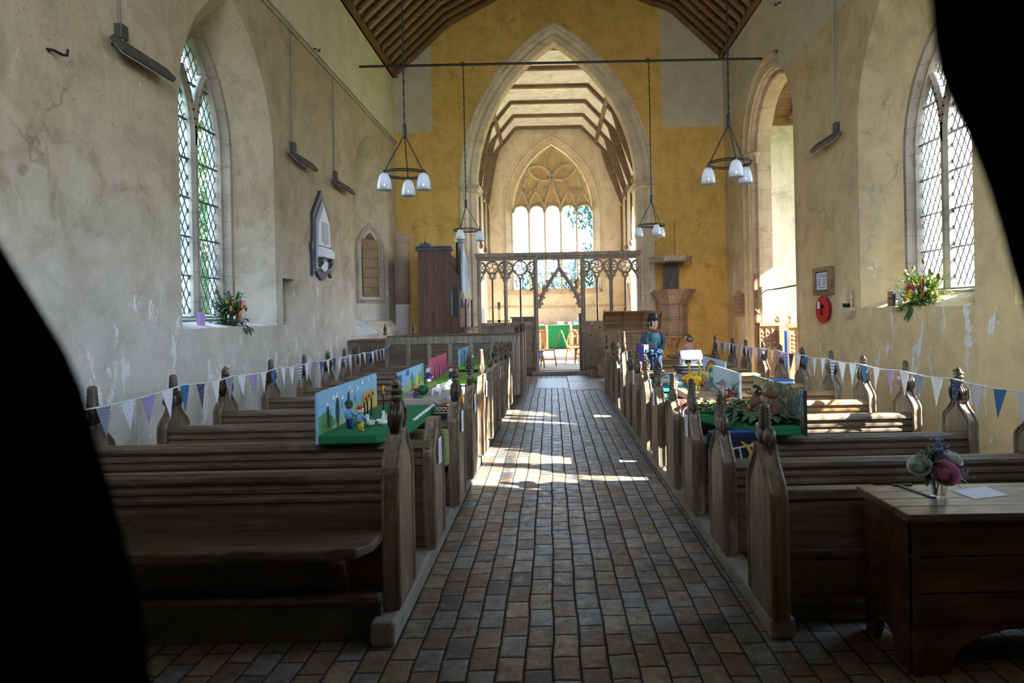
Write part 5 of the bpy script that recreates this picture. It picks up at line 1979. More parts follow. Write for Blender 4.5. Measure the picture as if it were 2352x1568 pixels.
G = {k: felt(k, c) for k, c in {
    'green_felt': (.01, .16, .055), 'lime_felt': (.16, .38, .02), 'grey_felt': (.42, .36, .32), 'teal_felt': (.01, .22, .17), 'sand_felt': (.52, .36, .24),
    'red_wool': (.60, .02, .02), 'sky_wool': (.20, .38, .62), 'yellow_wool': (.72, .45, .03), 'white_wool': (.78, .76, .74), 'dark_green_wool': (.01, .10, .04),
    'lime_wool': (.18, .45, .04), 'brown_wool': (.15, .075, .04), 'tan_wool': (.42, .25, .13), 'purple_wool': (.16, .04, .18), 'navy_wool': (.02, .03, .16),
    'black_wool': (.015, .015, .017), 'grey_wool': (.22, .22, .23), 'pink_wool': (.62, .32, .32), 'skin_wool': (.68, .44, .30), 'orange_wool': (.75, .28, .02),
    'lion_wool': (.80, .42, .02), 'green_wool': (.02, .28, .06), 'slate_wool': (.16, .20, .27), 'mauve_wool': (.28, .19, .19), 'blue_grey_wool': (.30, .36, .42), 'magenta_wool': (.6, .04, .2)}.items()}


def doll(label, x, y, z, h, head, top, legs, hat=None, hatstyle='beret', hair=None, seat=False, rz=0, name='knitted_doll', extra=None, ears=None, snout=None, group=None, cat='doll', sleeve=None):
    """a stuffed figure facing +x before rotation"""
    r = thing(name, (0, 0, 0), label, cat, group)
    s = h
    lz = .0 if seat else .30 * s
    tz = lz + .02 * s
    if seat:
        for k in (-1, 1):
            MB().tube([(0, k * .07 * s, .07 * s), (.16 * s, k * .09 * s, .07 * s), (.30 * s, k * .11 * s, .06 * s), (.34 * s, k * .11 * s, .10 * s)], [.08 * s, .075 * s, .06 * s, .045 * s], 8).build('leg', G[legs], r, smooth=True)
    else:
        for k in (-1, 1):
            MB().tube([(.09 * s, k * .08 * s, .03 * s), (.01 * s, k * .08 * s, .035 * s), (0, k * .08 * s, .15 * s), (0, k * .06 * s, .36 * s)], [.035 * s, .055 * s, .06 * s, .085 * s], 8).build('leg', G[legs], r, smooth=True)
    mb = MB().lathe([(.06 * s, tz - .01 * s), (.13 * s, tz + .02 * s), (.155 * s, tz + .12 * s), (.14 * s, tz + .24 * s), (.09 * s, tz + .33 * s), (.05 * s, tz + .36 * s)], (0, 0, 0), 14)
    mb.build('body', G[top], r, smooth=True)
    for k in (-1, 1):
        a = MB().tube([(0, k * .10 * s, tz + .31 * s), (.03 * s, k * .19 * s, tz + .22 * s), (.12 * s, k * .17 * s, tz + .13 * s)], [.05 * s, .05 * s, .04 * s], 8).build('arm', G[sleeve or top], r, smooth=True)
        MB().ell((.14 * s, k * .16 * s, tz + .12 * s), .045 * s, nu=8, nv=6).build('hand', G[head], a, smooth=True)
    hz = tz + .47 * s
    mb = MB().ell((0, 0, hz), (.125 * s, .12 * s, .13 * s), nu=14, nv=10)
    if snout:
        mb.ell((.13 * s, 0, hz - .03 * s), (.09 * s, .055 * s, .05 * s))
    else:
        mb.ell((.125 * s, 0, hz - .01 * s), (.025 * s, .02 * s, .02 * s), nu=6, nv=4)
    hd = mb.build('head', G[head], r, smooth=True)
    mb = MB()
    for k in (-1, 1):
        mb.ell((.108 * s, k * .05 * s, hz + .03 * s), .014 * s, nu=6, nv=4)
    if snout:
        mb.ell((.215 * s, 0, hz - .02 * s), .02 * s, nu=6, nv=4)
    mb.build('eyes', G['black_wool'], hd)
    if ears:
        for k in (-1, 1):
            MB().ell((-.01 * s, k * .10 * s, hz + .12 * s), (.02 * s, .045 * s, .05 * s)).build('ear', G[ears], hd, smooth=True)
    if hair:
        mb = MB()
        q = random.Random(3)
        for i in range(50):
            a, b = q.uniform(1.0, 5.3), q.uniform(-.6, 1.4)
            mb.ell((.125 * s * math.cos(a) * math.cos(b), .125 * s * math.sin(a) * math.cos(b), hz + .13 * s * math.sin(b)), .035 * s, nu=6, nv=4)
        mb.build('hair', G[hair], r, smooth=True)
    if hat:
        if hatstyle == 'beret':
            mb = MB().lathe([(.11 * s, .02 * s), (.135 * s, .05 * s), (.13 * s, .11 * s), (.09 * s, .16 * s), (.02 * s, .18 * s)], (-.01 * s, 0, hz), 14)
        elif hatstyle == 'brim':
            mb = MB().lathe([(.12 * s, .04 * s), (.22 * s, .025 * s), (.23 * s, .04 * s), (.12 * s, .07 * s), (.11 * s, .14 * s), (.06 * s, .18 * s), (.01 * s, .185 * s)], (0, 0, hz), 16)
        else:
            mb = MB().lathe([(.12 * s, .02 * s), (.10 * s, .10 * s), (.05 * s, .24 * s), (.01 * s, .34 * s)], (0, 0, hz), 12)
        mb.build('hat', G[hat], r, smooth=True)
    if extra:
        extra(r, s, tz, hz)
    return sit(r, x, y, z, rz)


def display(label, blabel, x, y0, y1, z0, h, s, paint, base, base_mat, cat='backdrop', tb=.05, edge=None):
    """painted board standing along the pews at x, a felt-covered base reaching towards the aisle side s"""
    r = thing('backdrop_board', (x, (y0 + y1) / 2, z0), label, cat)
    b = MB().box(x - .008, x + .008, y0, y1, z0, z0 + h).build('board', paint, r)
    if edge:
        MB().box(x - .010, x + .010, y0 - .012, y0, z0, z0 + h).build('edge_strip', edge, r)
    base = [(q[0] - (-s) * -.0 + (s * .012 if abs(q[0] - x) < 1e-6 else 0), q[1]) for q in base]
    o = MB().prism(base, 'z', z0 - .004, z0 + tb).build('display_base', base_mat, bevel=.012, loc=(base[0][0], base[0][1], z0))
    tag(o, blabel, 'display base')
    return r, b


def paint_shape(b, x, s, poly, mat, name):
    k = len(b.children)
    return MB().prism(poly, 'x', x + s * (.0085 + .0004 * k), x + s * (.0105 + .0004 * k)).build(name, mat, b)


PT = {k: plain('paint_' + k, c, .8, var=.12, scale=25) for k, c in {'sky': (.28, .50, .70), 'paleblue': (.42, .58, .68), 'white': (.75, .78, .82), 'hill': (.12, .32, .10), 'palegreen': (.34, .50, .30), 'dark': (.02, .05, .06), 'blue': (.03, .16, .55),
     'gold': (.70, .46, .10), 'pink': (.80, .12, .22), 'black': (.015, .015, .02), 'purple': (.12, .09, .40), 'teal': (.02, .20, .22), 'red': (.55, .02, .02), 'orange': (.75, .25, .02), 'yellow': (.75, .60, .05), 'green': (.02, .30, .06)}.items()}


def blob(cy, cz, ry, rz, n=14):
    return [(cy + ry * math.cos(2 * PI * i / n), cz + rz * math.sin(2 * PI * i / n)) for i in range(n)]


# left, first: garden scene
X = -1.43
r, b = display('painted garden board of pale blue sky and hills standing on the second left pew', 'dark green felt ground of the garden scene, with a scalloped shell edge', X, 4.0, 5.35, .79, .31, 1, PT['sky'],
               [(X, 4.0), (X + .36, 4.0), (X + .40, 4.10), (X + .50, 4.40), (X + .50, 5.3), (X, 5.35)], G['green_felt'], tb=.055)
paint_shape(b, X, 1, [(4.01, .84), (4.01, .95), (4.15, .97), (4.3, .90), (4.5, .84)], PT['hill'], 'painted_hill')
paint_shape(b, X, 1, [(4.2, .84), (4.6, .93), (5.0, .95), (5.34, .99), (5.34, .84)], PT['palegreen'], 'painted_hill')
paint_shape(b, X, 1, [(4.85, .84), (5.1, .90), (5.34, .92), (5.34, .84)], PT['gold'], 'painted_field')
for q, (cy, cz, ry, rz) in enumerate(((4.36, .93, .035, .10), (4.17, .93, .02, .07), (4.60, .98, .025, .06))):
    paint_shape(b, X, 1, blob(cy, cz, ry, rz), PT['dark'], 'painted_tree')
for cy, cz in ((4.16, 1.01), (4.28, 1.04), (4.34, 1.045), (4.45, 1.02), (4.62, 1.07), (4.66, 1.04), (4.80, 1.045), (4.92, 1.07), (5.08, 1.075), (5.24, 1.08), (4.2, .985)):
    paint_shape(b, X, 1, [(cy - .025, cz - .012), (cy + .03, cz - .014), (cy + .005, cz + .022)], PT['white'], 'painted_cloud')
doll('doll in a red beret, blue coat and yellow trousers in the garden scene', -1.20, 4.12, .845, .165, 'white_wool', 'sky_wool', 'yellow_wool', 'red_wool', rz=.9, hair='white_wool', group=None)
doll('doll with a round dark green hat behind the red-hatted doll', -1.30, 4.22, .845, .19, 'brown_wool', 'sky_wool', 'navy_wool', 'dark_green_wool', rz=.8)
doll('mouse-like doll in a yellow sun hat and lime jacket at the garden edge', -1.15, 4.92, .845, .20, 'tan_wool', 'lime_wool', 'white_wool', 'yellow_wool', 'brim', rz=-.5, snout=True, ears='tan_wool')
for i, (yy, xx) in enumerate(((4.48, -1.28), (4.62, -1.30), (4.76, -1.31), (4.98, -1.28))):
    r = thing('knitted_sunflower', (xx, yy, .845), 'row of knitted orange sunflowers on dark stems in the garden scene', 'flower', 'orange sunflowers in the garden scene')
    MB().tube([(xx, yy, .845), (xx + .005, yy, .93), (xx, yy, 1.0)], .006, 6).build('stem', G['black_wool'], r)
    mb = MB()
    for k in range(10):
        a = k * PI / 5
        mb.ell((xx + .008, yy + .022 * math.cos(a), 1.005 + .024 * math.sin(a)), (.008, .013, .013), nu=6, nv=4)
    mb.build('petals', G['orange_wool'], r, smooth=True)
    MB().ell((xx + .016, yy, 1.005), (.008, .013, .013)).build('centre', G['brown_wool'], r, smooth=True)


def duck(label, x, y, z, rz, s=1, group=None):
    r = thing('knitted_duck', (0, 0, 0), label, 'duck', group)
    mb = MB().ell((0, 0, .022), (.032, .02, .022))
    mb.ell((-.03, 0, .035), (.014, .01, .01))
    mb.tube([(.018, 0, .03), (.024, 0, .05), (.024, 0, .06)], [.012, .009, .01], 8)
    mb.ell((.026, 0, .064), (.014, .012, .013))
    mb.build('body', G['white_wool'], r, smooth=True)
    MB().ell((.044, 0, .061), (.010, .006, .004)).build('beak', G['yellow_wool'], r, smooth=True)
    return sit(r, x, y, z, rz, s)


for i, (x, y, rz) in enumerate(((-1.19, 4.30, 2.6), (-1.14, 4.45, 1.9), (-1.115, 4.33, .2))):
    duck('small white knitted ducks on the green felt of the garden scene', x, y, .845, rz, 1, 'white ducks in the garden scene')
r = thing('shell_border', (-.94, 4.9, .845), 'row of little white shells edging the green felt', 'border')
for i in range(14):
    MB().ell((-.945 + .004 * (i % 2), 4.5 + i * .055, .852), (.014, .018, .010), nu=7, nv=5).build('shell', G['white_wool'], r, smooth=True)

# left, second: hills and sheep
X = -1.43
r, b = display('painted board with blue swirls and yellow corn on the fourth and fifth left pews', 'flat grey felt base under the lambs and green bundles', X, 6.1, 7.3, .755, .28, 1, PT['sky'],
               [(X, 5.95), (X + .42, 5.95), (X + .46, 6.05), (X + .56, 7.2), (X, 7.25)], G['grey_felt'], tb=.055)
for cy, cz in ((6.17, .98), (6.5, 1.0)):
    paint_shape(b, X, 1, blob(cy, cz, .07, .03), PT['blue'], 'painted_swirl')
paint_shape(b, X, 1, [(6.1, .81), (6.1, .88), (6.5, .90), (6.9, .93), (7.29, .90), (7.29, .81)], PT['palegreen'], 'painted_hill')
for cy, h in ((6.62, .94), (6.92, .96), (7.1, .93)):
    paint_shape(b, X, 1, [(cy - .06, .81), (cy - .04, .9), (cy, h), (cy + .04, .9), (cy + .06, .81)], PT['gold'], 'painted_corn')
for cy, h in ((6.7, .99), (7.22, 1.03), (7.05, .97)):
    paint_shape(b, X, 1, [(cy - .05, .84), (cy, h), (cy + .05, .84)], PT['green'], 'painted_tree')
doll('doll in a yellow headscarf, purple jumper and green trousers on the hill scene', -1.25, 6.05, .81, .17, 'brown_wool', 'purple_wool', 'green_wool', 'yellow_wool', 'beret', rz=.2, snout=True, seat=True)
doll('sailor-like tan doll in blue standing behind the hill board', -1.33, 7.12, .81, .20, 'tan_wool', 'navy_wool', 'white_wool', 'sky_wool', 'beret', rz=-.3, snout=True, hair='white_wool')
for nm, c, rr, m, lab in (('felt_bundle', (-1.23, 6.26, .858), (.055, .09, .045), 'dark_green_wool', 'dark green felt bundle between the doll and the toy dog'),
                          ('felt_roll', (-1.24, 6.72, .852), (.06, .18, .04), 'lime_felt', 'long pale green felt roll lying behind the toy dog')):
    o = MB().ell(c, rr, nu=16, nv=10).build(nm, G[m] if m != 'lime_felt' else felt('sage_felt', (.22, .30, .10)), smooth=True, loc=c)
    tag(o, lab, 'toy')


def toy(label, x, y, z, L, mat, rz=0, head=None, legs=None, neck=0, spots=None, mane=None, name='toy_animal', group=None, cat='toy animal', stripes=None, trunk=False, horns=False):
    r = thing(name, (0, 0, 0), label, cat, group)
    s = L
    H = .34 * s + (.25 * s if neck else 0)
    body = stripes or (G[mat] if mat in G else mat)
    mb = MB().ell((0, 0, H), (.40 * s, .19 * s, .20 * s), nu=14, nv=10)
    hx, hz = .42 * s, H + .16 * s
    if neck:
        hx, hz = .36 * s, H + neck * s
        mb.tube([(.24 * s, 0, H + .05 * s), (.30 * s, 0, H + neck * .5 * s), (hx, 0, hz)], [.12 * s, .08 * s, .06 * s], 8)
    else:
        mb.tube([(.25 * s, 0, H + .02 * s), (hx, 0, hz)], [.13 * s, .10 * s], 8)
    for a in (-1, 1):
        for c in (-.24, .24):
            mb.tube([(c * s, a * .11 * s, H), (c * s, a * .12 * s, H * .45), (c * s, a * .12 * s, .0)], [.085 * s, .065 * s, .06 * s], 7)
    mb.tube([(-.38 * s, 0, H + .08 * s), (-.47 * s, 0, H), (-.5 * s, 0, H - .12 * s)], [.03 * s, .022 * s, .02 * s], 5)
    mb.build('body', body, r, smooth=True)
    mb = MB().ell((hx + .03 * s, 0, hz), (.15 * s, .115 * s, .115 * s), nu=12, nv=8)
    mb.ell((hx + .16 * s, 0, hz - .04 * s), (.09 * s, .065 * s, .06 * s), nu=8, nv=6)
    if trunk:
        mb.tube([(hx + .15 * s, 0, hz), (hx + .27 * s, 0, hz - .10 * s), (hx + .29 * s, 0, hz - .28 * s)], [.06 * s, .045 * s, .03 * s], 7)
    hd = mb.build('head', G[head] if head else body, r, smooth=True)
    for a in (-1, 1):
        e = (.02, .12, .13) if trunk else (.02, .045, .055)
        MB().ell((hx, a * (.13 if trunk else .09) * s, hz + (.02 if trunk else .10) * s), tuple(q * s for q in e)).build('ear', G[head] if head else body, hd, smooth=True)
        if horns:
            MB().tube([(hx, a * .04 * s, hz + .1 * s), (hx, a * .045 * s, hz + .2 * s)], .015 * s, 5).build('horn', G['brown_wool'], hd)
    mb = MB()
    for a in (-1, 1):
        mb.ell((hx + .14 * s, a * .07 * s, hz + .04 * s), .017 * s, nu=6, nv=4)
    mb.ell((hx + .25 * s, 0, hz - .03 * s), .02 * s, nu=6, nv=4)
    mb.build('eyes', G['black_wool'], hd)
    if mane:
        mb = MB()
        for i in range(26):
            a = i * .63
            q = .15 * s
            mb.ell((hx - .06 * s + .03 * s * math.sin(i), q * math.cos(a), hz + q * math.sin(a)), .06 * s, nu=6, nv=4)
        mb.build('mane', G[mane], r, smooth=True)
    if spots:
        mb = MB()
        q = random.Random(4)
        for i in range(26):
            a, t = q.uniform(0, 2 * PI), q.uniform(-1, 1)
            rr = math.sqrt(1 - t * t)
            mb.ell((.40 * s * t, .192 * s * rr * math.cos(a), H + .202 * s * rr * math.sin(a)), (.045 * s, .03 * s, .03 * s), nu=6, nv=4)
        for i in range(16):
            t = q.uniform(.1, 1)
            a = q.uniform(0, 2 * PI)
            rr = (.12 - .06 * t) * s
            mb.ell((.25 * s + .11 * s * t + rr * .6 * math.cos(a), rr * math.sin(a), H + neck * s * t), .026 * s, nu=6, nv=4)
        mb.build('spots', G[spots], r, smooth=True)
    return sit(r, x, y, z, rz)


toy('black-faced white toy dog or lamb lying by the dark green felt bundle', -1.10, 6.22, .81, .14, 'white_wool', .4, head='white_wool', spots='black_wool')
toy('white toy lamb at the right-hand corner of the grey base', -1.10, 6.72, .81, .13, 'white_wool', .9, head='grey_wool')
toy('white toy lamb furthest along the grey base', -1.08, 6.98, .81, .13, 'white_wool', 1.2, head='white_wool')

# left, third: pink board with black spikes
X = -1.42
r, b = display('bright pink board painted with dark spikes, left of the aisle', 'lime green felt base in front of the pink board', X, 7.7, 8.85, .752, .30, 1, PT['pink'], [(X, 7.6), (X + .42, 7.62), (X + .60, 8.6), (X, 8.8)], G['lime_felt'], tb=.05)
for k in range(7):
    cy = 7.78 + k * .16
    h = .88 + .12 * ((k * 37) % 5) / 5
    paint_shape(b, X, 1, [(cy - .035, .80), (cy - .012, h), (cy, h + .06), (cy + .012, h), (cy + .035, .80)], PT['black'] if k % 2 else PT['purple'], 'painted_spike')
doll('bearded doll in a red cap and blue robe before the pink board', -1.22, 8.0, .803, .19, 'pink_wool', 'navy_wool', 'navy_wool', 'red_wool', 'cone', hair='white_wool', rz=.2, seat=True)
doll('small dark doll beside the bearded one on the lime base', -1.05, 8.3, .803, .13, 'brown_wool', 'black_wool', 'black_wool', 'grey_wool', rz=.3)
# left, fourth: palm board
X = -1.40
r, b = display('pale blue board with black palm trees on the last low left pews', 'lime green felt base in front of the palm tree board', X, 9.95, 11.1, .75, .29, 1, PT['sky'], [(X, 9.8), (X + .45, 9.8), (X + .60, 10.9), (X, 11.0)], G['lime_felt'], tb=.05)
for cy, h in ((10.2, .92), (10.5, .97), (10.85, .93)):
    paint_shape(b, X, 1, [(cy - .015, .80), (cy - .01, h), (cy + .01, h), (cy + .015, .80)], PT['dark'], 'painted_trunk')
    for a in range(6):
        an = a * PI / 3 + .3
        paint_shape(b, X, 1, [(cy, h - .012), (cy + .10 * math.cos(an), h + .05 * math.sin(an) - .01), (cy, h + .014)], PT['teal'], 'painted_frond')
for i, (x, y, t, l, hh, lab) in enumerate(((-1.2, 10.0, 'sky_wool', 'brown_wool', 'white_wool', 'small doll in pale blue before the palm board'), (-1.1, 10.25, 'tan_wool', 'brown_wool', 'orange_wool', 'small doll in tan with an orange hat before the palm board'), (-1.25, 10.4, 'navy_wool', 'navy_wool', 'sky_wool', 'small doll in navy before the palm board'))):
    doll(lab, x, y, .80, .15, 'tan_wool', t, l, hh, rz=.2)
r = thing('foil_tree', (-.98, 10.75, .80), 'little glossy black and silver bush beside the palm board', 'toy tree')
mb = MB()
q = random.Random(8)
for i in range(60):
    a, b2 = q.uniform(0, 2 * PI), q.uniform(-1, 1.3)
    leaf(mb, (-.98, 10.75, .90), (math.cos(a), math.sin(a), b2), q.uniform(.06, .12), .04, .1)
mb.build('foliage', plain('glossy_black_foil', (.05, .05, .05), .2, .6), r)
MB().lathe([(.05, .80), (.06, .83), (.02, .84), (.015, .92)], (-.98, 10.75, 0), 10).build('pot', G['teal_felt'], r)

# hassocks hung on the pew backs
def hassock(label, x0, x1, y, z0, z1, mat, d=.11, name='hassock', loop=True):
    r = thing(name, ((x0 + x1) / 2, y, z0), label, 'hassock')
    o = MB().box(x0, x1, y - d, y - .018, z0, z1).build('cushion', mat, r, bevel=.025, seg=3)
    MB().tube([((x0 + x1) / 2 - .02, y - .03, z1 - .01), ((x0 + x1) / 2, y + (.01 if loop else -.03), z1 + .012), ((x0 + x1) / 2 + .02, y + (.02 if loop else -.03), z1 - .002)], .008, 5).build('loop', M['black'], r)
    return r


h1 = hassock('navy blue hassock with a gold anchor-like emblem hung on the third right pew', 1.08, 1.44, 4.70, .40, .70, felt('navy_hassock', (.006, .011, .036)), loop=False)
gold = felt('gold_thread', (.55, .33, .03))
MB().box(1.09, 1.43, 4.60, 4.68, .697, .706).build('piping', felt('bright_blue_edge', (.03, .10, .36)), h1, bevel=.004)
mb = MB()
mb.tube([(1.30, 4.588, .64), (1.345, 4.588, .60), (1.37, 4.588, .55), (1.345, 4.588, .49), (1.315, 4.588, .44)], [.006, .014, .018, .014, .005], 6)
mb.build('emblem', gold, h1)
mb = MB()
mb.tube([(1.20, 4.588, .585), (1.38, 4.588, .615)], .007, 6)
mb.tube([(1.285, 4.588, .60), (1.315, 4.588, .44)], .007, 6)
for p in ((1.20, .585), (1.38, .615)):
    mb.ell((p[0], 4.588, p[1]), (.014, .005, .018))
mb.build('emblem', felt('cream_thread', (.55, .50, .35)), h1)
h2 = hassock('dark red hassock with a white church motif hung on the fifth right pew', 1.04, 1.36, 6.18, .44, .735, felt('dark_red_hassock', (.10, .012, .012)))
MB().box(1.05, 1.35, 6.09, 6.16, .730, .74)\
    .build('piping', felt('crimson_edge', (.30, .03, .05)), h2, bevel=.004)
mb = MB()
for a, b2 in (((1.19, .50), (1.19, .64)), ((1.31, .50), (1.31, .64)), ((1.19, .64), (1.25, .70)), ((1.25, .70), (1.31, .64)), ((1.19, .50), (1.31, .50)), ((1.25, .50), (1.25, .60)), ((1.19, .58), (1.31, .58))):
    mb.tube([(a[0], 6.068, a[1]), (b2[0], 6.068, b2[1])], .006, 5)
mb.build('motif', G['white_wool'], h2)
h3 = hassock('sage green hassock with black animals hung on the third left pew', -1.08, -.78, 4.97, .44, .715, felt('sage_hassock', (.26, .27, .09)), loop=False)
mb = MB()
for cx in (-1.0, -.91):
    mb.ell((cx, 4.858, .60), (.030, .004, .016))
    for dx in (-.02, -.008, .01, .022):
        mb.tube([(cx + dx, 4.858, .595), (cx + dx, 4.858, .57)], .004, 4)
    mb.ell((cx + .03, 4.858, .615), (.012, .004, .012))
mb.build('motif', G['black_wool'], h3)
h4 = hassock('blue hassock standing at the end of the seventh right pew', 1.07, 1.30, 7.72, .40, .70, felt('royal_blue_hassock', (.02, .08, .40)))
h5 = hassock('orange quilted hassock on the fifth left pew', -1.20, -.80, 6.75, .50, .742, felt('orange_hassock', (.62, .26, .01)), loop=False)
h6 = hassock('black and cream patterned hassock on the fourth left pew', -1.22, -.86, 5.79, .50, .775, felt('black_hassock', (.02, .018, .015)))
mb = MB()
for i in range(9):
    xx = -1.19 + i * .036
    mb.tube([(xx, 5.676, .735), (xx + .018, 5.676, .755), (xx + .036, 5.676, .735)], .005, 4)
mb.tube([(-1.21, 5.675, .765), (-.87, 5.675, .765)], .005, 4)
mb.tube([(-1.21, 5.675, .722), (-.87, 5.675, .722)], .005, 4)
mb.build('motif', felt('cream_stitching', (.60, .52, .30)), h6)
h7 = hassock('bright blue hassock low on the eighth right pew', 1.1, 1.55, 8.46, .46, .70, felt('bright_blue_hassock', (.01, .10, .50)))
h8 = hassock('teal hassock on the sixth right pew', 1.08, 1.45, 6.90, .50, .685, G['teal_felt'], loop=False)

# right, first: dark garden with two brown figures
stt = NT('mosaic_night_paint')
v = stt.n('ShaderNodeTexVoronoi')
v.inputs['Scale'].default_value = 34
stt.l(stt.mapping((1, 1, .5)), v.inputs['Vector'])
cc2 = stt.mix(stt.ramp(stt.noise(3.4, 3), .42, .6), (.03, .07, .05), (.26, .20, .03))
cc2 = stt.mix(stt.ramp(stt.noise(2.2, 3, vec=stt.mapping((1, 1, 1), (4, 4, 1))), .52, .62), cc2, (.05, .16, .25))
cc2 = stt.mix(stt.ramp(v.outputs['Distance'], .30, .36, 1, 0), cc2, (.45, .50, .44))
M['mosaic'] = stt.bsdf(cc2, .6)
X = 1.72
r, b = display('glittering dark mosaic board with a black edge on the third right pew', 'green felt base heaped with dark leaves before the mosaic board', X, 4.52, 5.66, .685, .31, -1, M['mosaic'],
               [(X, 4.55), (X - .28, 4.56), (X - .36, 4.66), (X - .60, 5.3), (X - .58, 5.6), (X, 5.62)], G['green_felt'], tb=.055, edge=PT['black'])
r = thing('felt_leaves', (1.4, 5.1, .74), 'heap of dark green and ochre felt leaves covering the garden base', 'leaves')
r['kind'] = 'stuff'
mb, mb2 = MB(), MB()
q = random.Random(12)
for i in range(480):
    t = q.uniform(0, 1)
    yy = 4.62 + t * .95
    lo = (X - .36 + .02) if yy < 4.7 else X - .36 - (yy - 4.66) * .36
    xx = q.uniform(lo + .02, X - .04)
    a = q.uniform(0, 2 * PI)
    if math.hypot(xx - 1.55, yy - 4.78) < .09:
        continue
    leaf(mb2 if (yy > 5.2 and xx < 1.4 and q.random() < .6) else mb, (xx, yy, .775 + q.uniform(0, .03)), (math.cos(a), math.sin(a), q.uniform(-.1, .5)), q.uniform(.06, .10), q.uniform(.04, .06), .5)
mb.build('leaves', plain('dark_felt_leaves', (.07, .12, .05), .9, var=.5, scale=9), r)
mb2.build('leaves', plain('ochre_felt_leaves', (.30, .22, .06), .9, var=.4), r)
doll('brown knitted seated figure nearest the mosaic board corner', 1.60, 4.82, .775, .34, 'brown_wool', 'brown_wool', 'brown_wool', rz=2.6, seat=True, snout=True, ears='brown_wool')
doll('second brown knitted figure with black hair behind the first', 1.54, 5.03, .775, .32, 'tan_wool', 'brown_wool', 'brown_wool', rz=2.9, seat=True, hair='black_wool', snout=True)
r = thing('twig_tree', (1.30, 4.98, .74), 'bare twig tree with a red snake over the felt leaves', 'toy tree')
mb = MB()
mb.tube([(1.30, 4.98, .742), (1.305, 4.98, .84), (1.29, 4.98, .91)], [.010, .008, .005], 6)
for k in range(9):
    a = k * .75
    z = .84 + .008 * k
    p = Vector((1.30, 4.98, z))
    e = p + Vector((.16 * math.cos(a), .10 * math.sin(a), .03 + .13 * abs(math.sin(k * 1.7))))
    mb.tube([p, p.lerp(e, .5) + Vector((0, 0, .02)), e], [.004, .003, .0015], 4)
    mb.tube([p.lerp(e, .6), p.lerp(e, .6) + Vector((.03 * math.cos(a + 1), .03, .05))], .0016, 4)
mb.build('branch', G['brown_wool'], r)
MB().tube([(1.22, 4.97, .875), (1.28, 4.96, .89), (1.34, 4.96, .93), (1.38, 4.96, .94)], [.005, .011, .012, .006], 7).build('snake', felt('rust_red_wool', (.28, .03, .02)), r, smooth=True)

# right, second: pale blue board with two seated bears
X = 1.70
r, b = display('plain pale blue board behind the two seated knitted bears', 'sandy cloth base under the two seated knitted bears', X, 6.0, 6.98, .695, .285, -1, PT['paleblue'],
               [(X, 6.02), (X - .12, 6.0), (X - .28, 6.05), (X - .42, 6.4), (X - .42, 6.9), (X, 6.95)], G['sand_felt'], tb=.06, edge=PT['white'])
doll('grey-blue seated knitted bear leaning on the pale blue board', 1.60, 6.25, .755, .23, 'grey_wool', 'blue_grey_wool', 'blue_grey_wool', rz=2.9, seat=True, snout=True, ears='grey_wool')
doll('pinkish grey seated knitted bear, smaller of the two by the blue board', 1.55, 6.62, .755, .20, 'mauve_wool', 'mauve_wool', 'mauve_wool', rz=2.9, seat=True, snout=True, ears='mauve_wool')
for i, (y, h) in enumerate(((6.1, .85), (6.12, .83), (6.2, .86))):
    paint_shape(b, X, -1, [(y, .76), (y - .03, h - .03), (y - .05, h), (y - .02, h - .03), (y + .01, .76)], PT['dark'], 'painted_reed')
r = thing('dry_grass', (1.38, 6.35, .755), 'little tuft of dry grass and moss on the sandy cloth', 'grass tuft')
mb = MB()
for i in range(20):
    a = i * .7
    mb.tube([(1.38, 6.35, .755), (1.38 + .03 * math.cos(a), 6.35 + .03 * math.sin(a), .80), (1.38 + .05 * math.cos(a), 6.35 + .05 * math.sin(a), .83)], .0025, 4)
mb.ell((1.36, 6.30, .765), (.04, .03, .02))
mb.build('tuft', felt('dry_moss', (.28, .24, .08)), r)
r = thing('felt_log', (1.58, 6.06, .70), 'pale felt log with a dark cross hanging at the front of the blue board', 'toy')
MB().lathe([(.01, -.005), (.045, 0), (.05, .01), (.05, .16), (.045, .17), (.01, .175)], (1.60, 6.03, .807), 14, axis='y').build('log', felt('pale_log_felt', (.45, .42, .36)), r, smooth=True)
mb = MB()
mb.tube([(1.60, 6.02, .775), (1.60, 6.02, .845)], .006, 5)
mb.tube([(1.575, 6.02, .825), (1.625, 6.02, .825)], .006, 5)
mb.build('cross', G['black_wool'], r)

# right, third: rainbow board
X = 1.94
r, b = display('pale blue board with a painted rainbow among the toy animals', 'narrow teal felt base at the foot of the rainbow board', X, 7.4, 8.5, .70, .275, -1, PT['paleblue'], [(X, 7.35), (X - .20, 7.35), (X - .25, 8.4), (X, 8.45)], G['teal_felt'], tb=.045)
for k, c in enumerate(('red', 'orange', 'yellow', 'green', 'blue')):
    ro, ri = .24 - .028 * k, .24 - .028 * (k + 1)
    out = [(8.0 + ro * 1.5 * math.cos(PI * i / 14), .715 + ro * math.sin(PI * i / 14)) for i in range(15)]
    inn = [(8.0 + ri * 1.5 * math.cos(PI * i / 14), .715 + ri * math.sin(PI * i / 14)) for i in reversed(range(15))]
    MB().prism(out + inn, 'x', X - .0085, X - .0105).build('painted_arc', PT[c], b)
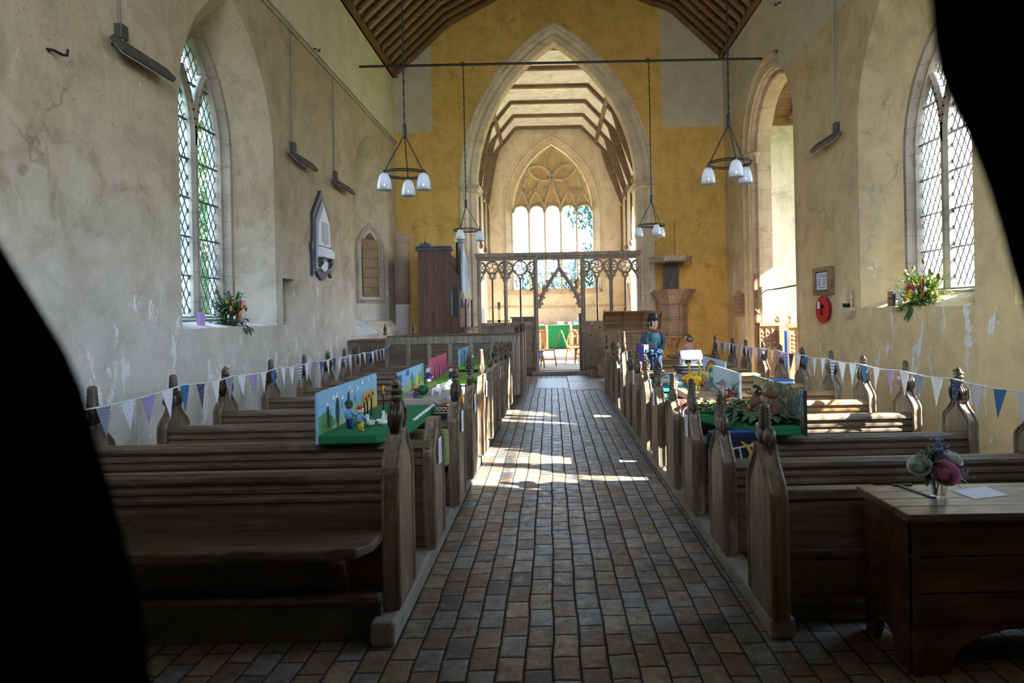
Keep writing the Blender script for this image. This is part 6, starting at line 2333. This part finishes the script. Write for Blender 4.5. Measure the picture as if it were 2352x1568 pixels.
# animal cloth and animals
r = thing('felt_cloth', (1.4, 7.3, .70), 'teal green felt cloth on a board under the toy animals', 'cloth')
MB().prism([(1.16, 6.95), (1.60, 6.98), (1.66, 8.3), (1.14, 8.3)], 'z', .705, .735).build('cloth', G['teal_felt'], r, bevel=.01)
gir = felt('giraffe_yellow', (.62, .45, .10))
zeb = striped('zebra_wool', (.70, .70, .70), (.03, .03, .03), 70)
toy('yellow toy lion standing with its flank to the aisle', 1.50, 7.05, .735, .20, 'lion_wool', 2.7, mane='orange_wool')
toy('yellow toy lion with a darker mane behind the other lion', 1.58, 7.32, .735, .19, 'lion_wool', 3.4, mane='lion_wool')
toy('tall toy giraffe left of the rainbow', 1.62, 7.62, .735, .155, gir, 3.6, neck=.75, spots='brown_wool', horns=True)
toy('tall toy giraffe in front of the rainbow', 1.72, 7.5, .745, .16, gir, 2.6, neck=.75, spots='brown_wool', horns=True)
toy('striped toy zebra at the front of the teal cloth', 1.30, 7.05, .735, .15, 'white_wool', 2.4, stripes=zeb)
toy('striped toy zebra behind the front one', 1.24, 7.28, .735, .15, 'white_wool', 2.9, stripes=zeb)
toy('blue-grey toy elephant facing the aisle', 1.36, 7.45, .735, .17, 'blue_grey_wool', 3.0, trunk=True)
toy('grey toy elephant with big ears behind the blue-grey one', 1.46, 7.70, .735, .17, 'grey_wool', 3.4, trunk=True)
toy('white toy sheep among the zebras', 1.38, 7.20, .735, .11, 'white_wool', 2.2)
toy('dark brown toy bear at the back of the teal cloth', 1.25, 7.9, .735, .14, 'brown_wool', 3.0)
toy('small grey toy hippo near the back of the cloth', 1.40, 8.02, .735, .14, 'grey_wool', 2.8)
toy('black toy monkey at the left corner of the cloth', 1.20, 7.62, .735, .12, 'black_wool', 3.2)
toy('lilac toy pig beside the elephants', 1.42, 7.28, .735, .10, 'lilac_wool' if 'lilac_wool' in G else 'mauve_wool', 2.9)
toy('tan toy kangaroo beside the lions', 1.63, 7.02, .735, .12, 'tan_wool', 1.9, neck=.3)
toy('green toy crocodile-like animal at the cloth edge', 1.22, 7.48, .735, .12, 'green_wool', 2.7)
# planks under the displays, then the toy ark
for x0, x1, y0, y1, lab in ((1.55, 2.15, 8.44, 9.24, 'pale plank laid across the pew tops under the toy ark'), (1.08, 1.62, 9.32, 10.70, 'pale plank laid across the pew tops under the dark blue cloth booth')):
    o = MB().box(x0, x1, y0, y1, .684, .70).build('plank', M['oak_warm'], loc=((x0 + x1) / 2, (y0 + y1) / 2, .684))
    tag(o, lab, 'plank')
ax, ay = 1.86, 8.9
r = thing('toy_ark', (ax, ay, .70), 'toy ark with white cabin, slate blue roof and dark striped hull', 'toy boat')
hull = MB()
six = ((-.8, -1), (.8, -1), (1, 0), (.8, 1), (-.8, 1), (-1, 0))
for z0, z1, w0, w1 in ((.70, .742, .17, .20), (.744, .786, .20, .225), (.788, .83, .225, .25)):
    hull.loft([[(ax + sx * w0, ay + sy * .14, z0) for sx, sy in six], [(ax + sx * w1, ay + sy * .16, z1) for sx, sy in six]])
    hull.add([(ax + sx * w1, ay + sy * .16, z1) for sx, sy in six], [(0, 1, 2, 3, 4, 5)])
hull.build('hull', striped('hull_wool', (.16, .155, .15), (.03, .03, .032), 24), r)
MB().box(ax - .125, ax + .125, ay - .10, ay + .12, .83, .94).build('cabin', felt('white_cabin_felt', (.66, .66, .68)), r, bevel=.006)
MB().prism([(ay - .14, .925), (ay, 1.03), (ay + .16, .925), (ay + .16, .905), (ay, 1.005), (ay - .14, .905)], 'x', ax - .145, ax + .145).build('roof', G['slate_wool'], r, bevel=.006)
MB().prism([(ay - .10, .93), (ay, 1.01), (ay + .12, .93)], 'x', ax - .12, ax + .12).build('gable', felt('white_gable_felt', (.66, .66, .68)), r)
MB().box(ax - .09, ax - .02, ay - .11, ay - .10, .855, .91).build('window', G['black_wool'], r)
# blue pleated puppet curtain and things round it
r = thing('fabric_theatre', (1.50, 9.75, .68), 'dark blue pleated cloth booth with crumpled top', 'cloth booth')
vs, fs = [], []
n = 48
for j, (z, q, w) in enumerate(((.702, 1.0, 0), (.80, .98, .0), (.90, .95, 0), (.93, .9, 0))):
    for i in range(n):
        a = 2 * PI * i / n
        rad = q * (1 + .10 * math.sin(a * 12))
        vs.append((1.50 + .11 * rad * math.cos(a), 9.75 + .14 * rad * math.sin(a), z))
for j in range(3):
    for i in range(n):
        fs.append((j * n + i, j * n + (i + 1) % n, (j + 1) * n + (i + 1) % n, (j + 1) * n + i))
MB().add(vs, fs).build('curtain', felt('dark_blue_cloth', (.008, .028, .08)), r, smooth=True)
mb = MB()
q = random.Random(6)
for i in range(24):
    a = q.uniform(0, 2 * PI)
    mb.ell((1.50 + .11 * math.cos(a), 9.75 + .13 * math.sin(a), .945 + q.uniform(-.02, .03)), (q.uniform(.02, .05), q.uniform(.02, .05), q.uniform(.015, .035)), nu=8, nv=6)
mb.build('crumpled_top', felt('teal_blue_cloth', (.006, .03, .06)), r, smooth=True)
r = thing('purple_box_board', (1.44, 10.3, .70), 'upright purple fabric board with white edge', 'display')
MB().box(1.37, 1.385, 9.95, 10.75, .70, 1.06).build('board', felt('purple_felt', (.11, .08, .36)), r)
MB().box(1.385, 1.45, 9.94, 9.96, .70, 1.06).build('side', PT['white'], r)
for x, y, a, b2, c2, hh, lab in ((1.25, 9.4, 'pink_wool', 'magenta_wool', 'orange_wool', .16, 'small doll in magenta and orange before the blue cloth booth'), (1.34, 9.55, 'tan_wool', 'sky_wool', 'white_wool', .17, 'small doll in pale blue before the blue cloth booth'), (1.22, 9.75, 'grey_wool', 'mauve_wool', 'purple_wool', .16, 'small grey-headed doll beside the purple board')):
    doll(lab, x, y, .70, hh, a, b2, c2, rz=3.0, hair='brown_wool')
r = thing('white_cloth', (1.2, 9.95, .69), 'crumpled white and pale blue cloth on the pew before the purple board', 'cloth')
mb = MB()
for i in range(16):
    mb.ell((1.18 + q.uniform(0, .16), 9.9 + q.uniform(0, .25), .745 + q.uniform(0, .03)), (q.uniform(.05, .08), q.uniform(.04, .07), q.uniform(.015, .044)), nu=9, nv=6)
mb.build('folds', felt('white_blue_cloth', (.55, .62, .72)), r, smooth=True)
o = MB().ell((1.18, 10.45, .80), (.07, .05, .045)).ell((1.24, 10.43, .84), (.03, .025, .03)).tube([(1.18, 10.45, .70), (1.18, 10.45, .76)], .02, 6).build('toy_whale', G['teal_felt'], smooth=True, loc=(1.18, 10.45, .70))
tag(o, 'black and teal toy with a pointed fin left of the purple board', 'toy')
o = MB().box(2.42, 2.80, 7.68, 7.86, .683, .718).build('storage_tray', plain('pale_blue_plastic', (.45, .58, .72), .4), bevel=.01, loc=(2.6, 7.77, .683))
tag(o, 'pale tray with blue rim lying on the seventh right pew top', 'tray')
MB().box(2.41, 2.81, 7.67, 7.87, .718, .733).build('rim', PT['blue'], o, bevel=.004)

# ---------------------------------------------------------------- life-size stuffed figure in a bowler hat
def ring_pts(cx, cy, z, rx, ry, n=18, rot=0):
    out = []
    for i in range(n):
        a = 2 * PI * i / n
        x, y = rx * math.cos(a), ry * math.sin(a)
        out.append((cx + x * math.cos(rot) - y * math.sin(rot), cy + x * math.sin(rot) + y * math.cos(rot), z))
    return out


fx, fy = 1.91, 12.45
r = thing('stuffed_figure', (fx, fy, 0), 'life-size stuffed figure in a bowler hat, red bow tie and patchwork teal waistcoat', 'figure')
rot = .55
jk = plain('grey_tweed', (.09, .095, .12), .9, var=.4, scale=80)
pat = NT('teal_patchwork')
vv = pat.n('ShaderNodeTexVoronoi', distance='CHEBYCHEV')
vv.inputs['Scale'].default_value = 9
vv.inputs['Randomness'].default_value = .4
pat.l(pat.mapping((1, .4, 1)), vv.inputs['Vector'])
bw = pat.n('ShaderNodeRGBToBW')
pat.l(vv.outputs['Color'], bw.inputs[0])
M['patch'] = pat.bsdf(pat.mix(pat.ramp(bw.outputs[0], .3, .7), (.015, .09, .14), (.12, .36, .42)), .9)
skin = plain('cream_cloth_skin', (.72, .52, .36), .8, var=.06)
for s in (-1, 1):
    dx = s * .075
    MB().tube([(fx + dx + .05, fy - .07, .04), (fx + dx, fy, .05), (fx + dx, fy + .01, .38), (fx + dx * .95, fy, .76)], [.04, .055, .062, .088], 12).build('leg', plain('black_trousers', (.02, .02, .024), .9), r, smooth=True)
mb = MB().loft([ring_pts(fx, fy, z, a, b, rot=rot * .4) for z, a, b in ((.70, .09, .07), (.74, .15, .11), (.84, .145, .11), (.96, .15, .115), (1.06, .155, .115), (1.13, .14, .10), (1.19, .075, .065), (1.22, .055, .05))])
mb.build('torso', M['patch'], r, smooth=True)
for s in (-1, 1):
    sh = Vector((fx + s * .155, fy + s * .02, 1.12))
    el = Vector((fx + s * .205, fy - .01, .93))
    ha = Vector((fx + s * .09 + .03, fy - .16, .86))
    a = MB().tube([sh + Vector((-s * .05, 0, .02)), sh, sh.lerp(el, .5) + Vector((s * .012, 0, 0)), el, el.lerp(ha, .5), ha], [.045, .062, .060, .055, .047, .040], 12).build('sleeve', jk, r, smooth=True)
    mb = MB()
    hd = (ha - el).normalized()
    mb.ell(ha + hd * .045, (.032, .040, .022))
    for k in range(4):
        b0 = ha + hd * .07 + Vector((s * (.024 - .016 * k), 0, 0))
        mb.tube([b0, b0 + hd * .03 + Vector((0, 0, -.006)), b0 + hd * (.05 - .004 * abs(k - 1)) + Vector((0, 0, -.026))], [.010, .009, .007], 6)
    mb.tube([ha + hd * .03 + Vector((-s * .03, 0, 0)), ha + hd * .05 + Vector((-s * .05, 0, .01)), ha + hd * .075 + Vector((-s * .05, 0, .008))], [.011, .010, .008], 6)
    mb.build('hand', plain('white_glove', (.75, .75, .76), .8) if s > 0 else jk, a, smooth=True)
MB().tube([(fx, fy - .005, 1.19), (fx, fy - .01, 1.27)], [.052, .046], 12).build('collar', jk, r, smooth=True)
mb = MB()
hr = rot
hc = Vector((fx, fy - .015, 1.345))
mb.loft([[tuple(p) for p in ring_pts(hc.x, hc.y, hc.z + z, a, b, 18, hr)] for z, a, b in ((-.125, .02, .02), (-.115, .05, .055), (-.08, .072, .080), (-.03, .082, .092), (.03, .086, .094), (.08, .078, .088), (.115, .05, .06), (.13, .01, .01))])
fd = Vector((math.sin(hr), -math.cos(hr), 0))
sd2 = Vector((math.cos(hr), math.sin(hr), 0))
mb.tube([hc + fd * .085 + Vector((0, 0, .025)), hc + fd * .108 + Vector((0, 0, -.018)), hc + fd * .088 + Vector((0, 0, -.028))], [.010, .017, .010], 8)
for s in (-1, 1):
    mb.ell(hc + sd2 * s * .085, (.014, .022, .032))
hd_ = mb.build('head', skin, r, smooth=True)
mb = MB()
for s in (-1, 1):
    mb.ell(hc + fd * .086 + sd2 * s * .034 + Vector((0, 0, .022)), (.012, .012, .009), nu=8, nv=6)
    mb.tube([hc + fd * .090 + sd2 * s * .02 + Vector((0, 0, .045)), hc + fd * .085 + sd2 * s * .05 + Vector((0, 0, .043))], .004, 5)
mb.build('eyes', M['black'], hd_)
MB().tube([hc + fd * .088 + sd2 * -.028 + Vector((0, 0, -.058)), hc + fd * .094 + Vector((0, 0, -.066)), hc + fd * .088 + sd2 * .028 + Vector((0, 0, -.058))], .006, 6).build('mouth', M['red'], hd_)
mb = MB()
qq = random.Random(2)
for i in range(60):
    a = qq.uniform(-2.2, 2.2)
    d = (-fd * math.cos(a) + sd2 * math.sin(a))
    mb.ell(hc + d * .085 + Vector((0, 0, qq.uniform(-.05, .07))), (.018, .018, .022), nu=6, nv=4)
mb.build('hair', M['black'], r, smooth=True)
h0 = hc.z + .045
mb = MB().lathe([(.095, 0), (.138, .008), (.150, .022), (.140, .022), (.10, .016), (.096, .06), (.088, .105), (.06, .135), (.02, .145)], (hc.x, hc.y, h0), 24)
ht = mb.build('bowler_hat', plain('black_felt', (.012, .013, .016), .7), r, smooth=True)
leaf_m = MB()
leaf(leaf_m, hc + fd * .09 + Vector((0, 0, .07)), (0, -.1, 1), .11, .035, 0)
leaf_m.build('feather', plain('grey_feather', (.45, .47, .5), .8), ht)
mb = MB()
bt = Vector((fx + .02, fy - .09, 1.19))
for s in (-1, 1):
    mb.ell(bt + Vector((s * .035, 0, .0)), (.034, .02, .032))
mb.ell(bt, (.014, .018, .016))
mb.build('bow_tie', M['red'], r, smooth=True)
mb = MB()
for i in range(5):
    a = i * 1.256
    mb.ell((fx - .06 + .024 * math.cos(a), fy - .135, .90 + .024 * math.sin(a)), (.022, .012, .022))
mb.build('buttonhole_flower', M['red'], r, smooth=True)
mb = MB()
for z in (.90, .97, 1.04):
    mb.ell((fx + .03, fy - .115, z), (.010, .006, .010), nu=8, nv=5)
mb.build('button', M['paper'], r)

# second stuffed figure on an orange chair
o = MB().prism([(11.86, .722), (12.28, .722), (12.28, .745), (11.86, .745)], 'x', 2.12, 2.93).build('front_desk', M['oak_warm'], bevel=.006, loc=(2.5, 12.1, .722))
tag(o, 'broad pale oak desk top beyond the last right pew, under the curly-haired doll', 'desk')
doll('seated doll with long curly auburn hair and pink top beside the toy orange chair', 2.50, 12.12, .747, .60, 'skin_wool', 'pink_wool', 'grey_wool', rz=2.45, hair='brown_wool', seat=True)
r = thing('toy_chair', (2.66, 12.14, .747), 'small orange wooden toy chair behind the curly-haired doll', 'toy chair')
oc = plain('orange_varnish', (.62, .24, .03), .4)
cx, cy = 2.68, 12.15
for sx in (-.06, .06):
    for sy in (-.05, .05):
        MB().bar((cx + sx, cy + sy, .747), (cx + sx, cy + sy, .83), .016).build('leg', oc, r)
MB().box(cx - .075, cx + .075, cy - .065, cy + .065, .83, .845).build('seat', oc, r, bevel=.004)
for sx in (-.06, .06):
    MB().bar((cx + sx, cy - .055, .845), (cx + sx, cy - .06, .97), .016).build('back_post', oc, r)
MB().prism([(cx - .08, .945), (cx + .08, .945), (cx + .085, .98), (cx, .99), (cx - .085, .98)], 'y', cy - .07, cy - .055).build('back_rail', oc, r, bevel=.003)
MB().box(cx - .06, cx + .06, cy - .068, cy - .058, .89, .905).build('back_rail', oc, r)

# ---------------------------------------------------------------- transept furniture
SX, SY = -.16, -.5
r = thing('carved_stall', (4.74, 14.35, 0), 'carved oak stall end with a tall poppyhead, left of the blue box', 'stall')
MB().box(4.50, 4.90, 14.33, 14.38, .0, 1.20).build('panel', M['oak_warm'], r)
mb = MB()
for x in (4.51, 4.64, 4.77, 4.89):
    mb.box(x - .012, x + .012, 14.31, 14.33, .1, 1.16)
for i in range(12):
    mb.ell((4.54 + (i % 3) * .13 + .03, 14.325, .78 + .09 * (i // 3)), (.035, .012, .03), nu=8, nv=5)
mb.build('carving', M['oak'], r)
MB().box(4.49, 4.92, 14.29, 14.40, 1.19, 1.27).build('cap', M['oak'], r, bevel=.01)
e = MB().box(4.88, 4.99, 14.20, 14.55, 0, 1.12).build('stall_end', M['oak_warm'], r, bevel=.01)
mb = MB()
mb.lathe([(.07, 1.10), (.05, 1.2), (.045, 1.28), (.065, 1.34), (.05, 1.40), (.02, 1.42)], (4.93, 14.35, 0), 10)
mb.ell((4.87, 14.32, 1.32), (.04, .04, .04))
mb.build('poppyhead', M['oak_warm'], e, smooth=True)
r = thing('carved_stall', (5.5, 14.6, 0), 'carved oak stall end right of the blue box, partly behind the arch', 'stall')
MB().box(5.24, 5.9, 14.60, 14.66, .0, 1.16).build('panel', M['oak_warm'], r)
mb = MB()
for x in (5.25, 5.42, 5.6):
    mb.box(x - .015, x + .015, 14.58, 14.60, .1, 1.1)
for i in range(10):
    mb.ell((5.33 + (i % 2) * .18, 14.595, .62 + .09 * (i // 2)), (.045, .012, .03), nu=8, nv=5)
mb.build('carving', M['oak'], r)
MB().box(5.20, 5.9, 14.56, 14.68, 1.14, 1.24).build('cap', M['oak_warm'], r, bevel=.01)
MB().lathe([(.04, 1.24), (.03, 1.29), (.02, 1.33), (.05, 1.37), (.055, 1.40), (.02, 1.41)], (5.27, 14.62, 0), 10).build('poppyhead', M['oak_warm'], r, smooth=True)
tag(MB().box(5.16, 5.34, 15.0, 15.3, 0, 1.06).build('blue_box', plain('royal_blue_board', (.01, .10, .50), .6, var=.05), bevel=.01), 'tall bright blue panel between the two carved stalls', 'box')
dm = printed('diamond_brocade', (.33, .32, .22), (.10, .12, .09), 26, .3, .42)
r = thing('fabric_roll', (4.62, 14.40, 1.272), 'patterned brocade cloth draped over a post on the carved stall', 'cloth')
MB().loft([ring_pts(4.62, 14.38, z, a * .80, .05) for z, a in ((2.05, .12), (2.04, .125), (1.9, .115), (1.7, .11), (1.5, .11), (1.38, .12), (1.272, .14))]).build('cloth', dm, r, smooth=True)
for p in r.children:
    pass
r = thing('wooden_post', (4.50, 14.47, 0), 'thin two-tone brown plank rising behind the brocade cloth', 'post')
MB().box(4.45, 4.52, 14.455, 14.485, 0, 2.08).build('plank', M['oak_warm'], r)
MB().box(4.45, 4.52, 14.455, 14.485, 2.08, 2.34).build('plank_top', plain('dark_red_brown_paint', (.16, .05, .03), .6), r)
tag(MB().tube([(4.66, 14.38, 1.97), (4.66, 13.4, 1.98), (4.66, 11.9, 2.02)], .016, 6).build('barrier_rope', M['black']), 'dark rope slung across the tall arch from the brocade cloth', 'rope')
r = thing('toy_cat', (4.46, 14.36, 1.27), 'knitted brown and white cat sitting on the carved stall', 'toy animal')
mb = MB().ell((4.46, 14.34, 1.36), (.05, .06, .10)).tube([(4.45, 14.31, 1.275), (4.44, 14.30, 1.36)], .025, 6).tube([(4.49, 14.31, 1.275), (4.48, 14.30, 1.36)], .025, 6)
mb.build('body', G['sand_felt'], r, smooth=True)
mb = MB().ell((4.46, 14.32, 1.50), (.055, .05, .05))
for s in (-1, 1):
    mb.lathe([(.022, 0), (.002, .05)], (4.46 + s * .035, 14.32, 1.53), 6)
mb.build('head', G['brown_wool'], r, smooth=True)

# ---------------------------------------------------------------- chancel furniture
r = thing('altar', (.26, 24.5, .27), 'long altar with a bright green frontal and white top cloth', 'altar')
gf = plain('emerald_altar_cloth', (.0, .20, .07), .8, var=.15, scale=5)
MB().box(-1.15, 1.65, 24.36, 24.85, .28, 1.12).build('table', M['oak_warm'], r)
MB().box(-.25, .72, 24.30, 24.36, .30, 1.13).build('frontal', gf, r, bevel=.006)
MB().box(-1.15, 1.65, 24.32, 24.87, 1.02, 1.135).build('frontlet', gf, r, bevel=.006)
MB().box(-1.17, 1.67, 24.31, 24.88, 1.135, 1.15).build('top_cloth', M['paper'], r)
for x, w, h, m, lab in ((-.40, .20, .10, 'pink', 'pink and white box at the left end of the altar top'), (.35, .24, .13, 'white', 'white model house in the middle of the altar top'), (.68, .13, .12, 'white', 'plain white block on the altar top'), (.92, .22, .16, 'paleblue', 'white model church on the right of the altar top')):
    q = thing('model_building', (x, 24.5, 1.15), lab, 'model')
    MB().box(x - w / 2, x + w / 2, 24.4, 24.6, 1.15, 1.15 + h * .6).build('wall', PT['white'], q)
    MB().prism([(24.38, 1.15 + h * .6), (24.5, 1.15 + h), (24.62, 1.15 + h * .6)], 'x', x - w / 2 - .01, x + w / 2 + .01).build('roof', PT[m], q)
    if h > .15:
        MB().lathe([(.03, 0), (.03, .12), (.002, .2)], (x + .05, 24.5, 1.15 + h * .6), 6).build('spire', PT['white'], q)
for k, (x0, x1, xs) in enumerate(((-1.3, -.18, -.18), (.66, 1.8, .66))):
    q = thing('altar_rail', (x0, 22.98, .27), ('turned communion rail left of the green altar frontal', 'turned communion rail right of the green altar frontal')[k], 'altar rail')
    MB().box(x0, x1, 22.95, 23.03, .94, 1.0).build('top_rail', M['oak_red'], q, bevel=.01)
    MB().box(x0, x1, 22.96, 23.02, .27, .33).build('bottom_rail', M['oak_warm'], q)
    n = 7
    for i in range(n):
        x = x0 + .06 + (x1 - x0 - .12) * i / (n - 1)
        MB().lathe([(.02, .33), (.03, .4), (.018, .5), (.028, .62), (.018, .8), (.025, .94)], (x, 22.99, 0), 8).build('baluster', M['oak_warm'], q, smooth=True)
    MB().lathe([(.055, .27), (.055, .95), (.07, .98), (.04, 1.05), (.06, 1.12), (.02, 1.18)], (xs, 22.99, 0), 10).build('newel', M['oak_warm'], q, smooth=True)
yw = wood('yellow_pine', (.42, .22, .06), (.62, .38, .13), axis=2)
ow = wood('orange_beech', (.30, .12, .035), (.50, .24, .08), axis=2)


def windsor(label, x, y, rz, m, s=1.0):
    r = thing('windsor_chair', (0, 0, 0), label, 'chair', 'stick-back chairs in the chancel')
    MB().prism([(-.20, -.18), (-.19, .20), (.20, .21), (.22, .0), (.20, -.21)], 'z', .43, .465).build('seat', m, r, bevel=.012)
    for sx in (-1, 1):
        for sy in (-1, 1):
            MB().tube([(sx * .15, sy * .15, .43), (sx * .19, sy * .19, .22), (sx * .215, sy * .215, 0)], [.016, .024, .015], 8).build('leg', m, r, smooth=True)
    for sy in (-1, 1):
        MB().tube([(-.19, sy * .19, .18), (.19, sy * .19, .18)], .011, 6).build('stretcher', m, r)
    MB().tube([(0, -.19, .18), (0, .19, .18)], .011, 6).build('stretcher', m, r)
    bow = [(-.17 - .16 * math.sin(a) , .19 * math.cos(a), .465 + .47 * math.sin(a)) for a in [PI * i / 14 for i in range(15)]]
    MB().tube(bow, .016, 8).build('back_bow', m, r, smooth=True)
    for i in range(5):
        u = -.12 + .06 * i
        zt = .465 + .47 * math.sqrt(max(0, 1 - (u / .19) ** 2)) - .01
        MB().tube([(-.17, u * .8, .465), (-.17 - .16 * (zt - .465) / .47, u, zt)], .008, 6).build('spindle', m, r)
    return sit(r, x, y, .12, rz, s)


windsor('yellow pine stick-back chair in side view, middle of the screen doorway', -.10, 18.2, PI, yw)
windsor('yellow pine stick-back chair half hidden by the left doorpost of the screen', -.42, 17.75, 0, yw)
windsor('orange brown stick-back chair in side view right of the green frontal', .62, 19.45, 0, ow)
windsor('orange brown stick-back chair with its back to the doorway, further in', .66, 20.5, PI / 2, ow)
windsor('orange stick-back chair half hidden by the right doorpost of the screen', .86, 18.9, PI, ow)
r = thing('side_table', (.95, 20.9, .12), 'small table with a white top and dark checked cloth behind the orange chairs', 'table')
MB().box(.70, 1.35, 20.75, 21.2, .82, .85).build('top', PT['white'], r)
for sx in (.74, 1.31):
    for sy in (20.79, 21.16):
        MB().bar((sx, sy, .12), (sx, sy, .82), .04).build('leg', M['oak_red'], r)
o = MB().lathe([(.10, .12), (.13, .14), (.14, .42), (.13, .43)], (-.47, 21.2, 0), 14).build('bucket', plain('blue_bucket_plastic', (.01, .10, .38), .4), smooth=True)
tag(o, 'blue bucket on the chancel floor left of the pine chair', 'bucket')
bouquet('autumn flowers on the chancel window sill, left of the doorway gable', -.62, 24.75, 2.5, .5, .42, [lime, leafm], [(yel, 12, .03), (orng, 8, .03), (redl, 6, .03)], 90)
bouquet('autumn flowers on the chancel window sill, right of the doorway gable', .95, 24.75, 2.5, .5, .42, [lime, leafm], [(yel, 10, .03), (orng, 12, .03), (redl, 6, .03)], 90)
r = thing('wooden_cross', (-1.62, 20.6, .12), 'rough wooden cross standing in the chancel behind the left screen bay', 'cross')
MB().box(-1.66, -1.58, 20.57, 20.63, .12, 1.95).build('upright', M['oak_carve'], r)
MB().box(-2.0, -1.25, 20.57, 20.63, 1.32, 1.40).build('crossbar', M['oak_carve'], r)
tag(MB().box(-2.30, -1.95, 19.4, 19.9, .12, 1.75).build('white_cabinet', plain('white_painted_cupboard', (.8, .8, .8), .6, var=.04), bevel=.01), 'plain white cupboard in the chancel seen through the left screen bay', 'cabinet')
r = thing('choir_desk', (-.8, 19.2, .12), 'dark low desk in the chancel left of the doorway', 'desk')
MB().box(-1.15, -.5, 19.2, 19.24, .12, 1.45).build('front', M['oak_carve'], r)
MB().box(-1.2, -.45, 19.15, 19.5, 1.45, 1.49).build('top', M['oak_carve'], r)
r = thing('priest_door', (2.74, 23.4, .12), 'narrow arched doorway frame on the right chancel wall', 'door frame')
MB().loft([[(CX1 - d, u, z) for u, z in arch(23.6, .42 - i, .12, 1.9, .7)] for i, d in ((0, 0), (0, .06), (.08, .06), (.10, .0))], closed=False).build('frame', M['stone_pale'], r)

# ---------------------------------------------------------------- trees outside the windows
lf1 = plain('sunlit_leaves', (.10, .17, .03), .7, var=.4, scale=1.5)  # two leaf tones, olive green and a darker blue-green
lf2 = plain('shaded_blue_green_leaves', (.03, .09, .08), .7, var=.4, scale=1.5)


def tree(label, x, y, z, R, n, m, seed, size=.22, trunk=True):
    q = random.Random(seed)
    r = thing('tree', (x, y, -.12), label, 'tree')
    mb = MB()
    for i in range(n):
        d = Vector((q.gauss(0, 1), q.gauss(0, 1), q.gauss(0, 1))).normalized() * (q.random() ** .4)
        c = Vector((x + d.x * R[0], y + d.y * R[1], z + d.z * R[2]))
        a = Vector((q.gauss(0, 1), q.gauss(0, 1), q.gauss(0, 1))).normalized()
        leaf(mb, c, a, size * q.uniform(.7, 1.4), size * .6, .3)
    mb.build('crown', m, r)
    MB().tube([(x, y, -.12), (x + .1, y, z * .5), (x, y, z + R[2] * .3)], [.25, .18, .05], 8).build('trunk', M['oak'], r)
    return r


tree('blue-green tree outside, upper right of the five-light east window', 2.75, 37, 7.6, (1.9, 1.8, 1.7), 1500, lf2, 1, .24)
tree('pale green bushy tree outside the east window, low and right', 2.6, 31.5, 3.5, (1.9, 1.0, 1.6), 2200, lf2, 2, .20)
tree('green bushes outside low in the middle of the east window', .1, 35, 3.1, (2.0, 1.0, 1.5), 2400, lf2, 3, .18)
tree('leafy tree outside the near left window', -8.6, 15.6, 3.6, (1.3, 2.2, 3.2), 1500, lf1, 4, .20)
tree('second leafy tree outside the left window', -10.5, 19.8, 4.6, (1.3, 1.8, 2.6), 900, lf1, 5, .22)

# ---------------------------------------------------------------- dark timber framing close to the viewpoint
r = thing('timber_screen', (0, .30, 0), 'black out-of-focus edges of the carved opening the view is taken through', 'screen')
dk = plain('nearly_black_oak', (.0012, .0012, .0014), 1, var=.1, spec=0)


def pxy(pts, Y):
    c_, s_ = math.cos(.02), math.sin(.02)
    out = []
    for px, py in pts:
        dx, dy = px - 1266, py - 721
        out.append(((dx * c_ - dy * s_) * Y / 1520, 1.55 - (dx * s_ + dy * c_) * Y / 1520))
    return out


# the jamb on the left stands on the floor, the one on the right leans down from the head of the frame
lft = [(-.272, 1.66), (-.2691, 1.6209), (-.2594, 1.5962), (-.2485, 1.5776), (-.2357, 1.5559), (-.2258, 1.5384), (-.219, 1.5219), (-.2139, 1.5014), (-.2077, 1.4789), (-.201, 1.4543), (-.195, 1.4276), (-.1908, 1.4031), (-.1891, 1.3786), (-.186, 1.3), (-.186, 0), (-.36, 0), (-.36, 1.66)]
rgt = [(.178, 1.80), (.179, 1.7057), (.1803, 1.6935), (.1812, 1.6771), (.1835, 1.6587), (.1903, 1.6413), (.1981, 1.6248), (.2055, 1.6042), (.2106, 1.5868), (.215, 1.5683), (.2201, 1.5499), (.2278, 1.5293), (.262, 1.42), (.28, 0), (.42, 0), (.42, 1.80)]
MB().prism(lft, 'y', .27, .31).build('jamb', dk, r, bevel=.004)
MB().prism(rgt, 'y', .27, .31).build('jamb', dk, r, bevel=.004)
